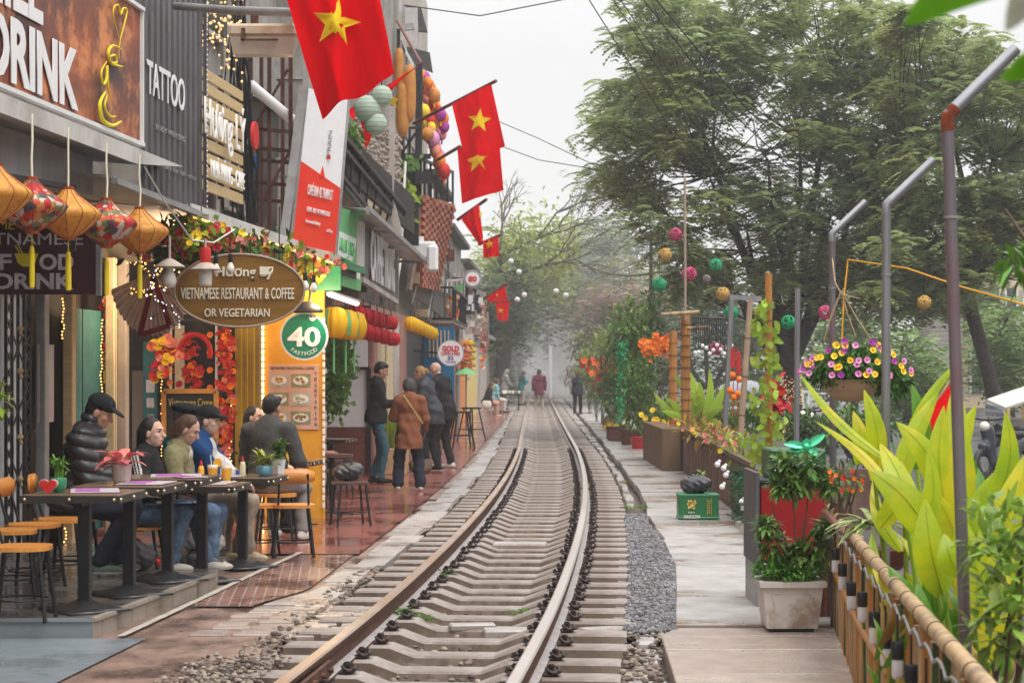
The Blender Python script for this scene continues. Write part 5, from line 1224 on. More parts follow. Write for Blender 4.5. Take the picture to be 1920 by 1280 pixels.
for i in range(5):
 c=P(881,643+i*13,52);mb=MB();k=52/3900;T=thing("tiered_lantern",["yellow lantern at the top of the tiered stack","second yellow lantern of the tiered stack","middle yellow lantern of the tiered stack","fourth yellow lantern of the tiered stack","yellow lantern at the bottom of the tiered stack"][i],"lantern",c,0,"stack of yellow lanterns")
 mb.lathe([(.01,7*k),(5*k,4*k),(12*k,-3*k),(10*k,-5*k),(5*k,-6*k)],12,c);mb.build("shade",M_ysilk,T)
 mb=MB();mb.tube([c+Vector((0,0,6*k)),c+Vector((0,0,9*k))],.02,5);mb.build("cord",M_red,T)
for i,(u,v)in enumerate([(858,676),(868,690)]):balls(["pink round lantern under the GOLD sign","smaller pink lantern right of the one under the GOLD sign"][i],[(u,v,6)],52,M_fpink)
T=thing("parasol","small green and white parasol under the tiered lanterns","umbrella",(XatY(874,48),48,0));c=P(874,697,48);k=48/3900
mb=MB();mb.lathe([(.3,-.06),(.02,.1)],10,c);mb.build("canopy",M_lgreen,T);mb=MB();mb.tube([(c.x,c.y,0),c+Vector((0,0,.1))],.02,6);mb.build("pole",M_grey,T)
for(u,v0,v1,y,lab)in((905,560,690,66,"string of orange and cream blossoms down the far yellow front"),(850,560,600,52,"short string of orange flowers under the far awning"),(873,655,700,50,"orange flowers beside the tiered lanterns")):
 garland(lab,[P(u,v0,y),P(u+1,v1,y)],60,random.Random(int(u)),.06,M_forg,[M_forg,M_cream2,M_fpink],.7,.14,.09)
a=P(720,878,32.2)
T=thing("planter_box","beige planter trough with upright yellow green plants behind the brown coat","planter",(a.x,a.y,0));mb=MB();mb.bbox(a.x-.05,a.x+.35,32.1,32.9,0,.40,.01);mb.build("trough",mat("planter_beige",(.55,.36,.20),(.45,.28,.15),.7),T)
mb=MB();rg=random.Random(9)
for k in range(110):mb.leaf((a.x+rg.uniform(-.02,.32),32.4+rg.uniform(-.2,.2),.38),(rg.uniform(-.3,.3),rg.uniform(-.3,.3),1),(rg.uniform(-1,1),-1,0),rg.uniform(.25,.75),.045,.15,3)
mb.build("foliage",M_leafl,T)
for(u,v,y,lab,n,su,sv)in((632,660,27,"trailing green vine under the yellow lanterns",240,14,16),(628,735,28,"bushy green plant beside the white board",260,12,22),(768,305,42,"green plant in the upper black planter box",120,9,4),(765,375,42,"light green creeper hanging below the black planter boxes",200,7,22),(640,700,30,"few sprigs of vine over the white board",80,12,10)):
 rg=random.Random(int(u+v));mb=MB()
 for k in range(n):c=P(u+rg.gauss(0,su),v+rg.gauss(0,sv),y+rg.gauss(0,.15));mb.leaf(c,rvec(rg)+Vector((0,0,-.4)),(0,-1,.5),.10*y/27,.055*y/27,.5,2)
 T=thing("hanging_plant",lab,"plant",P(u,v,y));mb.build("foliage",M_leafl if "light" in lab else M_leaf,T)
 mb=MB()
 for k in range(4):mb.tube([P(u+rg.uniform(-su,su),v-sv*1.3,y),P(u+rg.uniform(-su,su),v,y),P(u+rg.uniform(-su,su),v+sv,y)],.006,4)
 mb.build("stem",M_brown,T)
# ------------------------------------------------------------------ cafe furniture
M_tabwood=mat("table_wood",(.24,.15,.09),(.15,.09,.055),.22,scale=3,stretch=(1,9,1),stain=(.09,.06,.045),stain_amt=.6)
M_tabedge=mat("table_edge",(.045,.040,.034),(.03,.027,.024),.4,metal=.3)
M_brass=mat("brass_stud",(.75,.62,.40),(.7,.55,.35),.3,metal=.8)
M_seat=mat("seat_wood",(.72,.30,.06),(.60,.22,.04),.35,scale=4,stretch=(1,8,1))
M_seatd=mat("seat_dark",(.10,.05,.04),(.07,.035,.03),.4)
def make_table():
 T=thing("cafe_table","x","table",(0,0,0),0,"square cafe tables with studded black edges")
 mb=MB();mb.bbox(-.30,.30,-.32,.32,.712,.742,.004);mb.build("tabletop",M_tabwood,T,local=True)
 mb=MB()
 for s in(-1,1):mb.box(s*.30-.008 if s>0 else-.312,.312 if s>0 else-.292,-.33,.33,.69,.735);mb.box(-.30,.30,(.32 if s>0 else-.332),(.332 if s>0 else-.32),.69,.735)
 mb.build("edge_band",M_tabedge,T,local=True)
 for i in range(5):
  for s in(-1,1):
   if i%2==0:
    mb=MB();mb.ball((-.28+i*.14,s*.333,.713),.011,6);mb.ball((s*.313,-.30+i*.15,.713),.011,6);mb.build("stud",M_brass,T,local=True)
 mb=MB();mb.bbox(-.037,.037,-.037,.037,.04,.71,.006);mb.box(-.16,.16,-.03,.03,.67,.70);mb.box(-.03,.03,-.16,.16,.66,.69);mb.build("pedestal",M_black,T,local=True)
 mb=MB();mb.lathe([(.30,0),(.30,.012),(.22,.022),(.10,.045),(.045,.07)],4);mb.build("base",mat("base_black",(.03,.03,.032),(.02,.02,.02),.3),T,local=True)
 return T
def make_chair(back,dark=False):
 T=thing("cafe_chair" if back else "cafe_stool","x","chair" if back else "stool",(0,0,0),0,"black legged wooden seats")
 sm=M_seatd if dark else M_seat
 mb=MB();n=20
 poly=[(.19*math.copysign(abs(math.cos(a))**.7,math.cos(a)),.18*math.copysign(abs(math.sin(a))**.7,math.sin(a)))for a in[2*math.pi*i/n for i in range(n)]]
 mb.prism(poly,(0,0,.425),(1,0,0),(0,1,0),.026);mb.build("seat",sm,T,local=True)
 for sx in(-1,1):
  for sy_ in(-1,1):mb=MB();mb.tube([(sx*.13,sy_*.13,.425),(sx*.175,sy_*.175,0)],[.013,.013],8);mb.build("leg",M_black,T,local=True)
 mb=MB();r=.165
 mb.tube([(r*math.cos(2*math.pi*i/20),r*math.sin(2*math.pi*i/20),.13)for i in range(21)],.007,6,cap=False);mb.build("footring",M_black,T,local=True)
 if back:
  mb=MB();vs=[];fs=[];m=10
  for i in range(m+1):
   a=lerp(-.62,.62,i/m);x=.26*math.sin(a)*1.2;y=-.19-.07*(math.cos(a)-.8);hh=.065*min(1,1.6*math.sin(math.pi*min(max(i/m,.06),.94))+.25)
   vs+=[(x,y-.008,.70-hh),(x,y-.008,.70+hh),(x,y+.008,.70+hh),(x,y+.008,.70-hh)]
   if i:
    for k in range(4):q=(k+1)%4;fs.append((4*i-4+k,4*i-4+q,4*i+q,4*i+k))
  fs+=[(3,2,1,0),(4*m,4*m+1,4*m+2,4*m+3)];mb.add(vs,fs,0,True);mb.build("backrest",sm,T,local=True)
  for s in(-1,1):mb=MB();mb.tube([(s*.13,-.13,.42),(s*.12,-.215,.72)],.010,6);mb.build("back_post",M_black,T,local=True)
 return T
TB=make_table();CH=make_chair(True);ST=make_chair(False);STD=make_chair(False,True)
_u=set()
def put(src,loc,rz,label,scale=None):
 o=src if src.name not in _u else copy_tree(src)
 _u.add(src.name);place(o,loc,rz,scale);o["label"]=label;return o
TBL=[((-2.68,13.05,.1),"nearest cafe table at the corner of the terrace, with the red heart pot"),((-2.57,13.97,.1),"second cafe table on the terrace, carrying the red leaved plant"),
((-2.47,14.92,.1),"third cafe table, before the woman in the striped jacket"),((-2.36,15.85,0),"lower table just beyond the terrace edge with menus spread on it"),
((-2.20,17.0,0),"table with the blue pot and orange juice before the man in blue")]
for(l,lab)in TBL:put(TB,l,AF,lab)
put(TB,(-2.28,21.7,0),AF,"table with a glass of juice against the ochre wall",(.85,.85,.9))
put(TB,(-2.5,28.6,0),AF,"dark table farther back beside the brown dado",(1,1,.9))
def chair_at(src,u,v,base,rz,lab,sc=None,seat=.45):
 Y=FPX*(CZ-base-seat)/(v-V0);put(src,(XatY(u,Y),Y,base),rz,lab,sc)
chair_at(CH,40,1022,.1,rad(-88),"nearest cafe chair at the left edge, its seat largest in view")
chair_at(CH,62,981,.1,rad(-94),"chair second from the left edge, its back peeping behind the nearest one")
chair_at(CH,112,971,.1,rad(-86),"chair with its rounded back against the lattice grille")
chair_at(ST,18,992,.1,rad(-80),"stool half cut by the left edge of the frame")
put(ST,(-3.25,15.35,.1),0,"stool under the seated man in the black cap",(1,1,.93))
put(ST,(-2.86,15.95,.06),0,"stool under the woman with striped sleeves",(1,1,.78))
chair_at(CH,549,945,0,rad(8),"chair with its orange back turned to the camera at the fifth table")
chair_at(ST,482,945,0,0,"stool left of the chair with the orange back")
chair_at(ST,518,925,0,0,"stool under the man in the grey blazer")
chair_at(STD,657,903,0,.3,"dark stool holding the black bag near the ochre wall")
chair_at(STD,632,862,0,.3,"dark stool beside the brown dado")
chair_at(STD,590,880,0,.3,"dark stool in front of the ochre wall")
_u.clear()
T=thing("bistro_table","small dark table on a cross shaped foot right of the ochre wall","table",(-1.98,22.9,0))
mb=MB();disc(mb,Vector((-1.98,22.9,.655)),.23,.03,28,ux=(1,0,0),uz=(0,1,0));mb.build("tabletop",M_seatd,T)
mb=MB();mb.tube([(-1.98,22.9,.03),(-1.98,22.9,.65)],.03,10);mb.build("pedestal",M_black,T)
for k in range(4):a=k*math.pi/2+.5;mb=MB();mb.tube([(-1.98,22.9,.06),(-1.98+.25*math.cos(a),22.9+.25*math.sin(a),.02)],.018,6);mb.build("foot",M_black,T)
mb=MB();mb.bbox(-2.13,-1.92,22.75,22.95,.69,.705,.003);mb.bbox(-2.1,-1.95,22.78,22.93,.706,.722,.003);setp(mb.build("menu",M_pinkw,loc=(-2.02,22.85,.69)),"closed menus stacked on the dark bistro table","menu")
def bar_stool():
 T=thing("bar_stool","x","stool",(0,0,0),0,"black bar stools far along the pavement")
 mb=MB();mb.bbox(-.17,.17,-.17,.17,.72,.76,.01);mb.build("seat",M_black,T,local=True)
 for sx in(-1,1):
  for sy_ in(-1,1):mb=MB();mb.bar((sx*.12,sy_*.12,.72),(sx*.23,sy_*.23,0),.03);mb.build("leg",M_black,T,local=True)
 mb=MB()
 for s in(-1,1):mb.bar((-.19,s*.19,.25),(.19,s*.19,.25),.02);mb.bar((s*.19,-.19,.25),(s*.19,.19,.25),.02)
 mb.build("stretcher",M_black,T,local=True);return T
b=bar_stool();place(b,(XatY(866,43.5),43.5,0),.2);b["label"]="black bar stool nearest beyond the bald man";b["group"]="black bar stools far along the pavement"
b2=copy_tree(b,(XatY(884,48),48,0),.7,"black bar stool farther off, before the orange front");TREE.clear()
def on(T_i,dx,dy):l,_=TBL[T_i];v=Vector(l)+Matrix.Rotation(AF,3,'Z')@Vector((dx,dy,0));v.z+=.745;return v
M_paper=mat("menu_paper",(.50,.42,.55),(.62,.55,.50),.35,scale=9)
for i,(t,dx,dy,w,d,r,lab)in enumerate([(0,.05,.05,.3,.42,.2,"purple and white menu lying on the nearest table"),(1,.12,.0,.3,.42,-.1,"menu lying on the second table right of the red leaved plant"),(2,.05,.05,.36,.4,.15,"menu open on the third table before the women"),(2,.16,-.1,.2,.3,.6,"smaller menu sheet at the third table's right edge"),(3,.02,0,.4,.44,-.1,"laminated menu covering the lower table"),(4,-.1,-.2,.25,.2,.1,"menu on the table with the blue pot")]):
 p=on(t,dx,dy);mb=MB();mb.bbox(-w/2,w/2,-d/2,d/2,0,.006,.001);
 for k in range(3):mb.box(-w*.4,w*.1,-d*.4+k*d*.3,-d*.25+k*d*.3,.0062,.008,1)
 setp(mb.build("menu",[M_paper,M_fpur],loc=p+Vector((0,0,.002*(i%2))),rz=r,local=True),lab,"menu")
def potplant(label,c,pot_prof,pm,plant_fn,pn="flowerpot",name="potted_plant",cat="plant",lm=None,square=False):
 T=thing(name,label,cat,c);mb=MB();mb.lathe(pot_prof,4 if square else 18,c)if not square else mb.lathe(pot_prof,4,c,sm=False);mb.build("pot",pm,T)
 mb=MB();plant_fn(mb,Vector(c));mb.build("foliage",lm or M_leaf,T);return T
M_redpot=mat("red_glaze",(.62,.02,.02),(.5,.015,.015),.2)
M_wpot=mat("white_pot",(.62,.55,.48),(.50,.42,.34),.5,scale=12)
M_bluepot=mat("blue_pot",(.16,.40,.52),(.12,.34,.46),.35)
M_bamboo=mat("lucky_bamboo",(.22,.38,.06),(.12,.26,.04),.5,island=.4,trans=.2)
M_pinkleaf=mat("pink_leaf",(.72,.10,.12),(.62,.22,.20),.5,scale=10,island=.35,trans=.2)
rg=random.Random(5)
def pf_bamboo(mb,c):
 for k in range(5):a=c+Vector((rg.uniform(-.02,.02),rg.uniform(-.02,.02),.06));mb.tube([a,a+Vector((rg.uniform(-.01,.01),0,.12))],.009,6)
 for k in range(90):mb.leaf(c+Vector((rg.gauss(0,.02),rg.gauss(0,.02),rg.uniform(.13,.21))),(rg.gauss(0,1),rg.gauss(0,1),rg.uniform(-.1,1)),(0,0,1),rg.uniform(.04,.075),.014,.6,3)
p=on(0,-.16,-.12)
potplant("tiny lucky bamboo in a green pot behind a red heart on the nearest table",p+Vector((.02,.03,0)),[(.03,0),(.05,.03),(.052,.08),(.045,.09)],M_green,pf_bamboo,lm=M_bamboo)
T=thing("heart_pot","small red heart shaped dish with a white rim on the nearest table","pot",p+Vector((-.02,-.06,0)));c=p+Vector((-.02,-.06,.045))
hp=[]
for k in range(24):t=2*math.pi*k/24;hp.append((.0033*16*math.sin(t)**3,.003*(13*math.cos(t)-5*math.cos(2*t)-2*math.cos(3*t)-math.cos(4*t))))
mb=MB();mb.prism(hp,c+Vector((0,.0,0)),X,UZ,.03);mb.build("dish",M_redpot,T);mb=MB();mb.prism([(a*1.12,b*1.12)for a,b in hp],c+Vector((0,.012,0)),X,UZ,.02);mb.build("rim",M_wpot,T)
def pf_red(mb,c):
 for k in range(26):
  a=rg.random()*6.283;e=rg.uniform(-.1,1.1);d=Vector((math.cos(a),math.sin(a)*.8,e));b_=c+Vector((0,0,.12));m=b_+d.normalized()*rg.uniform(.03,.09);mb.leaf(m,d+Vector((0,0,.1)),(0,0,1),rg.uniform(.10,.15),.075,1.0,5,0,.2);mb.tube([b_,m],.003,4)
p=on(1,-.08,.1);potplant("red and pink leaved plant in a white paper pot on the second table",p,[(.05,0),(.062,.02),(.07,.12),(.072,.125),(.06,.122)],M_wpot,pf_red,lm=M_pinkleaf)
def pf_bush(r,h,n,L,W):
 def f(mb,c):
  for k in range(n):q=c+Vector((rg.gauss(0,r*.5),rg.gauss(0,r*.5),h*(.5+rg.random()*.6)));mb.leaf(q,Vector((rg.gauss(0,1),rg.gauss(0,1),rg.uniform(0,1.6))),(0,0,1),L*rg.uniform(.7,1.2),W,.5,3)
  for k in range(6):mb.tube([c+Vector((0,0,.05)),c+Vector((rg.gauss(0,r*.4),rg.gauss(0,r*.4),h))],.003,4)
 return f
p=on(4,.18,.0);potplant("leafy plant in a light blue pot on the table before the man in blue",p,[(.04,0),(.062,.02),(.068,.07),(.06,.085),(.05,.08)],M_bluepot,pf_bush(.06,.15,70,.10,.028),lm=mat("croton_leaf",(.22,.33,.05),(.45,.40,.08),.5,scale=30,island=.3))
p=on(4,.24,.28);potplant("taller glossy plant in a white square pot behind the light blue pot",p,[(.045,0),(.06,.12),(.05,.118)],M_whitesign,pf_bush(.07,.24,90,.08,.03),square=True)
M_juice=mat("orange_juice",(.85,.45,.04),(.80,.38,.03),.2)
M_cup=mat("clear_cup",(.80,.72,.58),(.78,.70,.56),.15)
for i,(p,lab)in enumerate([(on(3,.12,.30),"plastic cup of orange juice with a straw before the man in blue"),(on(3,-.0,.35),"orange drink with a fruit slice beside the juice cup"),(Vector((-2.36,21.7,.67)),"glass of orange juice on the table by the ochre wall")]):
 T=thing("juice_cup",lab,"drink",p);mb=MB();mb.lathe([(.030,0),(.040,.10),(.042,.125),(.039,.125)],14,p);mb.build("cup",M_cup,T);mb=MB();mb.lathe([(.0315,.005),(.0415,.1)],14,p);mb.build("juice",M_juice,T)
 mb=MB();mb.tube([p+Vector((0,0,.05)),p+Vector((-.02,.01,.20))],.004,5);mb.build("straw",M_white,T)
 if i==1:mb=MB();mb.prism([(.035*math.cos(a),.035*math.sin(a))for a in[k*.5236 for k in range(12)]],p+Vector((.04,0,.14)),X,UZ,.006);mb.build("fruit_slice",M_juice,T)
for(p,m,m2,lab)in((on(4,.02,-.1),mat("mayo_bottle",(.72,.65,.42),(.68,.6,.36),.4),M_redpot,"pale sauce bottle with a pink cap beside the blue pot"),(on(3,-.08,.30),M_juice,M_redpot,"small orange sauce bottle with a red cap by the drinks")):
 T=thing("sauce_bottle",lab,"bottle",p);mb=MB();mb.lathe([(.024,0),(.026,.02),(.025,.09),(.018,.115),(.011,.12)],12,p);mb.build("bottle",m,T);mb=MB();mb.lathe([(.013,.118),(.012,.14),(.005,.155),(.004,.165)],10,p);mb.build("cap",m2,T)
p=on(4,-.12,-.02);T=thing("napkin_box","small white napkin box between the juice and the sauce bottle","box",p);mb=MB();mb.bbox(p.x-.06,p.x+.06,p.y-.04,p.y+.04,p.z,p.z+.065,.008);mb.build("box",M_whitesign,T);mb=MB();mb.bbox(p.x-.03,p.x+.03,p.y-.02,p.y+.02,p.z+.066,p.z+.085,.008);mb.build("napkin",M_whitesign,T)
T=thing("street_table","low metal table crowded with cups beside the grey hooded figure","table",(XatY(957,84),84,0));c=Vector((XatY(957,84),84,0))
mb=MB();mb.bbox(c.x-.4,c.x+.4,83.7,84.3,.62,.68,.01);mb.build("tabletop",M_darkwall,T)
for s in(-1,1):mb=MB();mb.bar((c.x+s*.33,83.8,0),(c.x+s*.33,83.8,.62),.06);mb.build("leg",M_darkwall,T)
rg=random.Random(8)
for k in range(7):q=Vector((c.x+rg.uniform(-.35,.35),83.9+rg.uniform(-.15,.2),.68));mb=MB();mb.lathe([(.04,0),(.06,.12),(.05,.12)],8,q);setp(mb.build("cup",M_white if k%2 else M_glass,loc=q),"pale cup among the crowd of cups on the far metal table","cup","cups on the far metal table")
T=thing("street_table","low table with a red cloth before the seated figures","table",(XatY(932,78),78,0));c=Vector((XatY(932,78),78,0))
mb=MB();mb.bbox(c.x-.25,c.x+.22,77.8,78.3,.45,.50,.01);mb.build("tabletop",M_terra,T)
for s in(-1,1):mb=MB();mb.bar((c.x+s*.2,77.9,0),(c.x+s*.2,77.9,.45),.04);mb.build("leg",M_grey,T)
# ------------------------------------------------------------------ people: implicit bodies turned into one surface
def nets(D,o,h):
 s=D<0;c=[s[i:s.shape[0]-1+i,j:s.shape[1]-1+j,k:s.shape[2]-1+k]for i in(0,1)for j in(0,1)for k in(0,1)]
 cnt=sum(x.astype(np.int8)for x in c);act=np.argwhere((cnt>0)&(cnt<8))
 if len(act)==0:return np.zeros((0,3)),[]
 idx=-np.ones(cnt.shape,dtype=np.int32);idx[tuple(act.T)]=np.arange(len(act))
 pos=np.zeros((len(act),3));n=np.zeros(len(act))
 cor=[(i,j,k)for i in(0,1)for j in(0,1)for k in(0,1)]
 val={q:D[act[:,0]+q[0],act[:,1]+q[1],act[:,2]+q[2]]for q in cor}
 for a in cor:
  for ax in range(3):
   if a[ax]:continue
   b=list(a);b[ax]=1;b=tuple(b);da,db=val[a],val[b];x=(da<0)!=(db<0);t=np.where(x,da/np.where(x,da-db,1),0)
   p=np.array(a,float)[None,:].repeat(len(act),0);p[:,ax]+=t;pos+=p*x[:,None];n+=x
 V=(act+pos/n[:,None])*h+o
 Fs=[]
 for ax in range(3):
  o1,o2=[(1,2),(2,0),(0,1)][ax]
  sl0=[slice(None)]*3;sl1=[slice(None)]*3;sl0[ax]=slice(0,-1);sl1[ax]=slice(1,None)
  e=s[tuple(sl0)]!=s[tuple(sl1)];E=np.argwhere(e)
  E=E[(E[:,o1]>0)&(E[:,o2]>0)&(E[:,o1]<s.shape[o1]-1)&(E[:,o2]<s.shape[o2]-1)]
  if not len(E):continue
  def g(d1,d2):q=E.copy();q[:,o1]-=d1;q[:,o2]-=d2;return idx[q[:,0],q[:,1],q[:,2]]
  Q=np.stack([g(1,1),g(0,1),g(0,0),g(1,0)],1);fl=~s[E[:,0],E[:,1],E[:,2]];Q[fl]=Q[fl][:,::-1];Fs.append(Q[(Q>=0).all(1)])
 return V,np.concatenate(Fs)
def sdf(prims,k=.02,h=.012,mod=None,cut=None,only=None,pad=.03):
 """prims: ('c',a,b,ra,rb) round cones, ('e',c,(rx,ry,rz),R) ellipsoids; cut: list of (point, normal) half spaces removed on the normal's side"""
 lo=np.full(3,1e9);hi=-lo
 B=[]
 for p in prims:
  if p[0]=='c':a,b=np.array(p[1]),np.array(p[2]);r=max(p[3],p[4]);l=np.minimum(a,b)-r;u=np.maximum(a,b)+r
  else:c=np.array(p[1]);r=max(p[2]);l=c-r;u=c+r
  B.append((l,u));lo=np.minimum(lo,l);hi=np.maximum(hi,u)
 if only is not None:lo=np.maximum(lo,np.array(only[0]));hi=np.minimum(hi,np.array(only[1]))
 lo=lo-pad;hi=hi+pad;N=np.ceil((hi-lo)/h).astype(int)+1
 D=np.full(N,1.0,dtype=np.float32);ax=[lo[i]+h*np.arange(N[i])for i in range(3)]
 for p,(l,u)in zip(prims,B):
  i0=[max(0,int((l[i]-k*2-pad-lo[i])/h))for i in range(3)];i1=[min(N[i],int((u[i]+k*2+pad-lo[i])/h)+2)for i in range(3)]
  if any(i1[i]<=i0[i]for i in range(3)):continue
  X_=ax[0][i0[0]:i1[0]][:,None,None];Y_=ax[1][i0[1]:i1[1]][None,:,None];Z_=ax[2][i0[2]:i1[2]][None,None,:]
  if p[0]=='c':
   a=np.array(p[1],float);d=np.array(p[2],float)-a;L2=max(d@d,1e-9)
   t=np.clip(((X_-a[0])*d[0]+(Y_-a[1])*d[1]+(Z_-a[2])*d[2])/L2,0,1)
   q=np.sqrt((X_-a[0]-t*d[0])**2+(Y_-a[1]-t*d[1])**2+(Z_-a[2]-t*d[2])**2)-(p[3]+(p[4]-p[3])*t)
  else:
   c=np.array(p[1],float);r=np.array(p[2],float);x,y,z=X_-c[0],Y_-c[1],Z_-c[2]
   if len(p)>3 and p[3]is not None:
    Rm=np.array(p[3]);x,y,z=(Rm[0,0]*x+Rm[1,0]*y+Rm[2,0]*z),(Rm[0,1]*x+Rm[1,1]*y+Rm[2,1]*z),(Rm[0,2]*x+Rm[1,2]*y+Rm[2,2]*z)
   m=np.sqrt((x/r[0])**2+(y/r[1])**2+(z/r[2])**2);m2=np.sqrt((x/r[0]**2)**2+(y/r[1]**2)**2+(z/r[2]**2)**2)
   q=m*(m-1)/np.maximum(m2,1e-6)
  S=D[i0[0]:i1[0],i0[1]:i1[1],i0[2]:i1[2]];hh=np.clip(.5+.5*(S-q)/k,0,1);S[...]=S+(q-S)*hh-k*hh*(1-hh)
 Xg,Yg,Zg=ax[0][:,None,None],ax[1][None,:,None],ax[2][None,None,:]
 if mod is not None:D=D+mod(Xg,Yg,Zg)
 for(pt,nn)in(cut or[]):
  D=np.maximum(D,(Xg-pt[0])*nn[0]+(Yg-pt[1])*nn[1]+(Zg-pt[2])*nn[2])
 return nets(D,lo,h)
def ik(a,t,l1,l2,hint):
 a,t=Vector(a),Vector(t);d=t-a;L=min(d.length,(l1+l2)*.995);d.normalize();t=a+d*L
 x=(l1*l1-l2*l2+L*L)/(2*L);y=math.sqrt(max(l1*l1-x*x,0));hn=Vector(hint);hn=(hn-d*hn.dot(d)).normalized()
 return a+d*x+hn*y,t
SKIN=[mat("skin_tan",(.50,.27,.175),(.44,.23,.15),.5,scale=20),mat("skin_fair",(.62,.38,.29),(.56,.33,.25),.5,scale=20),mat("skin_light",(.66,.42,.32),(.6,.37,.28),.5,scale=20)]
M_eye=mat("eye_dark",(.03,.02,.018),(.03,.02,.018),.3);M_lip=mat("lip",(.38,.13,.11),(.34,.11,.10),.5)
def cloth(name,c,c2=None,r=.85,**k):return mat(name,c,c2 or tuple(x*.78 for x in c),r,scale=k.pop('scale',30),bump=k.pop('bump',.15),**k)
M_hairb=mat("hair_black",(.02,.015,.013),(.010,.008,.008),.45,scale=6,stretch=(30,30,4),bump=.4)
M_hairbr=mat("hair_brown",(.12,.055,.025),(.06,.028,.014),.45,scale=6,stretch=(30,30,4),bump=.4)
M_hairbl=mat("hair_blond",(.42,.24,.09),(.28,.15,.06),.5,scale=6,stretch=(30,30,4),bump=.4)
M_hairg=mat("hair_grey",(.10,.09,.085),(.05,.045,.04),.7,scale=60,bump=.5)
M_capb=cloth("cap_black",(.018,.018,.02))
def person(label,loc,rz,H=1.72,skin=0,seat=None,lean=0.0,side=0.0,hyaw=0.0,hpitch=0.0,wr=None,wl=None,ar=None,al=None,top=None,legs=None,shoe=None,hair=None,hat=None,fine=.012,build=1.0,curl=.6,group=None,bare=False,extra=None,elh=(.35,-.6,-.5)):
 s=H/1.75
 T=thing("person",label,"person",loc,rz,group)
 hip=Vector((0,0,(.93 if seat is None else(seat/s+.09))))
 cz=Matrix.Rotation(-lean,3,'X')@Matrix.Rotation(side,3,'Y')
 sp=lambda x,y,z:hip+cz@Vector((x,y,z))
 waist,chest,nk=sp(0,.0,.16),sp(0,.0,.36),sp(0,-.01,.545)
 hd=sp(0,.02,.59)+Vector((0,.03+.03*math.sin(hpitch),.095))
 HR=Matrix.Rotation(hyaw,3,'Z')@Matrix.Rotation(-hpitch,3,'X')
 hp=lambda x,y,z:hd+HR@Vector((x,y,z))
 shs=.175*build
 sh={1:sp(shs,-.01,.475),-1:sp(-shs,-.01,.475)}
 hj={1:hip+Vector((.09,0,0)),-1:hip+Vector((-.09,0,0))}
 W={1:Vector(wr)/s if wr else(sh[1]+Vector((.06,.06,-.53))),-1:Vector(wl)/s if wl else(sh[-1]+Vector((-.06,.06,-.53)))}
 E={};K={};A={}
 for sd in(1,-1):
  E[sd],W[sd]=ik(sh[sd],W[sd],.29,.255,(elh[0]*sd,elh[1],elh[2]))
  tgt=(ar if sd>0 else al)
  if tgt:tgt=Vector(tgt)/s
  elif seat is None:tgt=Vector((.10*sd,.0,.085))
  else:tgt=Vector((.11*sd,.42,.085))
  K[sd],A[sd]=ik(hj[sd],tgt,.44,.425,(0.12*sd,1,.25 if seat is not None else 0))
 v3=lambda p:tuple(p)
 RH=[tuple(r)for r in HR];RC=[tuple(r)for r in cz]
# ---- body: head, neck, torso, limbs, hands, feet
 head=[('e',v3(hp(0,-.012,.03)),(.077,.094,.095),RH),('e',v3(hp(0,.022,-.035)),(.058,.066,.078),RH),('e',v3(hp(0,.052,-.075)),(.030,.030,.026),RH),
('c',v3(hp(0,.078,.022)),v3(hp(0,.104,-.018)),.009,.014),('e',v3(hp(.078,-.01,-.005)),(.010,.020,.032),RH),('e',v3(hp(-.078,-.01,-.005)),(.010,.020,.032),RH),
('e',v3(hp(0,.070,.040)),(.050,.018,.013),RH),('e',v3(hp(0,.080,-.052)),(.024,.012,.013),RH),('e',v3(hp(.038,.052,-.018)),(.022,.022,.022),RH),('e',v3(hp(-.038,.052,-.018)),(.022,.022,.022),RH),
('c',v3(hp(0,-.02,-.05)),v3(nk),.050,.056)]
 body=[('c',v3(hp(0,-.02,-.06)),v3(nk),.048,.056),('e',v3(chest+cz@Vector((0,0,.04))),(.155*build,.10,.18),RC),('e',v3(waist),(.135*build,.10,.15),RC),('e',v3(hip),(.155,.115,.12),None),
('c',v3(sh[1]*.9+sh[-1]*.1),v3(sh[-1]*.9+sh[1]*.1),.052,.052)]
 for sd in(1,-1):
  body+=[('c',v3(sh[sd]),v3(E[sd]),.048,.038),('c',v3(E[sd]),v3(W[sd]),.037,.025),('c',v3(hj[sd]),v3(K[sd]),.080,.052),('c',v3(K[sd]),v3(A[sd]),.050,.034)]
  ft=(Vector((.03*sd,1,0)).normalized()if seat is None or A[sd].z<.2 else Vector((.1*sd,1,.1)).normalized());body.append(('c',v3(A[sd]+Vector((0,-.03,-.045))),v3(A[sd]+ft*.15+Vector((0,0,-.055))),.030,.022))
 V,Fq=sdf(body,.022,max(fine,.012));mats_=[SKIN[skin],M_eye,M_lip]
 mb=MB();mb.arr(V,Fq,0,True)
 V,Fq=sdf(head,.012,fine*.55 if fine<.018 else fine*.8,pad=.02)
 cen=V[Fq].mean(1);mi=np.zeros(len(Fq),int)
 def paint(c,r,m):
  q=(cen-np.array(v3(c)))@np.array(HR);mi[((q/np.array(r))**2).sum(1)<1]=m
 for sx in(1,-1):paint(hp(.030*sx,.083,.018),(.013,.03,.0055),1);paint(hp(.032*sx,.085,.040),(.020,.03,.005),1)
 paint(hp(0,.095,-.054),(.023,.03,.0065),2)
 k0=len(mb.m);mb.arr(V,Fq,0,True);mb.m[k0:]=mi.tolist()
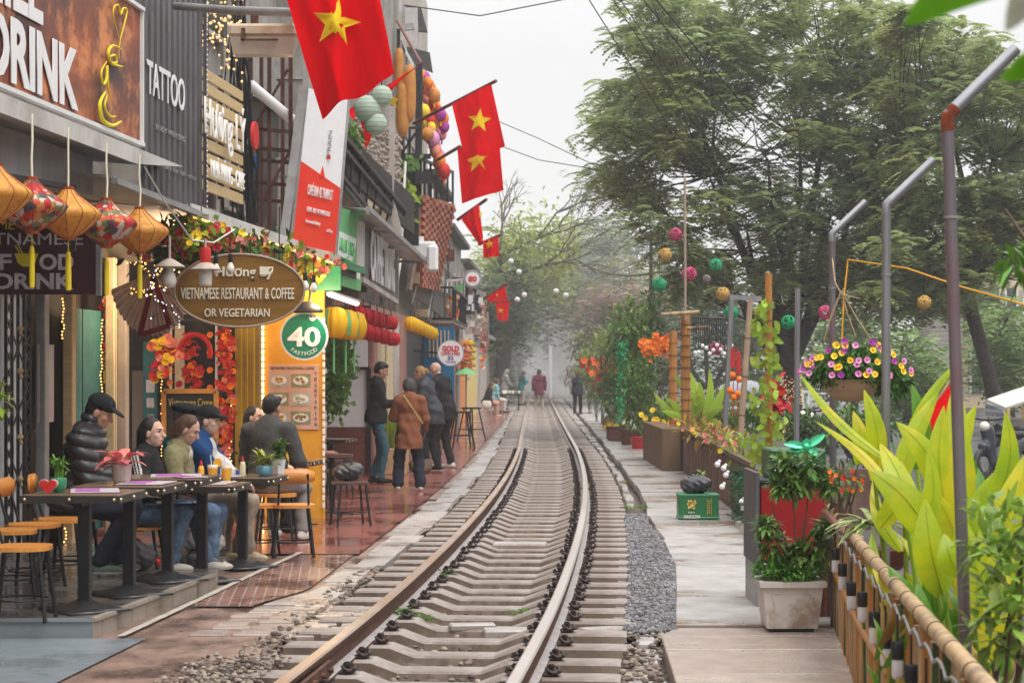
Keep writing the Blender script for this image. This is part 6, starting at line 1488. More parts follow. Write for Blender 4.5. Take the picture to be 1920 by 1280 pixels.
 if fine<.018:
  for sd in(1,-1):
   d=(W[sd]-E[sd]).normalized();up=Vector((0,0,1));lat=d.cross(up);
   if lat.length<.3:lat=Vector((0,1,0)).cross(d)*(1)
   lat.normalize();pn=lat.cross(d).normalized()
   if pn.z>0 and abs(d.z)<.7:pn=-pn;
   if abs(d.z)>=.7:pn=Vector((-sd,0,0));pn=(pn-d*pn.dot(d)).normalized();lat=d.cross(pn)
   w=W[sd];pr=[('c',v3(w-d*.02),v3(w+d*.02),.024,.026)]
   for i,(o,L)in enumerate(((-.027,.070),(-.009,.080),(.010,.075),(.027,.060))):
    b0=w+d*.03+lat*o*.7;b1=w+d*.085+lat*o;m1=b1+(d*math.cos(curl*.6)+pn*math.sin(curl*.6))*L*.5;m2=m1+(d*math.cos(curl*1.6)+pn*math.sin(curl*1.6))*L*.5
    pr+=[('c',v3(b0),v3(b1),.015,.0105),('c',v3(b1),v3(m1),.0095,.0085),('c',v3(m1),v3(m2),.0085,.0068)]
   ts=lat*(-1 if(lat.dot(Vector((-sd,0,0)))<0)==(o<0)else 1);ts=lat if lat.dot(Vector((-sd,.3,.4)))>0 else-lat
   t0=w+d*.03+ts*.022;t1=t0+(d*.6+ts*.7+pn*.3).normalized()*.038;t2=t1+(d*.9+ts*.2+pn*.4).normalized()*.03
   pr+=[('c',v3(t0),v3(t1),.013,.0105),('c',v3(t1),v3(t2),.010,.008)]
   V,Fq=sdf(pr,.005,.0048,pad=.01);mb.arr(V,Fq,0,True)
 def out(mbx,name,mm,lab=None):
  mbx.v=[(x*s,y*s,z*s)for x,y,z in mbx.v];o=mbx.build(name,mm,T,local=True,label=lab);return o
 out(mb,"body",mats_)
 seed=hash_(label)
 def folds(a=.006,f=16):
  return lambda x,y,z:a*np.sin(f*z+5*np.sin(7*x+seed)+4*y)*np.sin(f*.7*x+9*y+seed)+a*.5*np.sin(2.3*f*z+9*x-7*y)
# ---- top garment
 tm,tt=top.get('m'),top.get('t',.018);hem=top.get('hem',-.10)
 g=[('e',v3(chest+cz@Vector((0,0,.04))),(.160*build+tt,.105+tt,.19+tt),RC),('e',v3(waist),(.15*build+tt,.112+tt,.19),RC),('c',v3(sh[1]*.92+sh[-1]*.08),v3(sh[-1]*.92+sh[1]*.08),.055+tt*.7,.055+tt*.7),('c',v3(nk+cz@Vector((0,-.005,-.04))),v3(nk+cz@Vector((0,0,top.get('collar',.02)))),.075+tt*.5,.060+tt*.4)]
 if seat is None:g+=[('c',v3(hip+Vector((0,-.005,.05))),v3(hip+Vector((0,-.005,hem-.05))),.135+tt,top.get('flare',.145)+tt),('c',v3(hip+Vector((.05,0,.05))),v3(hip+Vector((.06,0,hem-.05))),.115+tt,.125+tt),('c',v3(hip+Vector((-.05,0,.05))),v3(hip+Vector((-.06,0,hem-.05))),.115+tt,.125+tt)]
 else:g+=[('e',v3(hip+Vector((0,0,.03))),(.17+tt,.135+tt,.13),None)]
 sl=top.get('sleeve',1)
 for sd in(1,-1):
  g+=[('c',v3(sh[sd]),v3(E[sd]),.058+tt,.050+tt*.8),('c',v3(E[sd]),v3(E[sd].lerp(W[sd],.93 if sl else .1)),.048+tt*.8,.034+tt*.6)]
 cut=[((0,0,hip.z+hem),(0,0,-1))]if seat is None else[((0,0,hip.z-.10),(0,0,-1))]
 fo=folds(top.get('fold',.009))
 if top.get('puffer'):md=lambda x,y,z:.014-.026*np.abs(np.sin((z*.95+y*.22)*math.pi/.085))**.6+0*x
 else:md=fo
 V,Fq=sdf(g,.03,fine,md,cut);mbx=MB();mbx.arr(V,Fq,0,True);mm=[tm]
 cen=V[Fq].mean(1)
 if top.get('stripes'):
  mi=np.zeros(len(Fq),int);mm.append(top['stripes'])
  for(a,b)in((sh[1],E[1]),(E[1],W[1]),(sh[-1],E[-1]),(E[-1],W[-1])):
   a_,b_=np.array(v3(a)),np.array(v3(b));d=(b_-a_)/np.linalg.norm(b_-a_);q=cen-a_;t=q@d;sdn=np.array([1.0 if a[0]>0 else-1.0,0,0]);fw=np.cross(d,sdn);fw/=np.linalg.norm(fw);lt=np.cross(fw,d);u=q@fw;l=q@lt*(1 if(lt@sdn)>0 else-1)
   m_=(t>-.05)&(t<np.linalg.norm(b_-a_))&(l>.0)&(np.linalg.norm(q-np.outer(t,d),axis=1)<.11)
   for o in(-.026,0,.026):mi[m_&(np.abs(u-o)<.0075)]=1
  mbx.m=mi.tolist()
 if top.get('vest'):
  mi=np.zeros(len(Fq),int);mm.append(top['vest'])
  for sd in(1,-1):mi[(cen[:,0]*sd>shs+.03)]=1
  mbx.m=mi.tolist()
 if top.get('front'):
  mi=np.zeros(len(Fq),int);mm.append(top['front']);mi[(np.abs(cen[:,0])<.055)&(cen[:,1]>(hip.y+.03))&(cen[:,2]<nk.z-.0)]=1;mbx.m=mi.tolist()
 out(mbx,top.get('n','jacket'),mm)
# ---- trousers
 lt_=legs.get('t',.012);g=[('e',v3(hip+Vector((0,0,-.01))),(.165+lt_*.5,.125+lt_,.13),None)]
 for sd in(1,-1):g+=[('c',v3(hj[sd]),v3(K[sd]),.086+lt_,.060+lt_),('c',v3(K[sd]),v3(A[sd].lerp(K[sd],.06)),.058+lt_,legs.get('cuff',.048)+lt_)]
 V,Fq=sdf(g,.02,max(fine,.011),folds(.007,22),[((0,0,.055),(0,0,-1))]);mbx=MB();mbx.arr(V,Fq,0,True);out(mbx,"trousers",legs['m'])
# ---- shoes
 if shoe is not None:
  for sd in(1,-1):
   ft=Vector((.06*sd,1,0)).normalized();a=A[sd]
   g=[('c',v3(a+Vector((0,-.02,-.02))),v3(a+Vector((0,-.02,-.045))),.042,.044),('e',v3(a+ft*.055+Vector((0,0,-.05))),(.047,.135,.040),[tuple(r)for r in Matrix.Rotation(-.06*sd,3,'Z')])]
   V,Fq=sdf(g,.02,fine*.8,cut=[((0,0,a.z-.078),(0,0,-1))]);mbx=MB();mbx.arr(V,Fq,0,True);cen=V[Fq].mean(1);mbx.m=(cen[:,2]<a.z-.06).astype(int).tolist();out(mbx,"shoe",[shoe,M_whitesign if shoe not in(M_capb,)else M_capb])
# ---- hair and hats
 if hair:
  hm,st=hair;g=[('e',v3(hp(0,-.024,.046)),(.084,.094,.092),RH)]
  cutp=[(v3(hp(0,.062,.052)),v3(HR@Vector((0,.55,-.72))))]
  if st=='short':g.append(('e',v3(hp(0,-.055,-.005)),(.070,.058,.06),RH));g+=[('e',v3(hp(.02,.03,.095)),(.05,.05,.03),RH)]
  if st=='long':g+=[('c',v3(hp(0,-.06,.0)),v3(hp(0,-.09,-.17)),.082,.055),('c',v3(hp(.055,-.035,.0)),v3(hp(.062,-.05,-.14)),.034,.03),('c',v3(hp(-.055,-.035,.0)),v3(hp(-.062,-.05,-.14)),.034,.03)];cutp=[];g[0]=('e',v3(hp(0,-.026,.045)),(.085,.092,.092),RH);cutp=[(v3(hp(0,.055,.060)),v3(HR@Vector((0,.62,-.50))))]
  if st=='bun':g+=[('e',v3(hp(0,-.04,-.0)),(.08,.07,.075),RH),('e',v3(hp(0,-.125,.02)),(.035,.035,.035),RH),('c',v3(hp(0,-.125,.02)),v3(hp(0,-.15,-.05)),.02,.01)]
  if st=='bob':g+=[('e',v3(hp(0,-.035,.0)),(.098,.09,.095),RH)];g[0]=('e',v3(hp(0,-.02,.045)),(.098,.10,.10),RH)
  V,Fq=sdf(g,.02,fine*.8 if fine<.018 else fine,lambda x,y,z:.003*np.sin(90*x+20*z)*np.sin(70*y)+0*z,cutp if st in('short','long','bun')else[(v3(hp(0,.058,.03)),v3(HR@Vector((0,.9,-.35))))])
  mbx=MB();mbx.arr(V,Fq,0,True);out(mbx,"hair",hm)
 if hat:
  hm,st=hat
  if st=='cap':g=[('e',v3(hp(0,-.012,.068)),(.091,.108,.085),RH),('e',v3(hp(0,.10,.062)),(.072,.085,.014),[tuple(r)for r in(HR@Matrix.Rotation(-.22,3,'X'))])];cp=[(v3(hp(0,0,.040)),v3(HR@Vector((0,-.12,-1))))]
  elif st=='flat':g=[('e',v3(hp(0,.0,.085)),(.115,.150,.050),RH),('e',v3(hp(0,-.01,.06)),(.092,.11,.05),RH),('e',v3(hp(0,.12,.055)),(.06,.06,.012),RH)];cp=[(v3(hp(0,0,.040)),v3(HR@Vector((0,0,-1))))]
  else:g=[('e',v3(hp(0,-.02,.05)),(.10,.11,.11),RH),('c',v3(hp(0,-.05,-.02)),v3(hp(0,-.06,-.10)),.09,.08)];cp=[(v3(hp(0,.05,.05)),v3(HR@Vector((0,1,-.2))))]
  V,Fq=sdf(g,.012,fine*.7,None,cp);mbx=MB();mbx.arr(V,Fq,0,True);out(mbx,"cap" if st!='hood' else "hood",hm)
 if extra:extra(T,s,dict(hip=hip,chest=chest,nk=nk,sh=sh,E=E,W=W,K=K,A=A,hp=hp,sp=sp))
 return T
def hash_(t):return sum(ord(c)*(i+1)for i,c in enumerate(t))%97/9.7
C_black=cloth("cloth_black",(.020,.019,.021));C_puff=mat("puffer_black",(.030,.028,.032),(.018,.017,.02),.42,scale=20,bump=.1)
C_navy=cloth("cloth_navy",(.022,.024,.042));C_jean=cloth("denim_blue",(.13,.20,.30),(.08,.13,.21));C_jeant=cloth("denim_teal",(.045,.12,.16),(.03,.08,.11));C_beige=cloth("chino_beige",(.42,.34,.27));C_olive=cloth("cloth_olive",(.28,.25,.13),(.20,.18,.09))
C_blue=cloth("cloth_royal",(.018,.07,.20),(.012,.05,.15));C_grey=cloth("blazer_grey",(.085,.085,.082),(.06,.06,.058));C_greyt=cloth("trouser_grey",(.22,.20,.19));C_brown=cloth("coat_brown",(.26,.095,.05),(.20,.07,.035));C_char=cloth("jacket_charcoal",(.05,.055,.065),(.035,.038,.045),.5)
C_teal=cloth("cloth_teal",(.01,.25,.26));C_white=cloth("cloth_white",(.66,.62,.58));C_maroon=cloth("coat_maroon",(.14,.035,.055));C_cream=cloth("cloth_cream",(.62,.56,.42));C_cyan=cloth("cloth_cyan",(.22,.48,.56));C_pink=cloth("cloth_pink",(.62,.38,.32));C_greyh=cloth("hood_grey",(.30,.28,.27));C_red=cloth("cap_red",(.40,.04,.06))
S_white=mat("sneaker_white",(.62,.58,.52),(.5,.46,.4),.6);S_black=M_capb;S_tan=mat("sneaker_tan",(.55,.38,.18),(.62,.52,.40),.6,scale=30)
RX=rad(-90)
person("man in a black cap and black puffer jacket seated behind the second table looking down",(-3.25,15.35,.1),RX,1.74,0,seat=.44,lean=.25,hpitch=.42,wr=(.10,.40,.72),wl=(-.12,.38,.70),ar=(.12,.22,.09),al=(-.12,.30,.09),top=dict(m=C_puff,t=.045,puffer=1,collar=.07),legs=dict(m=C_navy),shoe=mat("sandal_green",(.10,.15,.11),(.07,.11,.08),.7),hair=(M_hairb,'short'),hat=(M_capb,'cap'),fine=.0095,build=1.1)
person("dark haired woman in a black jacket with three white sleeve stripes looking right",(-2.86,15.95,.06),rad(-100),1.60,2,seat=.36,lean=.12,hpitch=.05,hyaw=-.1,wr=(.12,.34,.60),wl=(-.1,.34,.60),ar=(.10,.30,.09),al=(-.06,.52,.09),top=dict(m=C_black,stripes=C_white,t=.02),legs=dict(m=C_jean),shoe=S_white,hair=(M_hairb,'long'),fine=.007,build=.9)
def scarf(T,s,J):
 g=[('c',tuple(J['nk']+Vector((.05,.03,-.02))),tuple(J['nk']+Vector((-.05,.04,-.02))),.045,.045),('c',tuple(J['nk']+Vector((.03,.07,-.03))),tuple(J['sp'](.04,.15,.25)),.04,.035),('c',tuple(J['nk']+Vector((-.03,.07,-.03))),tuple(J['sp'](-.03,.16,.22)),.04,.035),('c',tuple(J['nk']+Vector((.04,-.05,0))),tuple(J['nk']+Vector((-.04,-.05,0))),.045,.045)]
 V,Fq=sdf(g,.02,.010,lambda x,y,z:.004*np.sin(80*x+30*z)+0*y);mb=MB();mb.arr(V*s,Fq,0,True);mb.build("scarf",cloth("scarf_khaki",(.20,.17,.08),(.30,.26,.15)),T,local=True)
person("brown haired woman in an olive jacket and scarf bending her head over the table",(-2.78,16.75,.0),rad(-97),1.62,1,seat=.42,lean=.22,hpitch=.50,wr=(.1,.36,.66),wl=(-.1,.36,.66),ar=(.10,.40,.09),al=(-.1,.30,.09),top=dict(m=C_olive,front=C_white,t=.022),legs=dict(m=C_jean),shoe=S_white,hair=(M_hairbr,'long'),fine=.0095,build=.9,extra=scarf)
person("man in a black flat cap and teal and grey top hidden behind the two women",(-2.88,17.7,.0),rad(-95),1.72,1,seat=.44,lean=.10,hpitch=.15,wr=(.1,.3,.68),wl=(-.1,.3,.68),top=dict(m=C_teal,front=C_white,t=.02),legs=dict(m=C_beige),shoe=S_tan,hair=(M_hairg,'short'),hat=(M_capb,'flat'),fine=.011)
person("older man in a black cap and royal blue jacket with crossed arms at the table",(-2.66,17.6,0),rad(-97),1.70,2,seat=.42,lean=.08,hpitch=.08,wr=(-.06,.36,.66),wl=(.08,.40,.70),ar=(.12,.46,.085),al=(-.1,.34,.085),top=dict(m=C_blue,front=C_white,t=.022),legs=dict(m=C_beige,t=.02),shoe=S_tan,hair=(M_hairg,'short'),hat=(M_capb,'cap'),fine=.0095)
person("dark haired woman in black seated beyond the blazer man, facing right",(-2.60,20.7,0),rad(-100),1.60,2,seat=.42,lean=.0,hpitch=.0,hyaw=-.25,wr=(.1,.3,.66),wl=(-.1,.3,.66),top=dict(m=C_black),legs=dict(m=C_black),shoe=S_black,hair=(M_hairb,'long'),fine=.012,build=.9)
person("man in a grey blazer seated with his back to the camera",(-2.30,19.55,0),rad(-18),1.76,0,seat=.47,lean=.10,hpitch=.1,hyaw=-.15,wr=(.22,.34,.72),wl=(-.2,.34,.70),ar=(.24,.26,.085),al=(-.12,.40,.085),top=dict(m=C_grey,t=.026,fold=.004),legs=dict(m=C_greyt),shoe=S_white,hair=(M_hairb,'short'),fine=.011,build=1.12)
def phone(T,s,J):
 w=(J['W'][1]+J['W'][-1])/2+Vector((0,.10,.02));mb=MB();mb.obox(w*s,(.038,0,0),(0,.055,.045),(0,-.003,.004));mb.build("phone",M_black,T,local=True)
person("standing man in a black sweater and teal jeans looking down at a phone",(-1.93,29.6,0),rad(-84),1.73,0,lean=.02,hpitch=.35,wr=(.04,.34,1.14),wl=(-.06,.30,1.12),ar=(.10,.06,.085),al=(-.10,-.04,.085),top=dict(m=C_black,t=.024,hem=-.06,fold=.006,n="sweater"),legs=dict(m=C_jeant,t=.002),shoe=S_black,hair=(M_hairb,'short'),fine=.011,extra=phone,elh=(.1,-1,-.3))
def strap(T,s,J):
 mb=MB();pts=[]
 for k in range(9):
  t=k/8;x=lerp(-.10,.21,t);z=lerp(1.50,1.05,t);pts.append(Vector((x,-.155+.04*(abs(t-.5)*2)**2*1.2,z))*s)
 for k in range(8):mb.bar(pts[k],pts[k+1],.022,.006,up=(0,1,0))
 mb.build("bag_strap",mat("strap_ochre",(.50,.36,.12),(.4,.28,.09),.7),T,local=True)
person("short person in a brown coat seen from behind with a slanting yellow bag strap",(-1.37,27.7,0),rad(6),1.50,0,hpitch=.15,wr=(.22,.16,.80),wl=(-.16,.30,.95),ar=(.15,0,.085),al=(-.15,.02,.085),top=dict(m=C_brown,t=.028,hem=-.27,flare=.155,fold=.008,n="coat"),legs=dict(m=C_navy,t=.03,cuff=.062),shoe=S_white,hair=(M_hairg,'bob'),fine=.011,build=1.0,extra=strap)
person("blonde woman with tied back hair in a charcoal rain jacket bending forward to the left",(-1.27,33.4,0),rad(74),1.70,1,lean=.28,hpitch=.42,wr=(.16,.34,.98),wl=(-.16,.34,.98),ar=(.1,-.06,.085),al=(-.1,.08,.085),top=dict(m=C_char,t=.04,hem=-.16,fold=.009),legs=dict(m=C_black,t=.02),shoe=S_black,hair=(M_hairbl,'bun'),fine=.012)
person("bald man in a black jacket leaning in beside the blonde woman, hand at his side",(-1.10,34.3,0),rad(66),1.76,1,lean=.20,hpitch=.42,wr=(.30,.08,.80),wl=(-.2,.3,.95),ar=(.1,-.06,.085),al=(-.1,.08,.085),top=dict(m=C_black,t=.035,hem=-.14,fold=.008),legs=dict(m=C_black,t=.015),shoe=S_white,fine=.012,build=1.1)
def whitebag(T,s,J):
 g=[('e',(.25,.0,.42),(.12,.17,.19),None)];V,Fq=sdf(g,.02,.02,lambda x,y,z:.01*np.sin(30*x+20*z)+0*y,[((0,0,.56),(0,.0,1))]);mb=MB();mb.arr(V,Fq,0,True);mb.build("shoulder_bag",C_white,T,local=True)
person("far seated figure in a dark top with a large white bag",(XatY(910,73),73,0),rad(-78),1.62,1,seat=.40,lean=.35,hpitch=.3,top=dict(m=C_black,t=.03),legs=dict(m=C_pink,t=.02),shoe=S_white,hair=(M_hairbr,'long'),fine=.02,extra=whitebag)
person("far seated figure in a pale cyan top with curly dark hair",(XatY(926,79),79,0),rad(-60),1.66,1,seat=.45,lean=.15,hpitch=.2,top=dict(m=C_cyan,front=C_white,t=.02),legs=dict(m=C_white),shoe=S_black,hair=(M_hairbr,'bob'),fine=.02)
person("far figure in a grey hood standing over the table of cups",(XatY(946,86),86,0),rad(-70),1.66,0,lean=.1,hpitch=.45,wr=(.08,.32,1.0),wl=(-.08,.32,1.0),top=dict(m=C_greyh,t=.04,hem=-.3),legs=dict(m=C_greyt),shoe=S_black,hat=(C_greyh,'hood'),fine=.02)
person("far figure in a teal jacket, cream trousers and dark red cap by the left rail",(XatY(977,97),97,0),rad(-60),1.58,1,lean=.15,hpitch=.2,wr=(.1,.3,1.1),wl=(-.1,.3,1.1),top=dict(m=C_teal,t=.035,hem=-.16),legs=dict(m=C_cream,t=.02),shoe=S_black,hair=(M_hairbr,'short'),hat=(C_red,'cap'),fine=.02)
person("person in a long maroon coat and beige trousers standing between the rails",(XatY(1011,83),83,0),rad(4),1.66,1,ar=(.14,0,.085),al=(-.14,.05,.085),top=dict(m=C_maroon,t=.035,hem=-.26,flare=.17,n="coat"),legs=dict(m=C_beige,t=.02),shoe=S_tan,hair=(M_hairb,'bob'),fine=.02,build=1.12)
person("person in a navy vest and pale sleeves walking away on the slab path",(XatY(1083,72),72,0.01),rad(-5),1.58,1,ar=(.09,.12,.085),al=(-.09,-.16,.10),top=dict(m=C_navy,vest=C_greyh,t=.03,hem=-.10),legs=dict(m=C_black),shoe=S_white,hair=(M_hairbr,'bob'),fine=.02,build=1.05)
def bag(label,c,r,m,seed,name="bag",cat="bag",n=6,extra=None):
 rg=random.Random(seed);g=[('e',(0,0,r*.55),(r,r*.75,r*.6),None)]+[('e',(rg.uniform(-.6,.6)*r,rg.uniform(-.4,.4)*r,rg.uniform(.3,.9)*r),(r*.5,r*.45,r*.4),None)for _ in range(n)]
 V,Fq=sdf(g,.02,.012,lambda x,y,z:.007*np.sin(60*x+35*z+seed)*np.sin(50*y+30*x)+.004*np.sin(110*z+60*x),[((0,0,0),(0,0,-1))]);T=thing(name,label,cat,c);mb=MB();mb.arr(V,Fq,0,True);mb.build("shell",m,T,local=True)
 mb=MB();mb.tube([(-.4*r,0,r*1.0),(-.2*r,0,r*1.35),(.2*r,0,r*1.35),(.4*r,0,r*1.0)],.012,6);mb.build("handle",M_black,T,local=True);return T
M_bagm=mat("backpack_cloth",(.10,.09,.10),(.04,.035,.04),.6,scale=14)
bag("dark backpack with an orange charm on the floor behind the striped jacket woman's stool",(-2.85,15.7,.1),.17,M_bagm,1)
bag("patterned dark bag on the floor between the third and fourth tables",(-2.45,16.1,0),.16,mat("bag_pattern",(.22,.19,.18),(.05,.045,.05),.6,scale=22),2)
bag("white tote bag hanging under the table by the man in blue",(-2.5,16.9,.12),.17,C_white,3)
bag("black bag resting on the dark stool near the ochre wall",(-1.72,21.75,.452),.16,mat("bag_black",(.035,.033,.038),(.015,.015,.018),.3),4)
bag("brown bag standing behind the brown coat's legs",(-1.42,32.4,0),.18,mat("bag_brown",(.16,.10,.06),(.08,.05,.035),.6),5)
mb=MB();q=Vector((-2.68,15.72,.16));mb.ball(q,.03,8);mb.ball(q+Vector((.05,0,.03)),.022,8,1);setp(mb.build("bag_charm",[M_red,M_forg],loc=q),"red and orange fluffy charm hanging by the backpack","charm")
# ------------------------------------------------------------------ right side: planters, fence, poles, plants
def cloud(mb,c,rr,n,L,W,rg,up=.3,droop=.6,seg=2,mi=0):
 c=Vector(c)
 for k in range(n):
  o=rvec(rg);q=rg.random()**.4;p=c+Vector((o.x*rr[0],o.y*rr[1],o.z*rr[2]))*q
  mb.leaf(p,o*.6+rvec(rg)*.6+Vector((0,0,up)),(0,0,1),L*rg.uniform(.6,1.3),W*rg.uniform(.8,1.2),droop,seg,mi)
def shrub(label,base,ctr,rr,n,L,W,m,seed=1,name="shrub",fl=None,fn=0,fr=.05,pot=None,stems=5,group=None,fm=None,up=.3):
 """base: ground point, ctr: list of crown centres"""
 rg=random.Random(seed);T=thing(name,label,"plant",base,0,group);mb=MB();cs=ctr if isinstance(ctr,list)else[ctr]
 for i,c in enumerate(cs):cloud(mb,c,rr[i]if isinstance(rr,list)else rr,n//len(cs),L,W,rg,up)
 mb.build("foliage",m,T);mb=MB();b=Vector(base)
 for k in range(stems):
  c=Vector(cs[k%len(cs)]);mb.tube([b+Vector((rg.uniform(-.05,.05),rg.uniform(-.05,.05),0)),b.lerp(c,.5)+Vector((rg.uniform(-.05,.05),0,0)),c+Vector((rg.uniform(-.1,.1),0,rg.uniform(-.1,.2)))],[.012,.009,.004],5)
 mb.build("stem",M_brown,T)
 if fl:
  mb=MB()
  for k in range(fn):
   c=Vector(cs[rg.randrange(len(cs))]);r=rr[0]if isinstance(rr,list)else rr;a=rg.uniform(0,6.28);e=rg.uniform(-.5,1)
   p=c+Vector((math.cos(a)*r[0],-abs(math.sin(a))*r[1],e*r[2]))*.95;flower(mb,p,fr,rg.randrange(len(fl)),rg,6,(rg.uniform(-.5,.5),-1,rg.uniform(-.1,.6)))
  setp(mb.build("flowers",fl,T),kind="stuff")
 if pot:
  w,h,m2=pot;mb=MB();mb.lathe([(w*.7,0),(w*.75,.01),(w,h*.92),(w*1.08,h*.93),(w*1.08,h),(w*.9,h)],18,b);mb.build("pot",m2,T)
 return T
def pole(label,pts,r,m,name="pole",rings=None,group=None,cat="pole",n=10):
 T=thing(name,label,cat,pts[0],0,group);mb=MB();mb.tube(pts,r,n);mb.build("shaft",m,T)
 if rings:
  a,b=Vector(pts[0]),Vector(pts[-1]);k=int((b-a).length/rings);mb=MB();rr=r if not isinstance(r,list)else r[0];d=(b-a).normalized()
  for i in range(1,k):p=a.lerp(b,i/k);mb.tube([p-d*.006,p+d*.006],rr*1.12,n)
  setp(mb.build("joint",M_bamd,T),kind="stuff")
 return T
M_bam=mat("bamboo_orange",(.50,.22,.05),(.36,.14,.03),.45,scale=4,stretch=(6,6,.6),stain=(.18,.08,.03),stain_amt=.5)
M_bamp=mat("bamboo_pale",(.52,.36,.19),(.40,.25,.12),.5,scale=5,stretch=(6,6,.6),stain=(.13,.10,.08),stain_amt=.7)
M_bamd=mat("bamboo_joint",(.14,.08,.04),(.08,.05,.03),.6)
M_pipe=mat("galvanised_pipe",(.34,.34,.36),(.24,.24,.26),.35,metal=.6,scale=4,stretch=(1,1,.3))
M_piper=mat("pipe_red_stain",(.24,.22,.24),(.17,.15,.165),.4,metal=.4,scale=1.2,stretch=(1,1,.5),stain=(.26,.03,.05),stain_amt=.5,stain_scale=2.5)
M_weld=mat("rusty_weld",(.32,.07,.02),(.14,.03,.015),.8,scale=20)
fence_x=lambda y:interp(y,[4,5.67,10.2,14,21.2,32.8,60],[1.12,1.28,1.70,2.12,2.46,2.70,3.5])
for(ub,vb,ut,vt,ua,va,Y,m,lab)in((1812,1262,1776,218,1904,92,7.0,M_piper,"tallest bent metal pipe with red stains and a rusty elbow, nearest the camera"),(1660,1075,1662,384,1750,300,9.8,M_pipe,"middle bent grey pipe standing through the yellow leaved plants"),(1562,985,1560,438,1623,378,13.0,M_piper,"third bent pipe, behind the hanging flower basket")):
 T=thing("bent_pipe",lab,"post",(P(ub,vb,Y).x,Y,0),0,"bent metal pipes along the bamboo fence");a,b,c=P(ub,vb,Y),P(ut,vt,Y),P(ua,va,Y+.05);a=a+(a-b)*(a.z/(b.z-a.z))
 mb=MB();mb.tube([a,b],.0205,14);mb.build("upright",m,T);mb=MB();mb.tube([b,c],.021,14,cap=False);d=(c-b).normalized();mb.build("arm",M_pipe,T)
 mb=MB();mb.tube([b-(b-a).normalized()*.05,b,b+d*.04],.0225,12);mb.build("elbow",M_weld if Y<8 else M_pipe,T)
 mb=MB();q=a.lerp(b,.86);mb.tube([q,q+Vector((0,0,.008))],.024,12);mb.build("collar",M_grey,T)
pole("thin straight grey pole left of the hanging flower basket",[P(1493,900,17),P(1496,540,17)],.022,M_pipe)
pole("leaning grey pole under the left end of the short crossbar",[P(1358,830,27),P(1372,560,27)],.035,M_pipe)
pole("leaning wooden pole under the right end of the short crossbar",[P(1386,850,25),P(1407,562,25)],.036,mat("pole_wood",(.42,.30,.22),(.34,.23,.16),.7),rings=.4)
mb=MB();mb.bar(P(1368,557,25.6),P(1428,560,25.6),.06);setp(mb.build("crossbar",M_pipe,loc=P(1368,557,25.6)),"short grey metal crossbar resting on the two leaning poles","bar")
pole("thick bamboo post wound with cord, tallest bamboo by the planter",[P(1286,830,33.5),P(1285,588,33.5)],[.085,.075],M_bam,"bamboo_post",rings=.16,cat="post")
pole("slimmer bamboo post behind the thick one",[P(1262,830,37),P(1262,620,37)],.075,M_bam,"bamboo_post",rings=.2,cat="post")
pole("thin tall rod rising above the thick bamboo post",[P(1285,600,33.4),P(1284,330,33.4)],.02,mat("rod_tan",(.40,.30,.24)),"rod",cat="pole")
for(p,q,lab)in((P(1240,590,33.3),P(1312,585,33.2),"bamboo crosspiece lashed on top of the thick post"),(P(1288,616,33.1),P(1330,614,33.1),"lower short bamboo crosspiece on the thick post")):pole(lab,[p,q],.035,M_bamp,"bamboo_crosspiece",cat="post")
pole("slender grey pole with a dark cap among the far shrubs",[P(1218,830,50),P(1221,432,50)],.04,M_pipe)
T=pole("orange bamboo pole wrapped in yellow green climbing vine",[P(1442,960,20),P(1441,512,20)],.035,M_bam,"bamboo_pole",rings=.45)
mb=MB();rg=random.Random(4)
for k in range(230):
 v=560+340*rg.random();a=v*.05;u=1438+math.sin(a)*10+rg.gauss(0,7+(v-560)*.03);mb.leaf(P(u,v,20+rg.uniform(-.15,.1)),rvec(rg)+Vector((0,-.5,-.2)),(0,-1,0),rg.uniform(.06,.12),.06,.5,3)
mb.build("vine",M_leafl,T)
T=thing("bamboo_fence","low bamboo fence with a thick weathered top rail in the right foreground","fence",(fence_x(8),8,0))
y=4.7;prev=None
ys=frange(4.7,13.6,.55)
mb=MB();mb.tube([(fence_x(y),y,.755-(.03 if y>11 else 0))for y in ys],.029,12);mb.build("top_rail",M_bamp,T)
mb=MB()
for y in frange(4.9,13.4,.47):a=Vector((fence_x(y),y,.755));d=DS;mb.tube([a-d*.008,a+d*.008],.031,12)
setp(mb.build("rail_joint",M_bamd,T),kind="stuff")
mb=MB();mb.tube([(fence_x(y),y,.36)for y in ys],.018,8);mb.build("lower_rail",M_bam,T)
rg=random.Random(6);M_bamg=mat("bamboo_green",(.05,.10,.03),(.03,.06,.02),.5)
y=5.0
while y<13.4:
 m=(M_bam,M_bamp,M_bamg,M_bam,M_bamp)[rg.randrange(5)];w=rg.uniform(.022,.034);mb=MB();mb.tube([(fence_x(y)+.03,y,0),(fence_x(y)+.03+rg.uniform(-.01,.01),y+rg.uniform(-.02,.02),rg.uniform(.68,.735))],w,8);mb.build("picket",m,T);y+=w*2+rg.uniform(.012,.07)
T=thing("side_panel","dark red timber panel closing the end of the bamboo fence","panel",(fence_x(13.5),13.5,0));mb=MB()
for k in range(6):x=fence_x(13.5)-.1+k*.04;mb.box(x,x+.036,13.40+k*.002,13.44,.0,.52)
mb.build("boards",M_brownw,T)
mb=MB();a=P(1597,1000,10.9);mb.slab(P(1588,1130,10.9),P(1597,1125,10.9),P(1604,985,10.9),P(1590,975,10.9),.02);setp(mb.build("hanging_strip",M_bamp,loc=a),"pale flat strip of wood hanging at the far end of the bamboo rail","strip")
mb=MB();mb.tube([P(1545,960,12.6),P(1605,1020,10.6)],.022,8);setp(mb.build("rail_piece",M_brownw,loc=P(1545,960,12.6)),"short reddish rail sloping down to the bamboo top rail","rail")
mb=MB();pts=[]
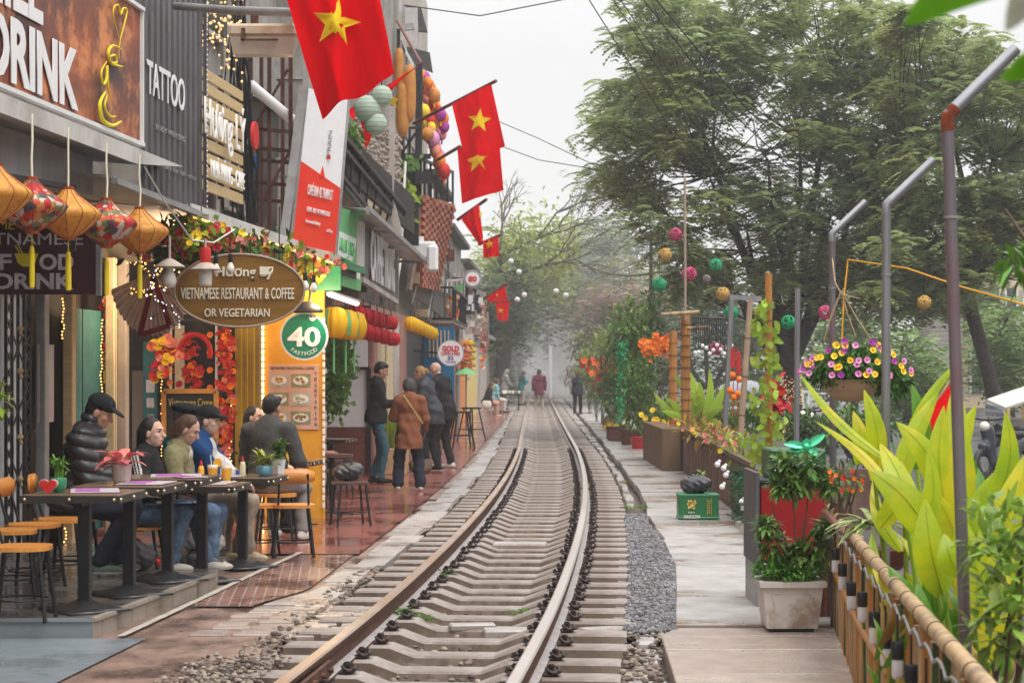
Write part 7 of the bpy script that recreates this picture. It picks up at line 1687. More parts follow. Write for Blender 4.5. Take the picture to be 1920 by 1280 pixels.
for y in frange(5,12.4,.12):pts.append((fence_x(y)-.035,y,.70+.018*math.sin(y*17)))
mb.tube(pts,.006,5);T=thing("bulb_cable","grey cord looping along the bamboo rail above the jar bulbs","cord",pts[0]);mb.build("cord",M_grey,T)
JB=thing("jar_bulb","x","light bulb",(0,0,0),0,"black and white bulbs hanging along the bamboo rail")
mb=MB();mb.lathe([(.02,0),(.024,-.005),(.024,-.062),(.02,-.066)],12);mb.tube([(0,0,0),(0,0,.10)],.004,5);mb.build("socket",M_black,JB,local=True)
mb=MB();mb.lathe([(.019,-.066),(.022,-.075),(.022,-.12),(.019,-.135),(.001,-.137)],12);mb.build("jar",mat("jar_white",(.66,.64,.66),(.58,.56,.58),.3),JB,local=True)
for i,yy in enumerate([5.85,6.2,6.62,7.1,7.6,8.1,8.65,9.3,10.0,10.8,11.6]):
 b=JB if i==0 else copy_tree(JB);place(b,(fence_x(yy)-.05,yy,.60+.015*math.sin(i*2.1)));b["label"]="small bulb with black socket and white jar hanging under the bamboo rail"
c=G(1487,1185)
M_pvc=mat("planter_white",(.66,.62,.58),(.58,.53,.48),.5,scale=3,stain=(.30,.20,.14),stain_amt=.9,stain_scale=3,bump=.1)
T=thing("planter_pot","grubby white square planter pot with moulded panels on the slab path","planter",(c.x,c.y+.18,.01));w0,w1,h=.155,.20,.31;mb=MB();y0=c.y+.18
def frus(mb,x,y,z0,z1,a,b,mi=0):mb.add([(x+sx*a,y+sy*a,z0)for sx,sy in((-1,-1),(1,-1),(1,1),(-1,1))]+[(x+sx*b,y+sy*b,z1)for sx,sy in((-1,-1),(1,-1),(1,1),(-1,1))],[(3,2,1,0),(4,5,6,7),(0,1,5,4),(1,2,6,5),(2,3,7,6),(3,0,4,7)],mi)
frus(mb,c.x,y0,.02,h-.03,w0,w1-.015);mb.build("shell",M_pvc,T);mb=MB();frus(mb,c.x,y0,h-.035,h,w1+.003,w1+.006);mb.build("rim",M_pvc,T)
mb=MB();zf=lambda z:lerp(w0,w1-.015,(z-.02)/(h-.05));q=lambda x,z:Vector((c.x+x,y0-zf(z)-.002,z))
for(a,b)in(((-.13,.24),(-.05,.24)),((-.05,.24),(-.03,.26)),((-.03,.26),(.03,.26)),((.03,.26),(.05,.24)),((.05,.24),(.13,.24)),((-.13,.24),(-.11,.17)),((.13,.24),(.11,.17))):mb.bar(q(*a),q(*b),.006)
mb.build("moulding",M_pvc,T);mb=MB();frus(mb,c.x,y0,-.005,.02,.13,.14);mb.build("saucer",M_black,T)
M_herb=mat("herb_green",(.16,.38,.04),(.08,.22,.03),.6,scale=5,island=.5,trans=.25)
T=thing("potted_shrub","leafy rose shrub over bright ferny herbs growing in the white planter pot","plant",(c.x,y0,.3));mb=MB();rg=random.Random(3)
cloud(mb,(c.x,y0,.36),(.24,.2,.07),1300,.05,.02,rg,.5);mb.build("herbs",M_herb,T)
mb=MB()
for(u,v,r)in((1450,1020,24),(1530,1025,24),(1500,1040,20),(1436,985,12),(1548,985,12),(1480,900,30),(1520,880,30),(1500,905,30),(1470,870,14),(1550,905,16),(1462,910,12)):
 p=P(u,v,12.85);cloud(mb,p,(r*.0033,.08,r*.0028),130,.085,.03,rg,.1)
mb.build("foliage",mat("rose_leaf",(.20,.34,.06),(.08,.17,.03),.45,scale=6,island=.5,trans=.2),T);mb=MB()
for(u,v)in((1450,1000),(1530,1010),(1505,965),(1480,880),(1520,870),(1445,940)):mb.tube([P(1490,1090,12.88),P((u+1490)/2+6,(v+1090)/2,12.86),P(u,v,12.85)],[.008,.006,.003],5)
mb.build("stem",M_brown,T)
M_redp=mat("red_plastic",(.38,.008,.012),(.25,.008,.012),.35,scale=3,stain=(.20,.01,.01),stain_amt=.4);x0,x1=XatY(1417,14),XatY(1550,14)
T=thing("red_cabinet","red cabinet with a grey metal side behind the leafy shrub","cabinet",(x0,14,0));mb=MB();mb.bbox(x0+.03,x1,14.0,14.6,.32,.84,.01);mb.build("body",M_redp,T);mb=MB();mb.bbox(x0,x1,13.97,14.63,-.0,.31,.01);mb.build("base",M_grey,T)
mb=MB();mb.bbox(x0-.01,x0+.02,13.95,14.65,.3,.92,.004);mb.build("side_panel",mat("dark_steel",(.14,.14,.15),(.10,.10,.11),.5,metal=.3),T);mb=MB();mb.bbox(x0+.02,x1,13.98,14.62,.845,.87,.005);mb.build("top",M_black,T)
T=thing("beer_crate","green crate with white letters on top of the red cabinet, partly behind leaves","crate",(x0+.1,14,.87));mb=MB();mb.bbox(x0+.1,x1+.0,14.02,14.5,.875,1.07,.01);mb.build("body",mat("crate_dark",(.012,.11,.04),(.01,.08,.03),.4),T);text("lettering","SAIGON",T,Vector(((x0+.1+x1)/2-.06,14.012,.95)),X,UZ,.05,M_whitesign,width=.2,ext=.004,bold=.02)
T=thing("foil_bow","shiny mint green bow of looped petals on the green crate","decoration",P(1512,845,13.9));mb=MB();c2=P(1512,838,13.9)
for(du,dv,L)in((-38,-8,.15),(-20,14,.10),(32,-24,.15),(20,12,.10),(0,-14,.06),(-26,4,.12)):mb.leaf(c2,(du,0,-dv),(0,-1,.5),L,.06,.1,4,0,.5)
mb.ball(c2,.03,8);mb.build("petals",mat("foil_mint",(.08,.62,.32),(.05,.5,.25),.25,metal=.3),T)
x0,x1,yc=XatY(1273,22.2),XatY(1348,22.2),22.2
T=thing("beer_crate","green beer crate with a gold emblem and SAIGON lettering standing on the slab path","crate",(x0,yc,.02));mb=MB();mb.bbox(x0,x1,yc,yc+.32,.02,.275,.012);mb.build("body",mat("crate_green",(.015,.16,.05),(.01,.12,.035),.35),T)
mb=MB()
for z in(.022,.262):mb.bbox(x0-.006,x1+.006,yc-.007,yc+.33,z,z+.022,.004)
mb.build("rim",M_green,T);k=yc/3900;M_gold=mat("emblem_gold",(.75,.55,.15),(.65,.42,.1),.4)
mb=MB();rg=random.Random(2);q=P(1297,946,yc-.008)
for(a,b,r)in((0,0,.035),(-.03,.01,.02),(.03,.02,.02),(-.01,.035,.018),(.02,-.03,.018),(-.03,-.03,.014),(.035,.04,.012),(-.035,.045,.01)):disc(mb,q+Vector((a,0,b)),r,.004,9)
mb.build("emblem",M_gold,T);text("lettering","SAIGON",T,P(1297,968,yc-.008),X,UZ,.034,M_whitesign,width=.17,ext=.004,bold=.02)
text("lettering","BIA",T,P(1297,960,yc-.008),X,UZ,.018,M_whitesign,width=.07,ext=.004)
mb=MB();q=P(1330,950,yc-.008);mb.bar(q+Vector((-.02,0,-.09)),q+Vector((-.02,0,.09)),.004);mb.bar(q+Vector((.02,0,-.09)),q+Vector((.02,0,.09)),.004);[mb.bar(q+Vector((-.006,0,t)),q+Vector((.006,0,t)),.012)for t in(-.06,-.035,-.01,.015,.04,.065)];mb.build("side_mark",M_gold,T)
bag("black plastic rubbish bag slumped on the green beer crate",((x0+x1)/2-.02,yc+.16,.285),.17,mat("bin_bag",(.035,.035,.045),(.02,.02,.025),.18,scale=12,bump=.6),9,"rubbish_bag","rubbish bag",8)
shrub("sprig of green leaves sticking up behind the rubbish bag",P(1308,905,22.6),P(1308,893,22.6),(.06,.05,.05),40,.06,.03,M_leafl,5,"sprig",stems=2)
T=thing("planter_wall","rusty brown corrugated metal planter running along the slab path","planter",(fence_x(27),27,0));mb=MB();y=21.2;i=0;vs=[];fs=[]
while y<32.9:
 x=fence_x(y)+(.025 if i%2 else 0);vs+=[(x,y,-.02),(x,y,.62+.05*(y-21)/12)]
 if i:fs.append((2*i-2,2*i,2*i+1,2*i-1))
 y+=.10;i+=1
M_corr=mat("rusty_sheet",(.15,.065,.045),(.09,.04,.03),.6,scale=3,stretch=(1,2,.4),stain=(.28,.22,.20),stain_amt=.5,stain_scale=1.2)
mb.add(vs,fs);mb.build("sheet",M_corr,T);mb=MB();mb.slab((fence_x(21.2),21.2,-.02),(fence_x(21.2)+1.2,21.2,-.02),(fence_x(21.2)+1.2,21.2,.6),(fence_x(21.2),21.2,.6),-.03);mb.build("end_sheet",M_corr,T)
mb=MB();mb.slab((fence_x(21.2),21.2,.58),(fence_x(21.2)+1.2,21.2,.58),(fence_x(33)+1.2,33,.62),(fence_x(33),33,.62),-.02);mb.build("soil",M_ground,T)
mb=MB();mb.bar((fence_x(21.1)-.01,21.1,.64),(fence_x(33)-.01,33,.69),.05);mb.build("capping",M_brown,T);mb=MB();mb.bar((fence_x(14.8)-.12,14.8,.03),(fence_x(21.5)-.12,21.5,.03),.08);mb.build("kerb_rail",M_slabl,T)
a,b=XatY(1241,33.2),XatY(1278,33.2);T=thing("planter_box","tall plain brown box at the far end of the corrugated planter","planter",(a,33.2,0));mb=MB();mb.bbox(a,b,33.2,38,0,.68,.01);mb.build("box",mat("box_brown",(.17,.105,.055),(.13,.08,.045),.6,scale=2),T);mb=MB();mb.bbox(b+.002,b+.12,33.1,33.5,0,.69,.01);mb.build("dark_post",M_black,T)
T=thing("mesh_panel","green mesh and tinsel panel with white balls on the near end of the planter","panel",(fence_x(20),20,0));mb=MB();rg=random.Random(2)
for k in range(900):y=rg.uniform(18.0,22.6);z=rg.uniform(.02,.56);a=Vector((fence_x(y)-.09+rg.uniform(-.03,.02),y,z));mb.leaf(a,rvec(rg),(-1,-.3,0),.09,.018,.2,2)
mb.build("tinsel",mat("mesh_green",(.02,.13,.05),(.01,.07,.03),.5,island=.5),T)
for(u,v)in((1345,870),(1357,877),(1361,890),(1399,918),(1391,940),(1394,952),(1354,912),(1405,935)):mb=MB();q=P(u,v,21);mb.ball(q,.03,10);mb.ball(q+Vector((.02,0,.03)),.018,8);setp(mb.build("white_bulb",M_whitesign,loc=q),"white ball bulb dangling on the planter's metal and green mesh","light bulb","white ball bulbs on the planter")
M_flowleaf=mat("autumn_leaf",(.45,.30,.06),(.30,.20,.04),.6,scale=3,island=.5,trans=.2)
for i,(u,v,y,n)in enumerate([(1300,805,31,90),(1330,818,28.5,90),(1360,828,26,90),(1390,842,24,80)]):shrub(["orange yellow foliage on the planter nearest the thick bamboo post","orange yellow foliage second from the thick bamboo post","yellow foliage between the two leaning poles","yellow and pinkish foliage by the near end of the planter"][i],(P(u,v,y).x,y,.6),P(u,v-4,y),(.28,.3,.12),n,.13,.05,M_flowleaf if i<3 else M_leafl,i+1,fl=[M_fyel,M_fpink],fn=5,fr=.04,stems=2)
M_canna=mat("canna_leaf",(.52,.60,.012),(.30,.44,.012),.4,scale=5,stretch=(1,1,1),stain=(.72,.60,.02),stain_amt=.85,stain_scale=2.2,island=.2,trans=.45)
M_cannag=mat("canna_leaf_green",(.13,.30,.02),(.08,.22,.015),.4,scale=3,island=.3,trans=.3)
def blade(mb,b,t,w,Y,dy=0.0,mi=0,bow=.12):
 w*=.84
 A,B=P(b[0],b[1],Y),P(t[0],t[1],Y+dy);d=B-A;L=d.length;W=w/FPX*Y;x=d.normalized().cross(Vector((.25,-1,.1))).normalized();nrm=x.cross(d.normalized());vs=[];n=10
 for i in range(n+1):
  s=i/n;p=A+d*s+x*L*bow*math.sin(math.pi*s)+Vector((0,-.04*math.sin(math.pi*s),0));wd=W/2*max(.03,math.sin(math.pi*min(1,.08+.92*s**.85))**.75)
  vs+=[p-x*wd-nrm*wd*.25,p,p+x*wd-nrm*wd*.25]
 fs=[]
 for i in range(n):a=i*3;fs+=[(a,a+1,a+4,a+3),(a+1,a+2,a+5,a+4)]
 mb.add(vs,fs,mi,True);mb.tube([vs[i*3+1]+Vector((0,-.002,0))for i in range(n+1)],[W*.022*(1.1-i/n)for i in range(n+1)],4,mi)
T=thing("canna_plant","large clump of yellow green broad leaved plants filling the right foreground","plant",P(1740,1270,7.9));rg=random.Random(3);k=0
for(b,t,w,Y,dy)in[((1745,1010),(1630,880),80,8.3,0),((1700,980),(1650,830),70,8.7,.2),((1760,930),(1680,790),60,8.6,0),((1770,1120),(1735,935),84,7.9,0),((1800,1080),(1770,1000),60,7.8,0),((1790,1000),(1770,760),66,8.5,0),((1830,1000),(1795,700),74,8.9,.1),((1850,960),(1885,770),56,8.8,0),((1850,1000),(1925,850),74,8.4,.1),
((1690,960),(1530,790),26,9.2,.3),((1660,860),(1500,700),24,9.6,.4),((1690,850),(1800,675),26,9.4,.2),((1680,930),(1760,735),52,9.2,.2),((1640,900),(1620,730),50,9.7,0),((1720,880),(1710,720),48,9.5,0),((1820,1200),(1800,960),66,7.6,0),((1860,1150),(1850,960),60,7.7,0),((1760,1200),(1720,1090),50,7.7,0),((1800,1100),(1870,880),60,8.2,0),
((1610,870),(1600,770),40,10.3,0),((1730,1130),(1665,1060),44,8.3,0),((1880,1050),(1930,900),60,8.2,0),((1800,880),(1830,760),44,9.1,0),((1650,990),(1690,860),60,9.1,0),((1760,1060),(1700,940),60,8.5,.1),((1850,1240),(1895,1060),60,7.4,0),((1790,1180),(1745,1040),40,8.1,0)]:
 mb=MB();blade(mb,b,t,w,Y,dy,0,rg.choice((-.10,.08,.12,-.06)));mb.build("leaf",M_cannag if k in(17,20,14)else M_canna,T);k+=1
mb=MB()
for(u,v,u2,v2,Y)in((1745,1010,1780,1290,7.9),(1700,980,1740,1290,8.4),(1770,1120,1790,1290,7.8),(1830,1000,1830,1290,8.0),(1850,960,1850,1290,8.2),(1690,860,1700,1200,9.2),(1640,900,1670,1200,9.6),(1720,880,1760,1250,9.0)):mb.tube([P(u,v,Y),P((u+u2)/2+4,(v+v2)/2,Y),P(u2,v2,Y)],[.008,.011,.014],7)
mb.build("stem",M_leafl,T)
for k in range(30):u=rg.uniform(1690,1900);v=rg.uniform(960,1200);mb=MB();blade(mb,(u,v+60),(u+rg.uniform(-70,60),v-rg.uniform(70,130)),rg.uniform(34,62),rg.uniform(8.0,9.6),rg.uniform(-.2,.2),0,rg.choice((-.12,.1)));mb.build("leaf",M_cannag if rg.random()<.3 else M_canna,T)
mb=MB()
for k in range(150):u=rg.uniform(1640,1900);v=rg.uniform(1120,1290);blade(mb,(u,v+60),(u+rg.uniform(-30,30),v-20),rg.uniform(10,26),rg.uniform(7.6,9),0,rg.choice((0,1)))
setp(mb.build("lower_foliage",[M_flowleaf,M_cannag],T),kind="stuff")
shrub("bush of narrow mid green leaves at the right edge below the tall pipe",(P(1890,1280,6.8).x,6.8,0),[P(1880,1000,6.8),P(1900,1090,6.7),P(1880,1180,6.7)],(.12,.15,.13),300,.09,.034,mat("bush_green",(.30,.44,.06),(.16,.28,.04),.4,scale=4,island=.4,trans=.3),6,"leafy_bush")
shrub("light green canna clump beyond the brown box on the planter",(P(1310,830,34.6).x,34.6,.5),P(1310,745,34.6),(.1,.1,.1),10,.2,.05,M_leafl,7,"canna_plant",stems=6)
T=bpy.data.objects["canna_plant.001"];mb=MB()
for(b,t,w)in(((1300,800),(1290,690),22),((1310,800),(1330,690),20),((1315,790),(1358,720),22),((1290,790),(1225,735),18),((1300,800),(1262,700),18),((1310,800),(1360,760),20),((1290,800),(1240,770),18),((1320,800),(1352,790),18),((1300,790),(1312,715),22),((1285,800),(1250,745),18),((1320,800),(1340,745),22),((1305,800),(1275,750),20)):blade(mb,b,t,w,34.6,rg.uniform(-.3,.3),0,rg.choice((-.08,.1)))
mb.build("broad_leaves",mat("canna_light",(.28,.48,.03),(.42,.55,.04),.4,scale=2,island=.2,trans=.35),T)
T=thing("bromeliad","pale variegated spiky plant in a brown bowl behind the bamboo rail","plant",P(1640,1010,10.6));mb=MB()
for k in range(46):a=rg.random()*6.28;mb.leaf(P(1635,985,10.6),(math.cos(a),math.sin(a)*.7,rg.uniform(.1,1.0)),(0,0,1),rg.uniform(.16,.28),.034,1.1,5)
mb.build("foliage",mat("bromeliad_leaf",(.46,.50,.20),(.14,.26,.05),.45,scale=26,island=.3,trans=.2),T);mb=MB();mb.lathe([(.08,-.1),(.16,0),(.17,.01),(.15,.01)],16,P(1660,1030,10.6));mb.build("pot",M_brownw,T)
shrub("small plant with red orange blossoms by the near red stained pipe",(P(1590,940,12.2).x,12.2,.4),P(1585,905,12.2),(.10,.1,.10),90,.06,.025,M_leaf,8,fl=[M_forg,M_fred],fn=18,fr=.018)
c=P(1596,722,12.6);k=12.6/3900;T=thing("hanging_basket","hanging bowl overflowing with yellow and purple petunias","plant",c)
mb=MB();mb.lathe([(.045,-.10),(.10,-.085),(.155,-.035),(.185,.03),(.192,.035),(.17,.035)],28,c);mb.build("bowl",mat("bowl_tan",(.52,.37,.24),(.42,.28,.17),.5,scale=3,stretch=(1,1,9)),T)
mb=MB();rg=random.Random(11);cloud(mb,c+Vector((0,0,.10)),(.30,.22,.12),1500,.05,.022,rg,.1);cloud(mb,c+Vector((.25,0,.03)),(.12,.12,.10),420,.05,.022,rg,-.3)
mb.build("foliage",mat("petunia_leaf",(.09,.20,.03),(.04,.11,.02),.6,scale=6,island=.5,trans=.2),T);mb=MB()
for k2 in range(58):
 a=rg.uniform(-1.5,1.5);e=rg.uniform(-.2,1.1);q=c+Vector((math.sin(a)*.33*(1-.45*max(e,0)**2),-.15-.1*math.cos(a),.09+e*.17*(.55+.45*math.cos(a))));yl=rg.random()<(.5 if abs(a)<.9 else .35)
 flower(mb,q,.027,0 if yl else(1 if rg.random()<.5 else 2),rg,5,(math.sin(a)*.6,-1,.3),3 if yl else 1)
setp(mb.build("petunias",[M_fyel,M_fpur,M_fmag,M_forg],T),kind="stuff");mb=MB()
for(u,v)in((1545,640),(1605,632),(1635,640)):mb.tube([P(1578,545,12.6),P((u+1578)/2-3,(v+545)/2,12.6),P(u,v,12.6)],.005,4)
mb.tube([P(1560,480,13),P(1566,530,12.8),P(1578,552,12.6),P(1612,560,12.6)],.005,4);mb.build("chain",M_bamp,T)
M_rope=mat("rope_orange",(.70,.36,.03),(.55,.26,.02),.7,scale=60)
mb=MB();pts=[P(1590,487,12.8),P(1700,503,12),P(1800,537,11),P(1930,574,10)];mb.tube(pts,.0055,6);setp(mb.build("rope",M_rope,loc=pts[0]),"orange rope stretched from behind the basket to the right edge","rope")
mb=MB();mb.tube([P(1590,487,12.8),P(1582,560,12.7),P(1578,650,12.6)],.0055,6);setp(mb.build("rope",M_rope,loc=P(1590,487,12.8)),"vertical orange rope dropping into the flower basket","rope")
T=thing("flag","furled red flag on a slanting stick among the yellow leaves","flag",P(1700,850,16));mb=MB();mb.tube([P(1690,850,16),P(1792,700,16)],.014,6);mb.build("pole",M_bamp,T);mb=MB();mb.slab(P(1722,795,15.95),P(1795,705,15.95),P(1800,745,15.9),P(1748,800,15.9),.012);mb.slab(P(1752,795,15.9),P(1762,840,15.9),P(1750,842,15.9),P(1745,800,15.9),.02);mb.build("cloth",M_flag,T)
T=thing("overhanging_branch","out of focus green leaves hanging into the top right corner","plant",P(1900,-20,2.6));mb=MB()
blade(mb,(1960,-70),(1695,48),130,2.6,0,0,.1);blade(mb,(1960,90),(1875,150),70,2.5,0,0,-.1);mb.build("leaf",mat("near_leaf",(.14,.36,.01),(.10,.30,.01),.45,trans=.4),T)
mb=MB();blade(mb,(1960,-30),(1885,60),80,2.4,0);mb.build("pale_leaf",mat("pale_leaf",(.45,.55,.38),(.5,.5,.4),.5,trans=.3),T);mb=MB();mb.tube([P(1960,-75,2.6),P(1975,40,2.5),P(1962,95,2.5)],.004,5);mb.build("twig",M_brown,T)
shrub("cluster of narrow dark leaves at the right edge under the leaning pipe",P(1960,480,7),P(1912,480,7),(.07,.06,.06),46,.10,.025,M_cannag,4,"leafy_twig",stems=3,up=-.4)
shrub("small bright leaves at the left edge by the lattice grille",P(-30,760,14),P(-2,748,14),(.06,.05,.12),34,.09,.05,M_leafl,3,"leafy_twig",stems=2)
M_tb={n:mat("thread_"+n,c,tuple(x*.8 for x in c),.6,trans=.3)for n,c in dict(pink=(.75,.10,.25),gold=(.80,.50,.14),green=(.03,.50,.22),grey=(.35,.30,.28)).items()}
TBT=[]
def threadball(label,u,v,r,Y,col):
 c=P(u,v,Y);R_=r*Y/FPX;rg=random.Random(int(u*v));T=thing("thread_ball",label,"lantern",c,0,"coloured thread balls strung over the plants");mb=MB()
 for k in range(16):
  a=rvec(rg);b=a.orthogonal().normalized();d=a.cross(b);mb.tube([c+(b*math.cos(t*.5236)+d*math.sin(t*.5236))*R_*.97 for t in range(13)],R_*.09,4,cap=False)
 mb.build("shell",M_tb[col],T);mb=MB();mb.tube([c+Vector((0,0,R_)),c+Vector((0,0,R_+.35))],.006,4);mb.build("cord",M_black,T);TBT.append(c+Vector((0,0,R_+.35)))
for(u,v,r,Y,col,lab)in[(1267,440,12,40,'pink',"upper pink thread ball left of the tall thin rod"),(1247,478,13,40,'gold',"gold thread ball left of the tall thin rod"),(1236,534,13,40,'green',"green thread ball beside the slender capped pole"),(1292,514,14,38,'pink',"pink thread ball touching the tall thin rod"),(1342,497,12,40,'green',"green thread ball right of the tall thin rod"),(1325,523,8,42,'grey',"small grey thread ball near the tall rod"),(1355,551,13,38,'gold',"gold thread ball above the crossbar's left end"),(1371,586,13,36,'green',"green thread ball behind the leaning grey pole"),(1343,653,12,34,'pink',"pink thread ball among the small white bulbs"),(1478,604,13,30,'green',"green thread ball left of the thin straight pole"),(1547,586,13,30,'pink',"pink thread ball beside the third bent pipe"),(1733,567,13,30,'gold',"gold thread ball between the middle and tallest pipes"),(1218,384,8,50,'green',"small green thread ball high in the tree's lower left")]:threadball(lab,u,v,r,Y,col)
TBT.sort(key=lambda p:p.x/p.y);mb=MB();mb.tube([P(1180,360,52)]+TBT+[P(1960,470,28)],.006,4);setp(mb.build("cable",M_black,loc=TBT[0]),"thin dark line from which the coloured thread balls hang","cable")
mb=MB();mb.tube([P(930,470,60),P(958,484,60),P(973,505,60),P(983,547,60),P(1043,540,60),P(1061,548,60),P(1221,480,52)],.008,4);setp(mb.build("cable",M_black,loc=P(958,484,60)),"thin sagging line carrying the white globe lamps","cable")
for(u,v)in((983,553),(970,562),(1061,554),(1043,546),(973,510),(958,490)):q=P(u,v,60);mb=MB();mb.ball(q,.085,10);setp(mb.build("globe_lamp",M_white,loc=q),"white globe lamp hung before the far trees over the track","lamp","white globe lamps over the far track")
T=thing("bulb_curtain","row of black cords ending in small white bulbs between bamboo post and crossbar","string lights",P(1330,600,33));mb=MB();m2=MB()
for k in range(22):u=1300+k*3.4;v=650+8*math.sin(k*2.3);mb.tube([P(u,596,33),P(u,v,33)],.008,4,cap=False);(m2.ball(P(u,v+5,33),.035,7)if k%2 else None)
mb.tube([P(1295,594,33),P(1375,598,33)],.012,4);mb.build("cords",M_black,T);setp(m2.build("bulbs",M_whitesign,T),kind="stuff")
T=thing("charm_string","hanging strings of red bars and orange balls by the leaning poles","decoration",P(1380,650,26));mb=MB();m2=MB()
for(u,v0,v1)in((1374,655,690),(1385,660,700)):mb.bar(P(u,v0,26),P(u,v1,26),.05)
for(u,v)in((1374,703),(1386,711),(1369,732),(1384,738),(1376,745)):(lambda q:(q.ball(P(u,v,26),.045,8),q.build("orange_ball",M_forg,T)))(MB())
for u in(1375,1383):mb.tube([P(u,650,26),P(u,780,26)],.006,4)
mb.build("red_bars",M_red,T)
garland("fluffy orange flower garland slung left of the slimmer bamboo post",[P(1212,653,38),P(1235,650,38),P(1256,640,38)],330,random.Random(5),.07,M_forg,[M_forg],.8,.07,.05)
garland("red ribbons and flowers hanging in the far shrubs",[P(1122,685,60),P(1132,695,60),P(1146,690,60)],90,random.Random(6),.22,M_fred,[M_fred,M_forg],.5,.25,.12)
garland("strand of green tinsel running down the far shrub",[P(1166,640,44),P(1163,700,44),P(1161,790,44)],330,random.Random(7),.05,mat("tinsel_green",(.01,.40,.14),(.01,.28,.09),.3,island=.4),[M_fred],.0,.08,.05,"tinsel")
garland("red petals hanging behind the vine wrapped pole",[P(1455,720,24),P(1456,745,24),P(1452,760,24)],60,random.Random(8),.06,M_fred,[M_fred],.3,.14,.08)
SG="potted plants along the slab path";MLX=mat("shrub_deep",(.11,.19,.05),(.06,.11,.03),.5,island=.4,trans=.25);MLY=mat("shrub_yellow",(.30,.36,.08),(.18,.24,.05),.5,island=.4,trans=.3)
for i,(u,vb,Y,ct,rr,n,L,W,m,pot,lab)in enumerate([
(1197,842,42.5,[(1200,770),(1195,720)],(.35,.3,.5),700,.13,.05,M_leaf,(.17,.26,mat("bucket_red",(.62,.01,.03),(.5,.01,.02),.4)),"shrub growing from the bright red bucket on the path"),
(1180,838,44.5,[(1178,615),(1188,680),(1180,745)],(.55,.4,.62),1900,.17,.065,mat("shrub_mid",(.20,.32,.06),(.11,.20,.04),.5,island=.45,trans=.25),(.22,.35,M_brownw),"tall dense shrub beside the strand of green tinsel"),
(1142,805,57,[(1142,745),(1140,705)],(.30,.3,.55),700,.35,.03,mat("grass_dark",(.07,.17,.04),(.04,.1,.025),.5,island=.4,trans=.2),(.22,.32,M_bamp),"grassy upright plant in a pinkish pot by the walker's path"),
(1240,830,38,[(1240,790),(1225,800)],(.25,.3,.25),420,.1,.05,M_leaf,None,"low leafy plant with magenta and yellow flowers by the brown box"),
(1222,835,48,[(1225,700),(1235,730),(1215,760)],(.45,.4,.5),900,.16,.05,mat("shrub_brownish",(.26,.26,.11),(.15,.14,.06),.6,island=.4,trans=.2),None,"brownish loose shrub behind the orange flower garland"),
(1118,790,66,[(1118,720),(1110,690)],(.5,.4,.6),700,.2,.07,mat("shrub_hazy",(.18,.26,.10),(.10,.17,.06),.6,island=.4,trans=.2),None,"pale green bush right behind the walking person"),
(1104,760,92,[(1120,640),(1100,650)],(1.0,.8,.6),900,.3,.1,mat("tree_small",(.20,.22,.07),(.12,.14,.05),.6,island=.4,trans=.2),None,"small round topped tree over the far end of the path"),
(1095,745,115,[(1085,705)],(1.0,.8,.6),500,.3,.1,mat("bush_rust",(.22,.12,.08),(.14,.09,.06),.6,island=.4),None,"rust brown bush where the path meets the smoke"),
(1208,835,46,[(1215,640),(1222,590)],(.3,.3,.6),500,.2,.06,MLX,None,"dark upright shrub behind the slender capped pole"),
(1130,800,62,[(1135,660),(1125,700)],(.5,.4,.6),700,.2,.07,MLY,None,"yellow green shrub before the red ribbons"),
(1262,835,40,[(1262,800),(1255,770)],(.3,.3,.3),420,.13,.05,MLY,None,"yellow green bush at the foot of the bamboo posts"),
(1345,850,36,[(1345,790),(1370,770)],(.45,.4,.32),600,.15,.06,MLY,None,"lime bush behind the leaning poles"),
(1410,850,33,[(1410,800),(1425,770)],(.4,.4,.3),600,.14,.05,M_leaf,None,"mid green bush left of the vine wrapped pole"),
(1500,870,30,[(1490,800),(1530,815)],(.4,.4,.28),700,.13,.05,MLX,None,"dark green bush behind the thin straight pole"),
(1600,870,27,[(1590,800),(1640,800)],(.35,.4,.28),500,.13,.05,M_leaf,None,"green bush below the hanging basket"),
(1106,775,78,[(1100,690),(1112,720)],(.5,.4,.7),600,.25,.08,MLY,None,"soft green bush beyond the walking person"),
(1160,800,60,[(1165,640),(1160,700)],(.6,.5,.8),900,.2,.06,M_leaf,None,"dark leafy shrub behind the tall dense one")]):
 g=Vector((XatY(u,Y),Y,0));shrub(lab,g,[P(a,b,Y)for a,b in ct],rr,n,L,W,m,i+20,"potted_plant" if pot else "shrub",pot=pot,group=SG,fl=[M_fmag,M_fyel]if i==3 else None,fn=22,fr=.07)
shrub("yellow blossoms in a long brown trough on the path's edge",(XatY(1155,48),48,.2),P(1153,802,48),(.22,.18,.1),70,.1,.04,M_leaf,31,fl=[M_fyel],fn=22,fr=.07,stems=1)
a=XatY(1139,47.5);T=thing("planter_trough","dark brown trough under the yellow blossoms","planter",(a,47.5,0));mb=MB();mb.bbox(a,a+.42,47.5,48.1,.02,.30,.03);mb.build("trough",M_brownw,T);mb=MB();mb.bbox(a-.02,a+.44,47.47,48.13,.29,.33,.01);mb.build("rim",M_brown,T)
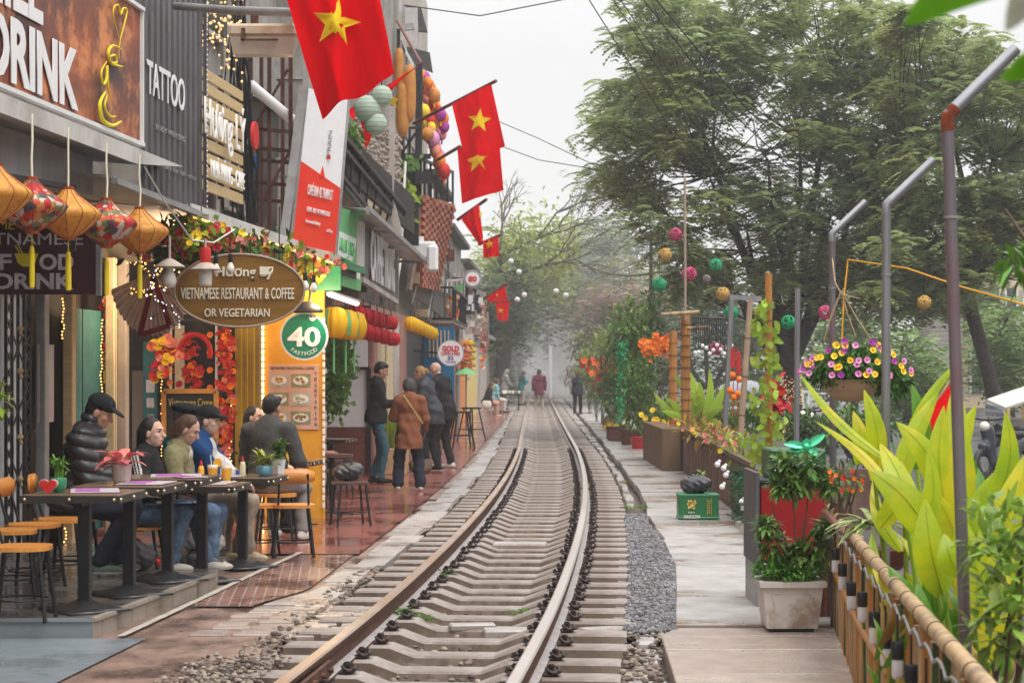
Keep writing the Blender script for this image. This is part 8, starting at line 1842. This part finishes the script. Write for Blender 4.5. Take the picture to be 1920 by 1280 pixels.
# ------------------------------------------------------------------ trees, street beyond, wires, haze
def inpoly(u,v,poly):
 c=False;j=len(poly)-1
 for i in range(len(poly)):
  (a,b),(d,e)=poly[i],poly[j]
  if(b>v)!=(e>v)and u<(d-a)*(v-b)/(e-b)+a:c=not c
  j=i
 return c
def fronds(C,n,rng,L,W,k,spread,flat):
 """C: clump centres and radii; leaflets as small quads set in drooping rows"""
 m=len(C)*n;c=np.repeat(C[:,:3],n,0);r=np.repeat(C[:,3],n)[:,None];o=rng.normal(size=(m,3));o/=np.linalg.norm(o,axis=1)[:,None];p=c+o*r*rng.random((m,1))**.5*np.array([1,1,flat])
 a=rng.random(m)*6.283;d=np.stack([np.cos(a),np.sin(a),rng.normal(0,.25,m)],1);d=d+o*spread;d/=np.linalg.norm(d,axis=1)[:,None]
 s=np.stack([-d[:,1],d[:,0],0*a],1);V=[]
 for i in range(k):
  t=(i/k)*L;q=p+d*t+np.array([0,0,-1])*(t*t*.5/L)
  for sg in(-1,1):
   w=s*sg;b=q;e=q+w*W[0]*rng.uniform(.7,1.2,(m,1))+np.array([0,0,-.25*W[0]])+d*W[0]*.3;h=d*W[1]*.5
   V.append(np.stack([b-h,e-h*.5,e+h*.5,b+h],1))
 V=np.concatenate(V).reshape(-1,3);return V,np.arange(len(V)).reshape(-1,4)
def npmesh(name,V,Fq,m,parent):
 me=bpy.data.meshes.new(name);M=getM(parent);V=xf(V,M.inverted());n=len(V);k=len(Fq)
 me.vertices.add(n);me.vertices.foreach_set("co",V.ravel());me.loops.add(k*4);me.loops.foreach_set("vertex_index",Fq.ravel().astype(np.int32));me.polygons.add(k);me.polygons.foreach_set("loop_start",np.arange(k,dtype=np.int32)*4);me.polygons.foreach_set("loop_total",np.full(k,4,dtype=np.int32));me.update(calc_edges=True)
 me.materials.append(m);o=bpy.data.objects.new(name,me);COL.objects.link(o);o.parent=parent;PX[o.name]=M;return o
M_bark=mat("bark_dark",(.10,.082,.076),(.055,.045,.042),.85,scale=9,bump=.8)
def tree(label,base,fork,limbs,poly,Yr,nc,rc,nf,m,L=.42,W=(.13,.075),k=6,seed=1,holes=(),tw=.24,flat=.4,group=None,twigs=.013):
 rg=random.Random(seed);rng=np.random.default_rng(seed);T=thing("tree",label,"tree",base,0,group);base=Vector(base);fork=Vector(fork);C=[]
 us=[p[0]for p in poly];vs=[p[1]for p in poly]
 while len(C)<nc:
  u,v=rg.uniform(min(us),max(us)),rg.uniform(min(vs),max(vs))
  if not inpoly(u,v,poly)or any(((u-h[0])/h[2])**2+((v-h[1])/h[3])**2<1 and rg.random()<.85 for h in holes):continue
  p=P(u,v,rg.uniform(*Yr));C.append((p.x,p.y,p.z,rg.uniform(*rc)))
 C=np.array(C);V,Fq=fronds(C,nf,rng,L,W,k,.5,flat);npmesh("crown",V,Fq,m,T)
 mb=MB();mb.tube([base,base.lerp(fork,.5)+Vector((.05,0,0)),fork],[tw,tw*.8,tw*.75],12);LP_=[]
 for l in limbs:
  e=Vector(l);mid=fork.lerp(e,.45)+Vector((rg.uniform(-.2,.2),rg.uniform(-.3,.3),rg.uniform(-.1,.3)));pts=[fork,mid,fork.lerp(e,.75)+Vector((rg.uniform(-.15,.15),0,.1)),e];mb.tube(pts,[tw*.6,tw*.4,tw*.25,tw*.1],8);LP_+=[pts[0].lerp(pts[1],t)for t in(.5,1)]+[pts[1].lerp(pts[2],t)for t in(.5,1)]+[e]
 mb.build("trunk",M_bark,T);mb=MB()
 for c in C:
  c3=Vector(c[:3]);q=min(LP_,key=lambda p:(p-c3).length+(1.5 if p.z>c3.z+.3 else 0));mid=q.lerp(c3,.5)+Vector((rg.uniform(-.2,.2),0,rg.uniform(-.3,.05)));mb.tube([q,mid,c3],[twigs*2.2,twigs*1.4,twigs*.5],4,cap=False)
  for z in range(1):e=c3+Vector((rg.uniform(-.5,.5),rg.uniform(-.3,.3),rg.uniform(-.1,.35)))*c[3]*1.4;mb.tube([mid.lerp(c3,.5),e],[twigs,twigs*.4],3,cap=False)
 mb.build("branches",M_bark,T);return T
M_tree=mat("tree_leaf",(.36,.43,.18),(.24,.31,.13),.55,scale=.5,island=.35,stain=(.30,.30,.07),stain_amt=.7,stain_scale=.45,trans=.5)
PA=[(1200,-60),(1165,60),(1150,130),(1110,190),(1100,270),(1120,300),(1105,330),(1160,410),(1220,450),(1290,560),(1420,540),(1480,560),(1600,590),(1720,560),(1740,400),(1700,200),(1720,40),(1600,-60)]
tree("large feathery leaved tree with forked dark limbs and fairy lights on its trunk",(P(1490,850,50).x,50,-.1),P(1482,690,50),[P(1400,430,50),P(1330,330,49),P(1440,300,50),P(1500,260,51),P(1560,400,50),P(1640,330,51),P(1250,400,50),P(1290,180,50),P(1560,150,50),P(1400,600,49)],PA,(46,54),370,(.5,.95),30,M_tree,seed=4,holes=[(1400,250,90,55),(1490,320,70,60),(1280,330,50,30),(1530,60,40,30),(1440,650,60,60)])
PB=[(1690,-20),(1760,60),(1840,45),(1880,120),(1990,130),(1990,520),(1880,500),(1800,560),(1700,590),(1640,560),(1650,300)]
tree("second feathery tree at the right edge with a dark leaning trunk",(P(1885,900,46).x,46,-.1),P(1815,560,46),[P(1700,300,46),P(1780,200,47),P(1860,300,46),P(1900,400,46),P(1740,420,46)],PB,(43,50),210,(.4,.75),28,M_tree,seed=9,holes=[(1800,300,60,50),(1700,420,40,40),(1870,190,40,30)],tw=.2)
mb=MB();rg=random.Random(3)
for k in range(420):v=rg.uniform(705,850);a=rg.uniform(3.3,6.1);q=P(1488-(850-v)*.04,v,50);mb.ball(q+Vector((math.cos(a)*.26,math.sin(a)*.26,0)),.014,4)
setp(mb.build("light_string",M_warm,loc=P(1488,850,50)),"net of tiny warm lights wound round the big tree's trunk","string lights")
def ftree(label,u,v0,v1,w,Y,m,seed,nc=60,nf=14,tw=.2,k=4,Ls=1.0,fl=.7):
 rg=random.Random(seed);n=16;cu,cv=u,(v0+v1)/2;poly=[(cu+w/2*math.cos(i*6.283/n)*rg.uniform(.72,1.1),cv+(v1-v0)/2*math.sin(i*6.283/n)*rg.uniform(.8,1.1))for i in range(n)];s=Y/100
 bu=u if not 975<u<1085 else(938 if u<1030 else 1112);tree(label,(XatY(bu,Y),Y,-.2),P((u+bu)/2 if v1<640 else bu,lerp(v1,700,.3)-(40 if bu!=u else 0),Y),[P(u-w*.25,cv,Y),P(u+w*.25,cv,Y),P(u,v0+20,Y)],poly,(Y-4,Y+4),nc,(.8*s,1.5*s),nf,m,.9*s*Ls,(.28*s*Ls,.16*s*Ls),k,seed,tw=tw,flat=fl,group="trees beyond the track and street",twigs=.02)
MF=[mat("far_leaf_%d"%i,c,tuple(x*.6 for x in c),.7,scale=.3,island=.35,trans=.3)for i,c in enumerate([(.20,.27,.12),(.36,.42,.10),(.11,.16,.07),(.26,.28,.10),(.36,.24,.17),(.22,.33,.10)])]
for(u,v0,v1,w,Y,mi,lab,kw)in[
(1190,400,640,260,120,0,"hazy rounded tree behind the capped pole, tallest of the far group",{}),(1090,415,600,170,128,1,"yellow green far tree left of the tallest far one",{}),(1150,500,640,220,105,3,"olive brown far tree under the tallest far one",{}),
(1060,520,660,190,150,0,"bluish far tree over the end of the track",{}),(985,415,590,190,104,1,"full yellow green tree hanging over the track behind the bare branches",dict(nc=60,nf=12)),(945,500,640,90,98,2,"dark evergreen tree beside the far red flags",dict(nc=46)),
(975,520,690,80,125,2,"dark narrow tree above the smoke",dict(nc=30)),(1165,545,600,110,100,4,"pinkish brown flowering tree over the tall shrub",dict(nc=40,k=3)),(1330,500,760,240,84,2,"dark tree behind the coloured thread balls",{}),
(1440,560,760,180,96,0,"grey green tree between the leaning poles and the big trunk",{}),(1600,560,740,200,80,5,"mid green tree behind the hanging basket",dict(nf=18)),(1700,590,800,150,66,5,"bushy tree right of the middle pipe",{}),(1890,560,740,120,60,5,"small green street tree at the right edge over the stall",{}),(1780,480,620,200,90,0,"far tree behind the cream building",{}),
(1250,560,720,160,140,0,"bluish tree far behind the bamboo posts",{}),(1110,590,700,140,200,0,"faint far tree right of the smoke",{})]:ftree(lab,u,v0,v1,w,Y,MF[mi],int(u+v0),**kw)
T=thing("tree","nearly bare tree spreading thin branches over the far track from behind the flags","tree",(XatY(925,96),96,0));mb=MB();rg=random.Random(12)
def grow(p,d,L,r,n):
 q=p+d*L;mb.tube([p,p.lerp(q,.5)+rvec(rg)*L*.06,q],[r,r*.85,r*.65],5,cap=False)
 if n:[grow(q,(d+rvec(rg)*.55+Vector((.08,0,-.02))).normalized(),L*rg.uniform(.62,.85),r*.62,n-1)for _ in range(3 if n>2 else 2)]
mb.tube([(XatY(938,96),96,0),P(937,480,96)],[.22,.15],8);grow(P(937,480,96),Vector((.75,0,.35)).normalized(),1.9,.10,5);grow(P(937,520,96),Vector((.8,0,.2)).normalized(),1.7,.09,5);grow(P(937,470,96),Vector((.1,0,1)),1.2,.08,4)
mb.build("branches",M_bark,T);mb=MB()
for k in range(1500):mb.leaf(P(rg.uniform(915,1085),rg.gauss(470,40),96+rg.uniform(-1,1)),rvec(rg),(0,0,1),.28,.14,.3,2)
mb.build("leaves",MF[1],T)
T=thing("ivy_wall","tall wall overgrown with dark ivy where the shops end","wall",(fac_x(92),90,0));strip_wall(T,"wall",90,150,-.1,4.2,M_conc,0);rng=np.random.default_rng(2);C=[]
for k in range(150):y=90+60*rg.random();C.append((fac_x(y)+.15,y,rg.uniform(.2,5.2),rg.uniform(.5,.9)))
V,Fq=fronds(np.array(C),16,rng,.5,(.2,.14),3,.5,1.0);npmesh("ivy",V,Fq,MF[2],T)
pole("slim white post in the smoke at the end of the track",[P(1032,745,118),P(1032,650,118)],.10,M_white)
T=thing("cream_building","cream street building with tall shuttered windows at the far right","building",(XatY(1850,95),95,0));x0,x1=XatY(1800,95),XatY(1990,95)
mb=MB();mb.box(x0,x1,95,103,-.1,7.5);mb.build("wall",mat("cream_render",(.62,.50,.34),(.54,.43,.29),.8),T)
for k in range(6):
 for z in(.6,3.4):x=x0+.5+k*.8;mb=MB();mb.box(x,x+.45,94.9,95,z,z+2);w=mb.build("window",M_glassd,T);mb=MB();mb.box(x-.06,x,94.85,95,z,z+2);mb.box(x+.45,x+.51,94.85,95,z,z+2);mb.build("window_frame",M_white,w)
mb=MB();mb.box(x0-.2,x1,94.6,103.2,7.5,7.9);mb.build("roof",M_terra,T)
T=thing("shed","grey corrugated shed wall between the middle and tallest pipes","building",(XatY(1750,75),75,0));x0,x1=XatY(1745,75),XatY(1805,75);mb=MB();mb.box(x0,x1,75,78,-.1,4.2);mb.build("wall",mat("shed_sheet",(.32,.29,.27),(.25,.23,.21),.7,bands=(2,6,(.20,.18,.17),.3)),T);mb=MB();mb.box(x0-.1,x1+.1,74.8,78.2,4.2,4.35);mb.build("roof",M_roofd,T)
T=thing("market_stall","street stall with a pale slanting roof and blue edge at the right edge","stall",(XatY(1890,38),38,-.1));mb=MB();mb.slab(P(1850,752,36),P(1885,768,34.5),P(1960,742,38),P(1925,726,40),.04);mb.build("roof",M_lgrey,T);mb=MB();mb.slab(P(1850,778,36),P(1885,800,34.5),P(1885,769,34.5),P(1850,753,36),.03);mb.build("side_panel",mat("stall_blue",(.12,.17,.26),(.30,.30,.32),.5,bands=(2,9,(.45,.45,.47),.4)),T)
for(u,Y)in((1855,36),(1890,34.6),(1918,39.5)):mb=MB();mb.bar((XatY(u,Y),Y,-.1),(XatY(u,Y),Y,1.0),.06);mb.build("post",M_wood,T)
mb=MB();mb.bbox(XatY(1893,37),XatY(1935,37),37,38,-.1,.75,.02);mb.build("counter",M_concl,T)
def scooter(label,x,y,rz,m):
 T=thing("motor_scooter",label,"scooter",(x,y,-.12),rz,"scooters parked on the street beyond the planters")
 for yy in(-.58,.62):
  mb=MB();mb.tube([(0,yy+.21*math.cos(a*.4488),.26+.21*math.sin(a*.4488))for a in range(15)],.05,8,cap=False);w=mb.build("wheel",M_black,T,local=True);mb=MB();mb.tube([(-.04,yy,.26),(.04,yy,.26)],.12,12);mb.build("rim",M_grey,w,local=True)
 g=[('c',(0,-.5,.55),(0,.0,.42),.13,.12),('c',(0,.0,.30),(0,.35,.30),.12,.10),('c',(0,.35,.32),(0,.48,.78),.10,.11),('c',(0,.60,.52),(0,.62,.48),.10,.06)];V,Fq=sdf(g,.06,.03);mb=MB();mb.arr(V,Fq,0,True);mb.build("body",m,T,local=True)
 mb=MB();mb.bbox(-.12,.12,-.6,.1,.66,.76,.04);mb.build("saddle",M_black,T,local=True);mb=MB();mb.tube([(-.3,.42,.98),(-.1,.46,.95),(.1,.46,.95),(.3,.42,.98)],.018,6);mb.tube([(0,.48,.8),(0,.46,.95)],.03,6);mb.build("handlebar",M_black,T,local=True);mb=MB();mb.ball((0,.56,.85),.08,10);mb.build("headlight",M_glass,T,local=True);return T
s0=scooter("dark scooter parked nearest the stall",XatY(1880,33),33,2.4,mat("scooter_dark",(.06,.07,.09),(.04,.045,.06),.3));copy_tree(s0,(XatY(1908,36),36,-.12),2.1,"scooter farther back by the right edge");copy_tree(s0,(XatY(1755,42),42,-.12),2.8,"scooter seen between the yellow leaves");copy_tree(s0,(XatY(1560,40),40,-.12),2.2,"scooter behind the third bent pipe");copy_tree(s0,(XatY(1530,42),42,-.12),2.5,"scooter behind the net lit trunk");TREE.clear()
T=thing("parked_car","grey car on the street behind the leaning poles","car",(XatY(1395,58),58,-.12),-.3);g=[('e',(0,0,.62),(.9,2.0,.38),None),('e',(0,-.2,1.05),(.74,1.15,.42),None)];V,Fq=sdf(g,.12,.06,None,[((0,0,.3),(0,0,-1))]);mb=MB();mb.arr(V,Fq,0,True);mb.build("body",mat("car_grey",(.28,.29,.33),(.24,.25,.29),.25,metal=.4),T,local=True)
g=[('e',(0,-.2,1.07),(.755,1.0,.36),None)];V,Fq=sdf(g,.05,.05,None,[((0,0,1.0),(0,0,-1))]);mb=MB();mb.arr(V,Fq,0,True);mb.build("window",M_glassd,T,local=True)
for sx in(-.8,.8):
 for sy_ in(-1.25,1.25):mb=MB();mb.tube([(sx-.1,sy_,.33),(sx+.1,sy_,.33)],.33,18);w=mb.build("wheel",M_black,T,local=True);mb=MB();mb.tube([(sx-.11,sy_,.33),(sx+.11,sy_,.33)],.2,14);mb.build("rim",M_grey,w,local=True)
for(u,Y,zt,lab,m)in((1345,62,1.0,"low grey parapet behind the lime canna leaves",M_concl),(1450,70,.9,"pale crowd barrier behind the vine pole",M_white)):a=XatY(u,Y);T=thing("barrier",lab,"barrier",(a,Y,0));mb=MB();[mb.bar((a-1.2+k*.2,Y,-.1),(a-1.2+k*.2,Y,zt),.06)for k in range(13)];mb.bar((a-1.3,Y,zt),(a+1.3,Y,zt),.08);mb.build("railing",m,T)
def wire(label,pts,r=.012,sag=.0):
 Q=[P(*p)for p in pts];out=[]
 for i in range(len(Q)-1):
  for k in range(8):t=k/8;p=Q[i].lerp(Q[i+1],t);p.z-=sag*4*t*(1-t);out.append(p)
 out.append(Q[-1]);mb=MB();mb.tube(out,r,4);setp(mb.build("cable",M_black,loc=Q[0]),label,"cable")
wire("black overhead cable, leftmost of those entering at the top before the big tree",[(1095,-15,38),(1250,230,44),(1420,420,52)],.013)
wire("black overhead cable, second from the left at the top before the big tree",[(1140,-15,38),(1300,230,44),(1480,430,52)],.012)
wire("black overhead cable close beside the second one",[(1153,-15,38),(1330,245,44),(1520,440,52)],.012)
wire("black overhead cable over the middle of the big tree's crown",[(1195,-15,37),(1370,210,42),(1620,440,52)],.016)
wire("thick black overhead cable crossing the big tree's crown",[(1218,-15,37),(1400,205,42),(1650,430,52)],.018)
wire("long sagging cable over the far track to the capped pole",[(925,395,70),(1060,470,60),(1221,512,50)],.022,.3)
wire("thin upper cable of the pair left of the big tree",[(905,215,50),(1010,260,50),(1115,310,50)],.010)
wire("thin lower cable of the pair left of the big tree",[(915,265,50),(1010,300,50),(1120,318,50)],.010)
wire("cable at the very top crossing from the roofs to the right",[(757,10,40),(900,30,40),(1080,-5,40)],.012)
def volume(name,mb,dens,col,label,an=.3):
 m=bpy.data.materials.new(name);m.use_nodes=True;nt=m.node_tree;nt.nodes.clear();o=nt.nodes.new("ShaderNodeOutputMaterial");v=nt.nodes.new("ShaderNodeVolumePrincipled");v.inputs["Density"].default_value=dens;v.inputs["Color"].default_value=col+(1,);v.inputs["Anisotropy"].default_value=an;nt.links.new(v.outputs[0],o.inputs["Volume"])
 return setp(mb.build(name,m),label,name,kind="stuff")
mb=MB();mb.box(-45,60,-4,262,-1.5,22);volume("haze",mb,.0012,(.99,.99,.995),"thin pale haze filling the street air")
g=[('e',(XatY(1005,125),125,1.5),(3.4,10,2.6),None),('e',(XatY(990,127),127,4.4),(2.6,8,2.2),None),('e',(XatY(1040,130),130,2.8),(3.0,8,2.2),None)];V,Fq=sdf(g,1.2,.4,pad=.6,mod=lambda x,y,z:.35*np.sin(1.3*x+y*.6)*np.sin(1.7*z+.5*x));mb=MB();mb.arr(V,Fq,0,True);volume("smoke",mb,.055,(.99,.99,.995),"drifting white smoke over the far end of the track")
mb=MB();mb.lathe([(max(.01,math.cos(a)),math.sin(a))for a in[math.pi*(j/12-.5)for j in range(13)]],24);mb.v=[(x*22+5,y*62+150,z*9+3)for x,y,z in mb.v]
volume("smoke",mb,.0065,(.99,.99,.995),"broad veil of thinner smoke spreading through the far trees")
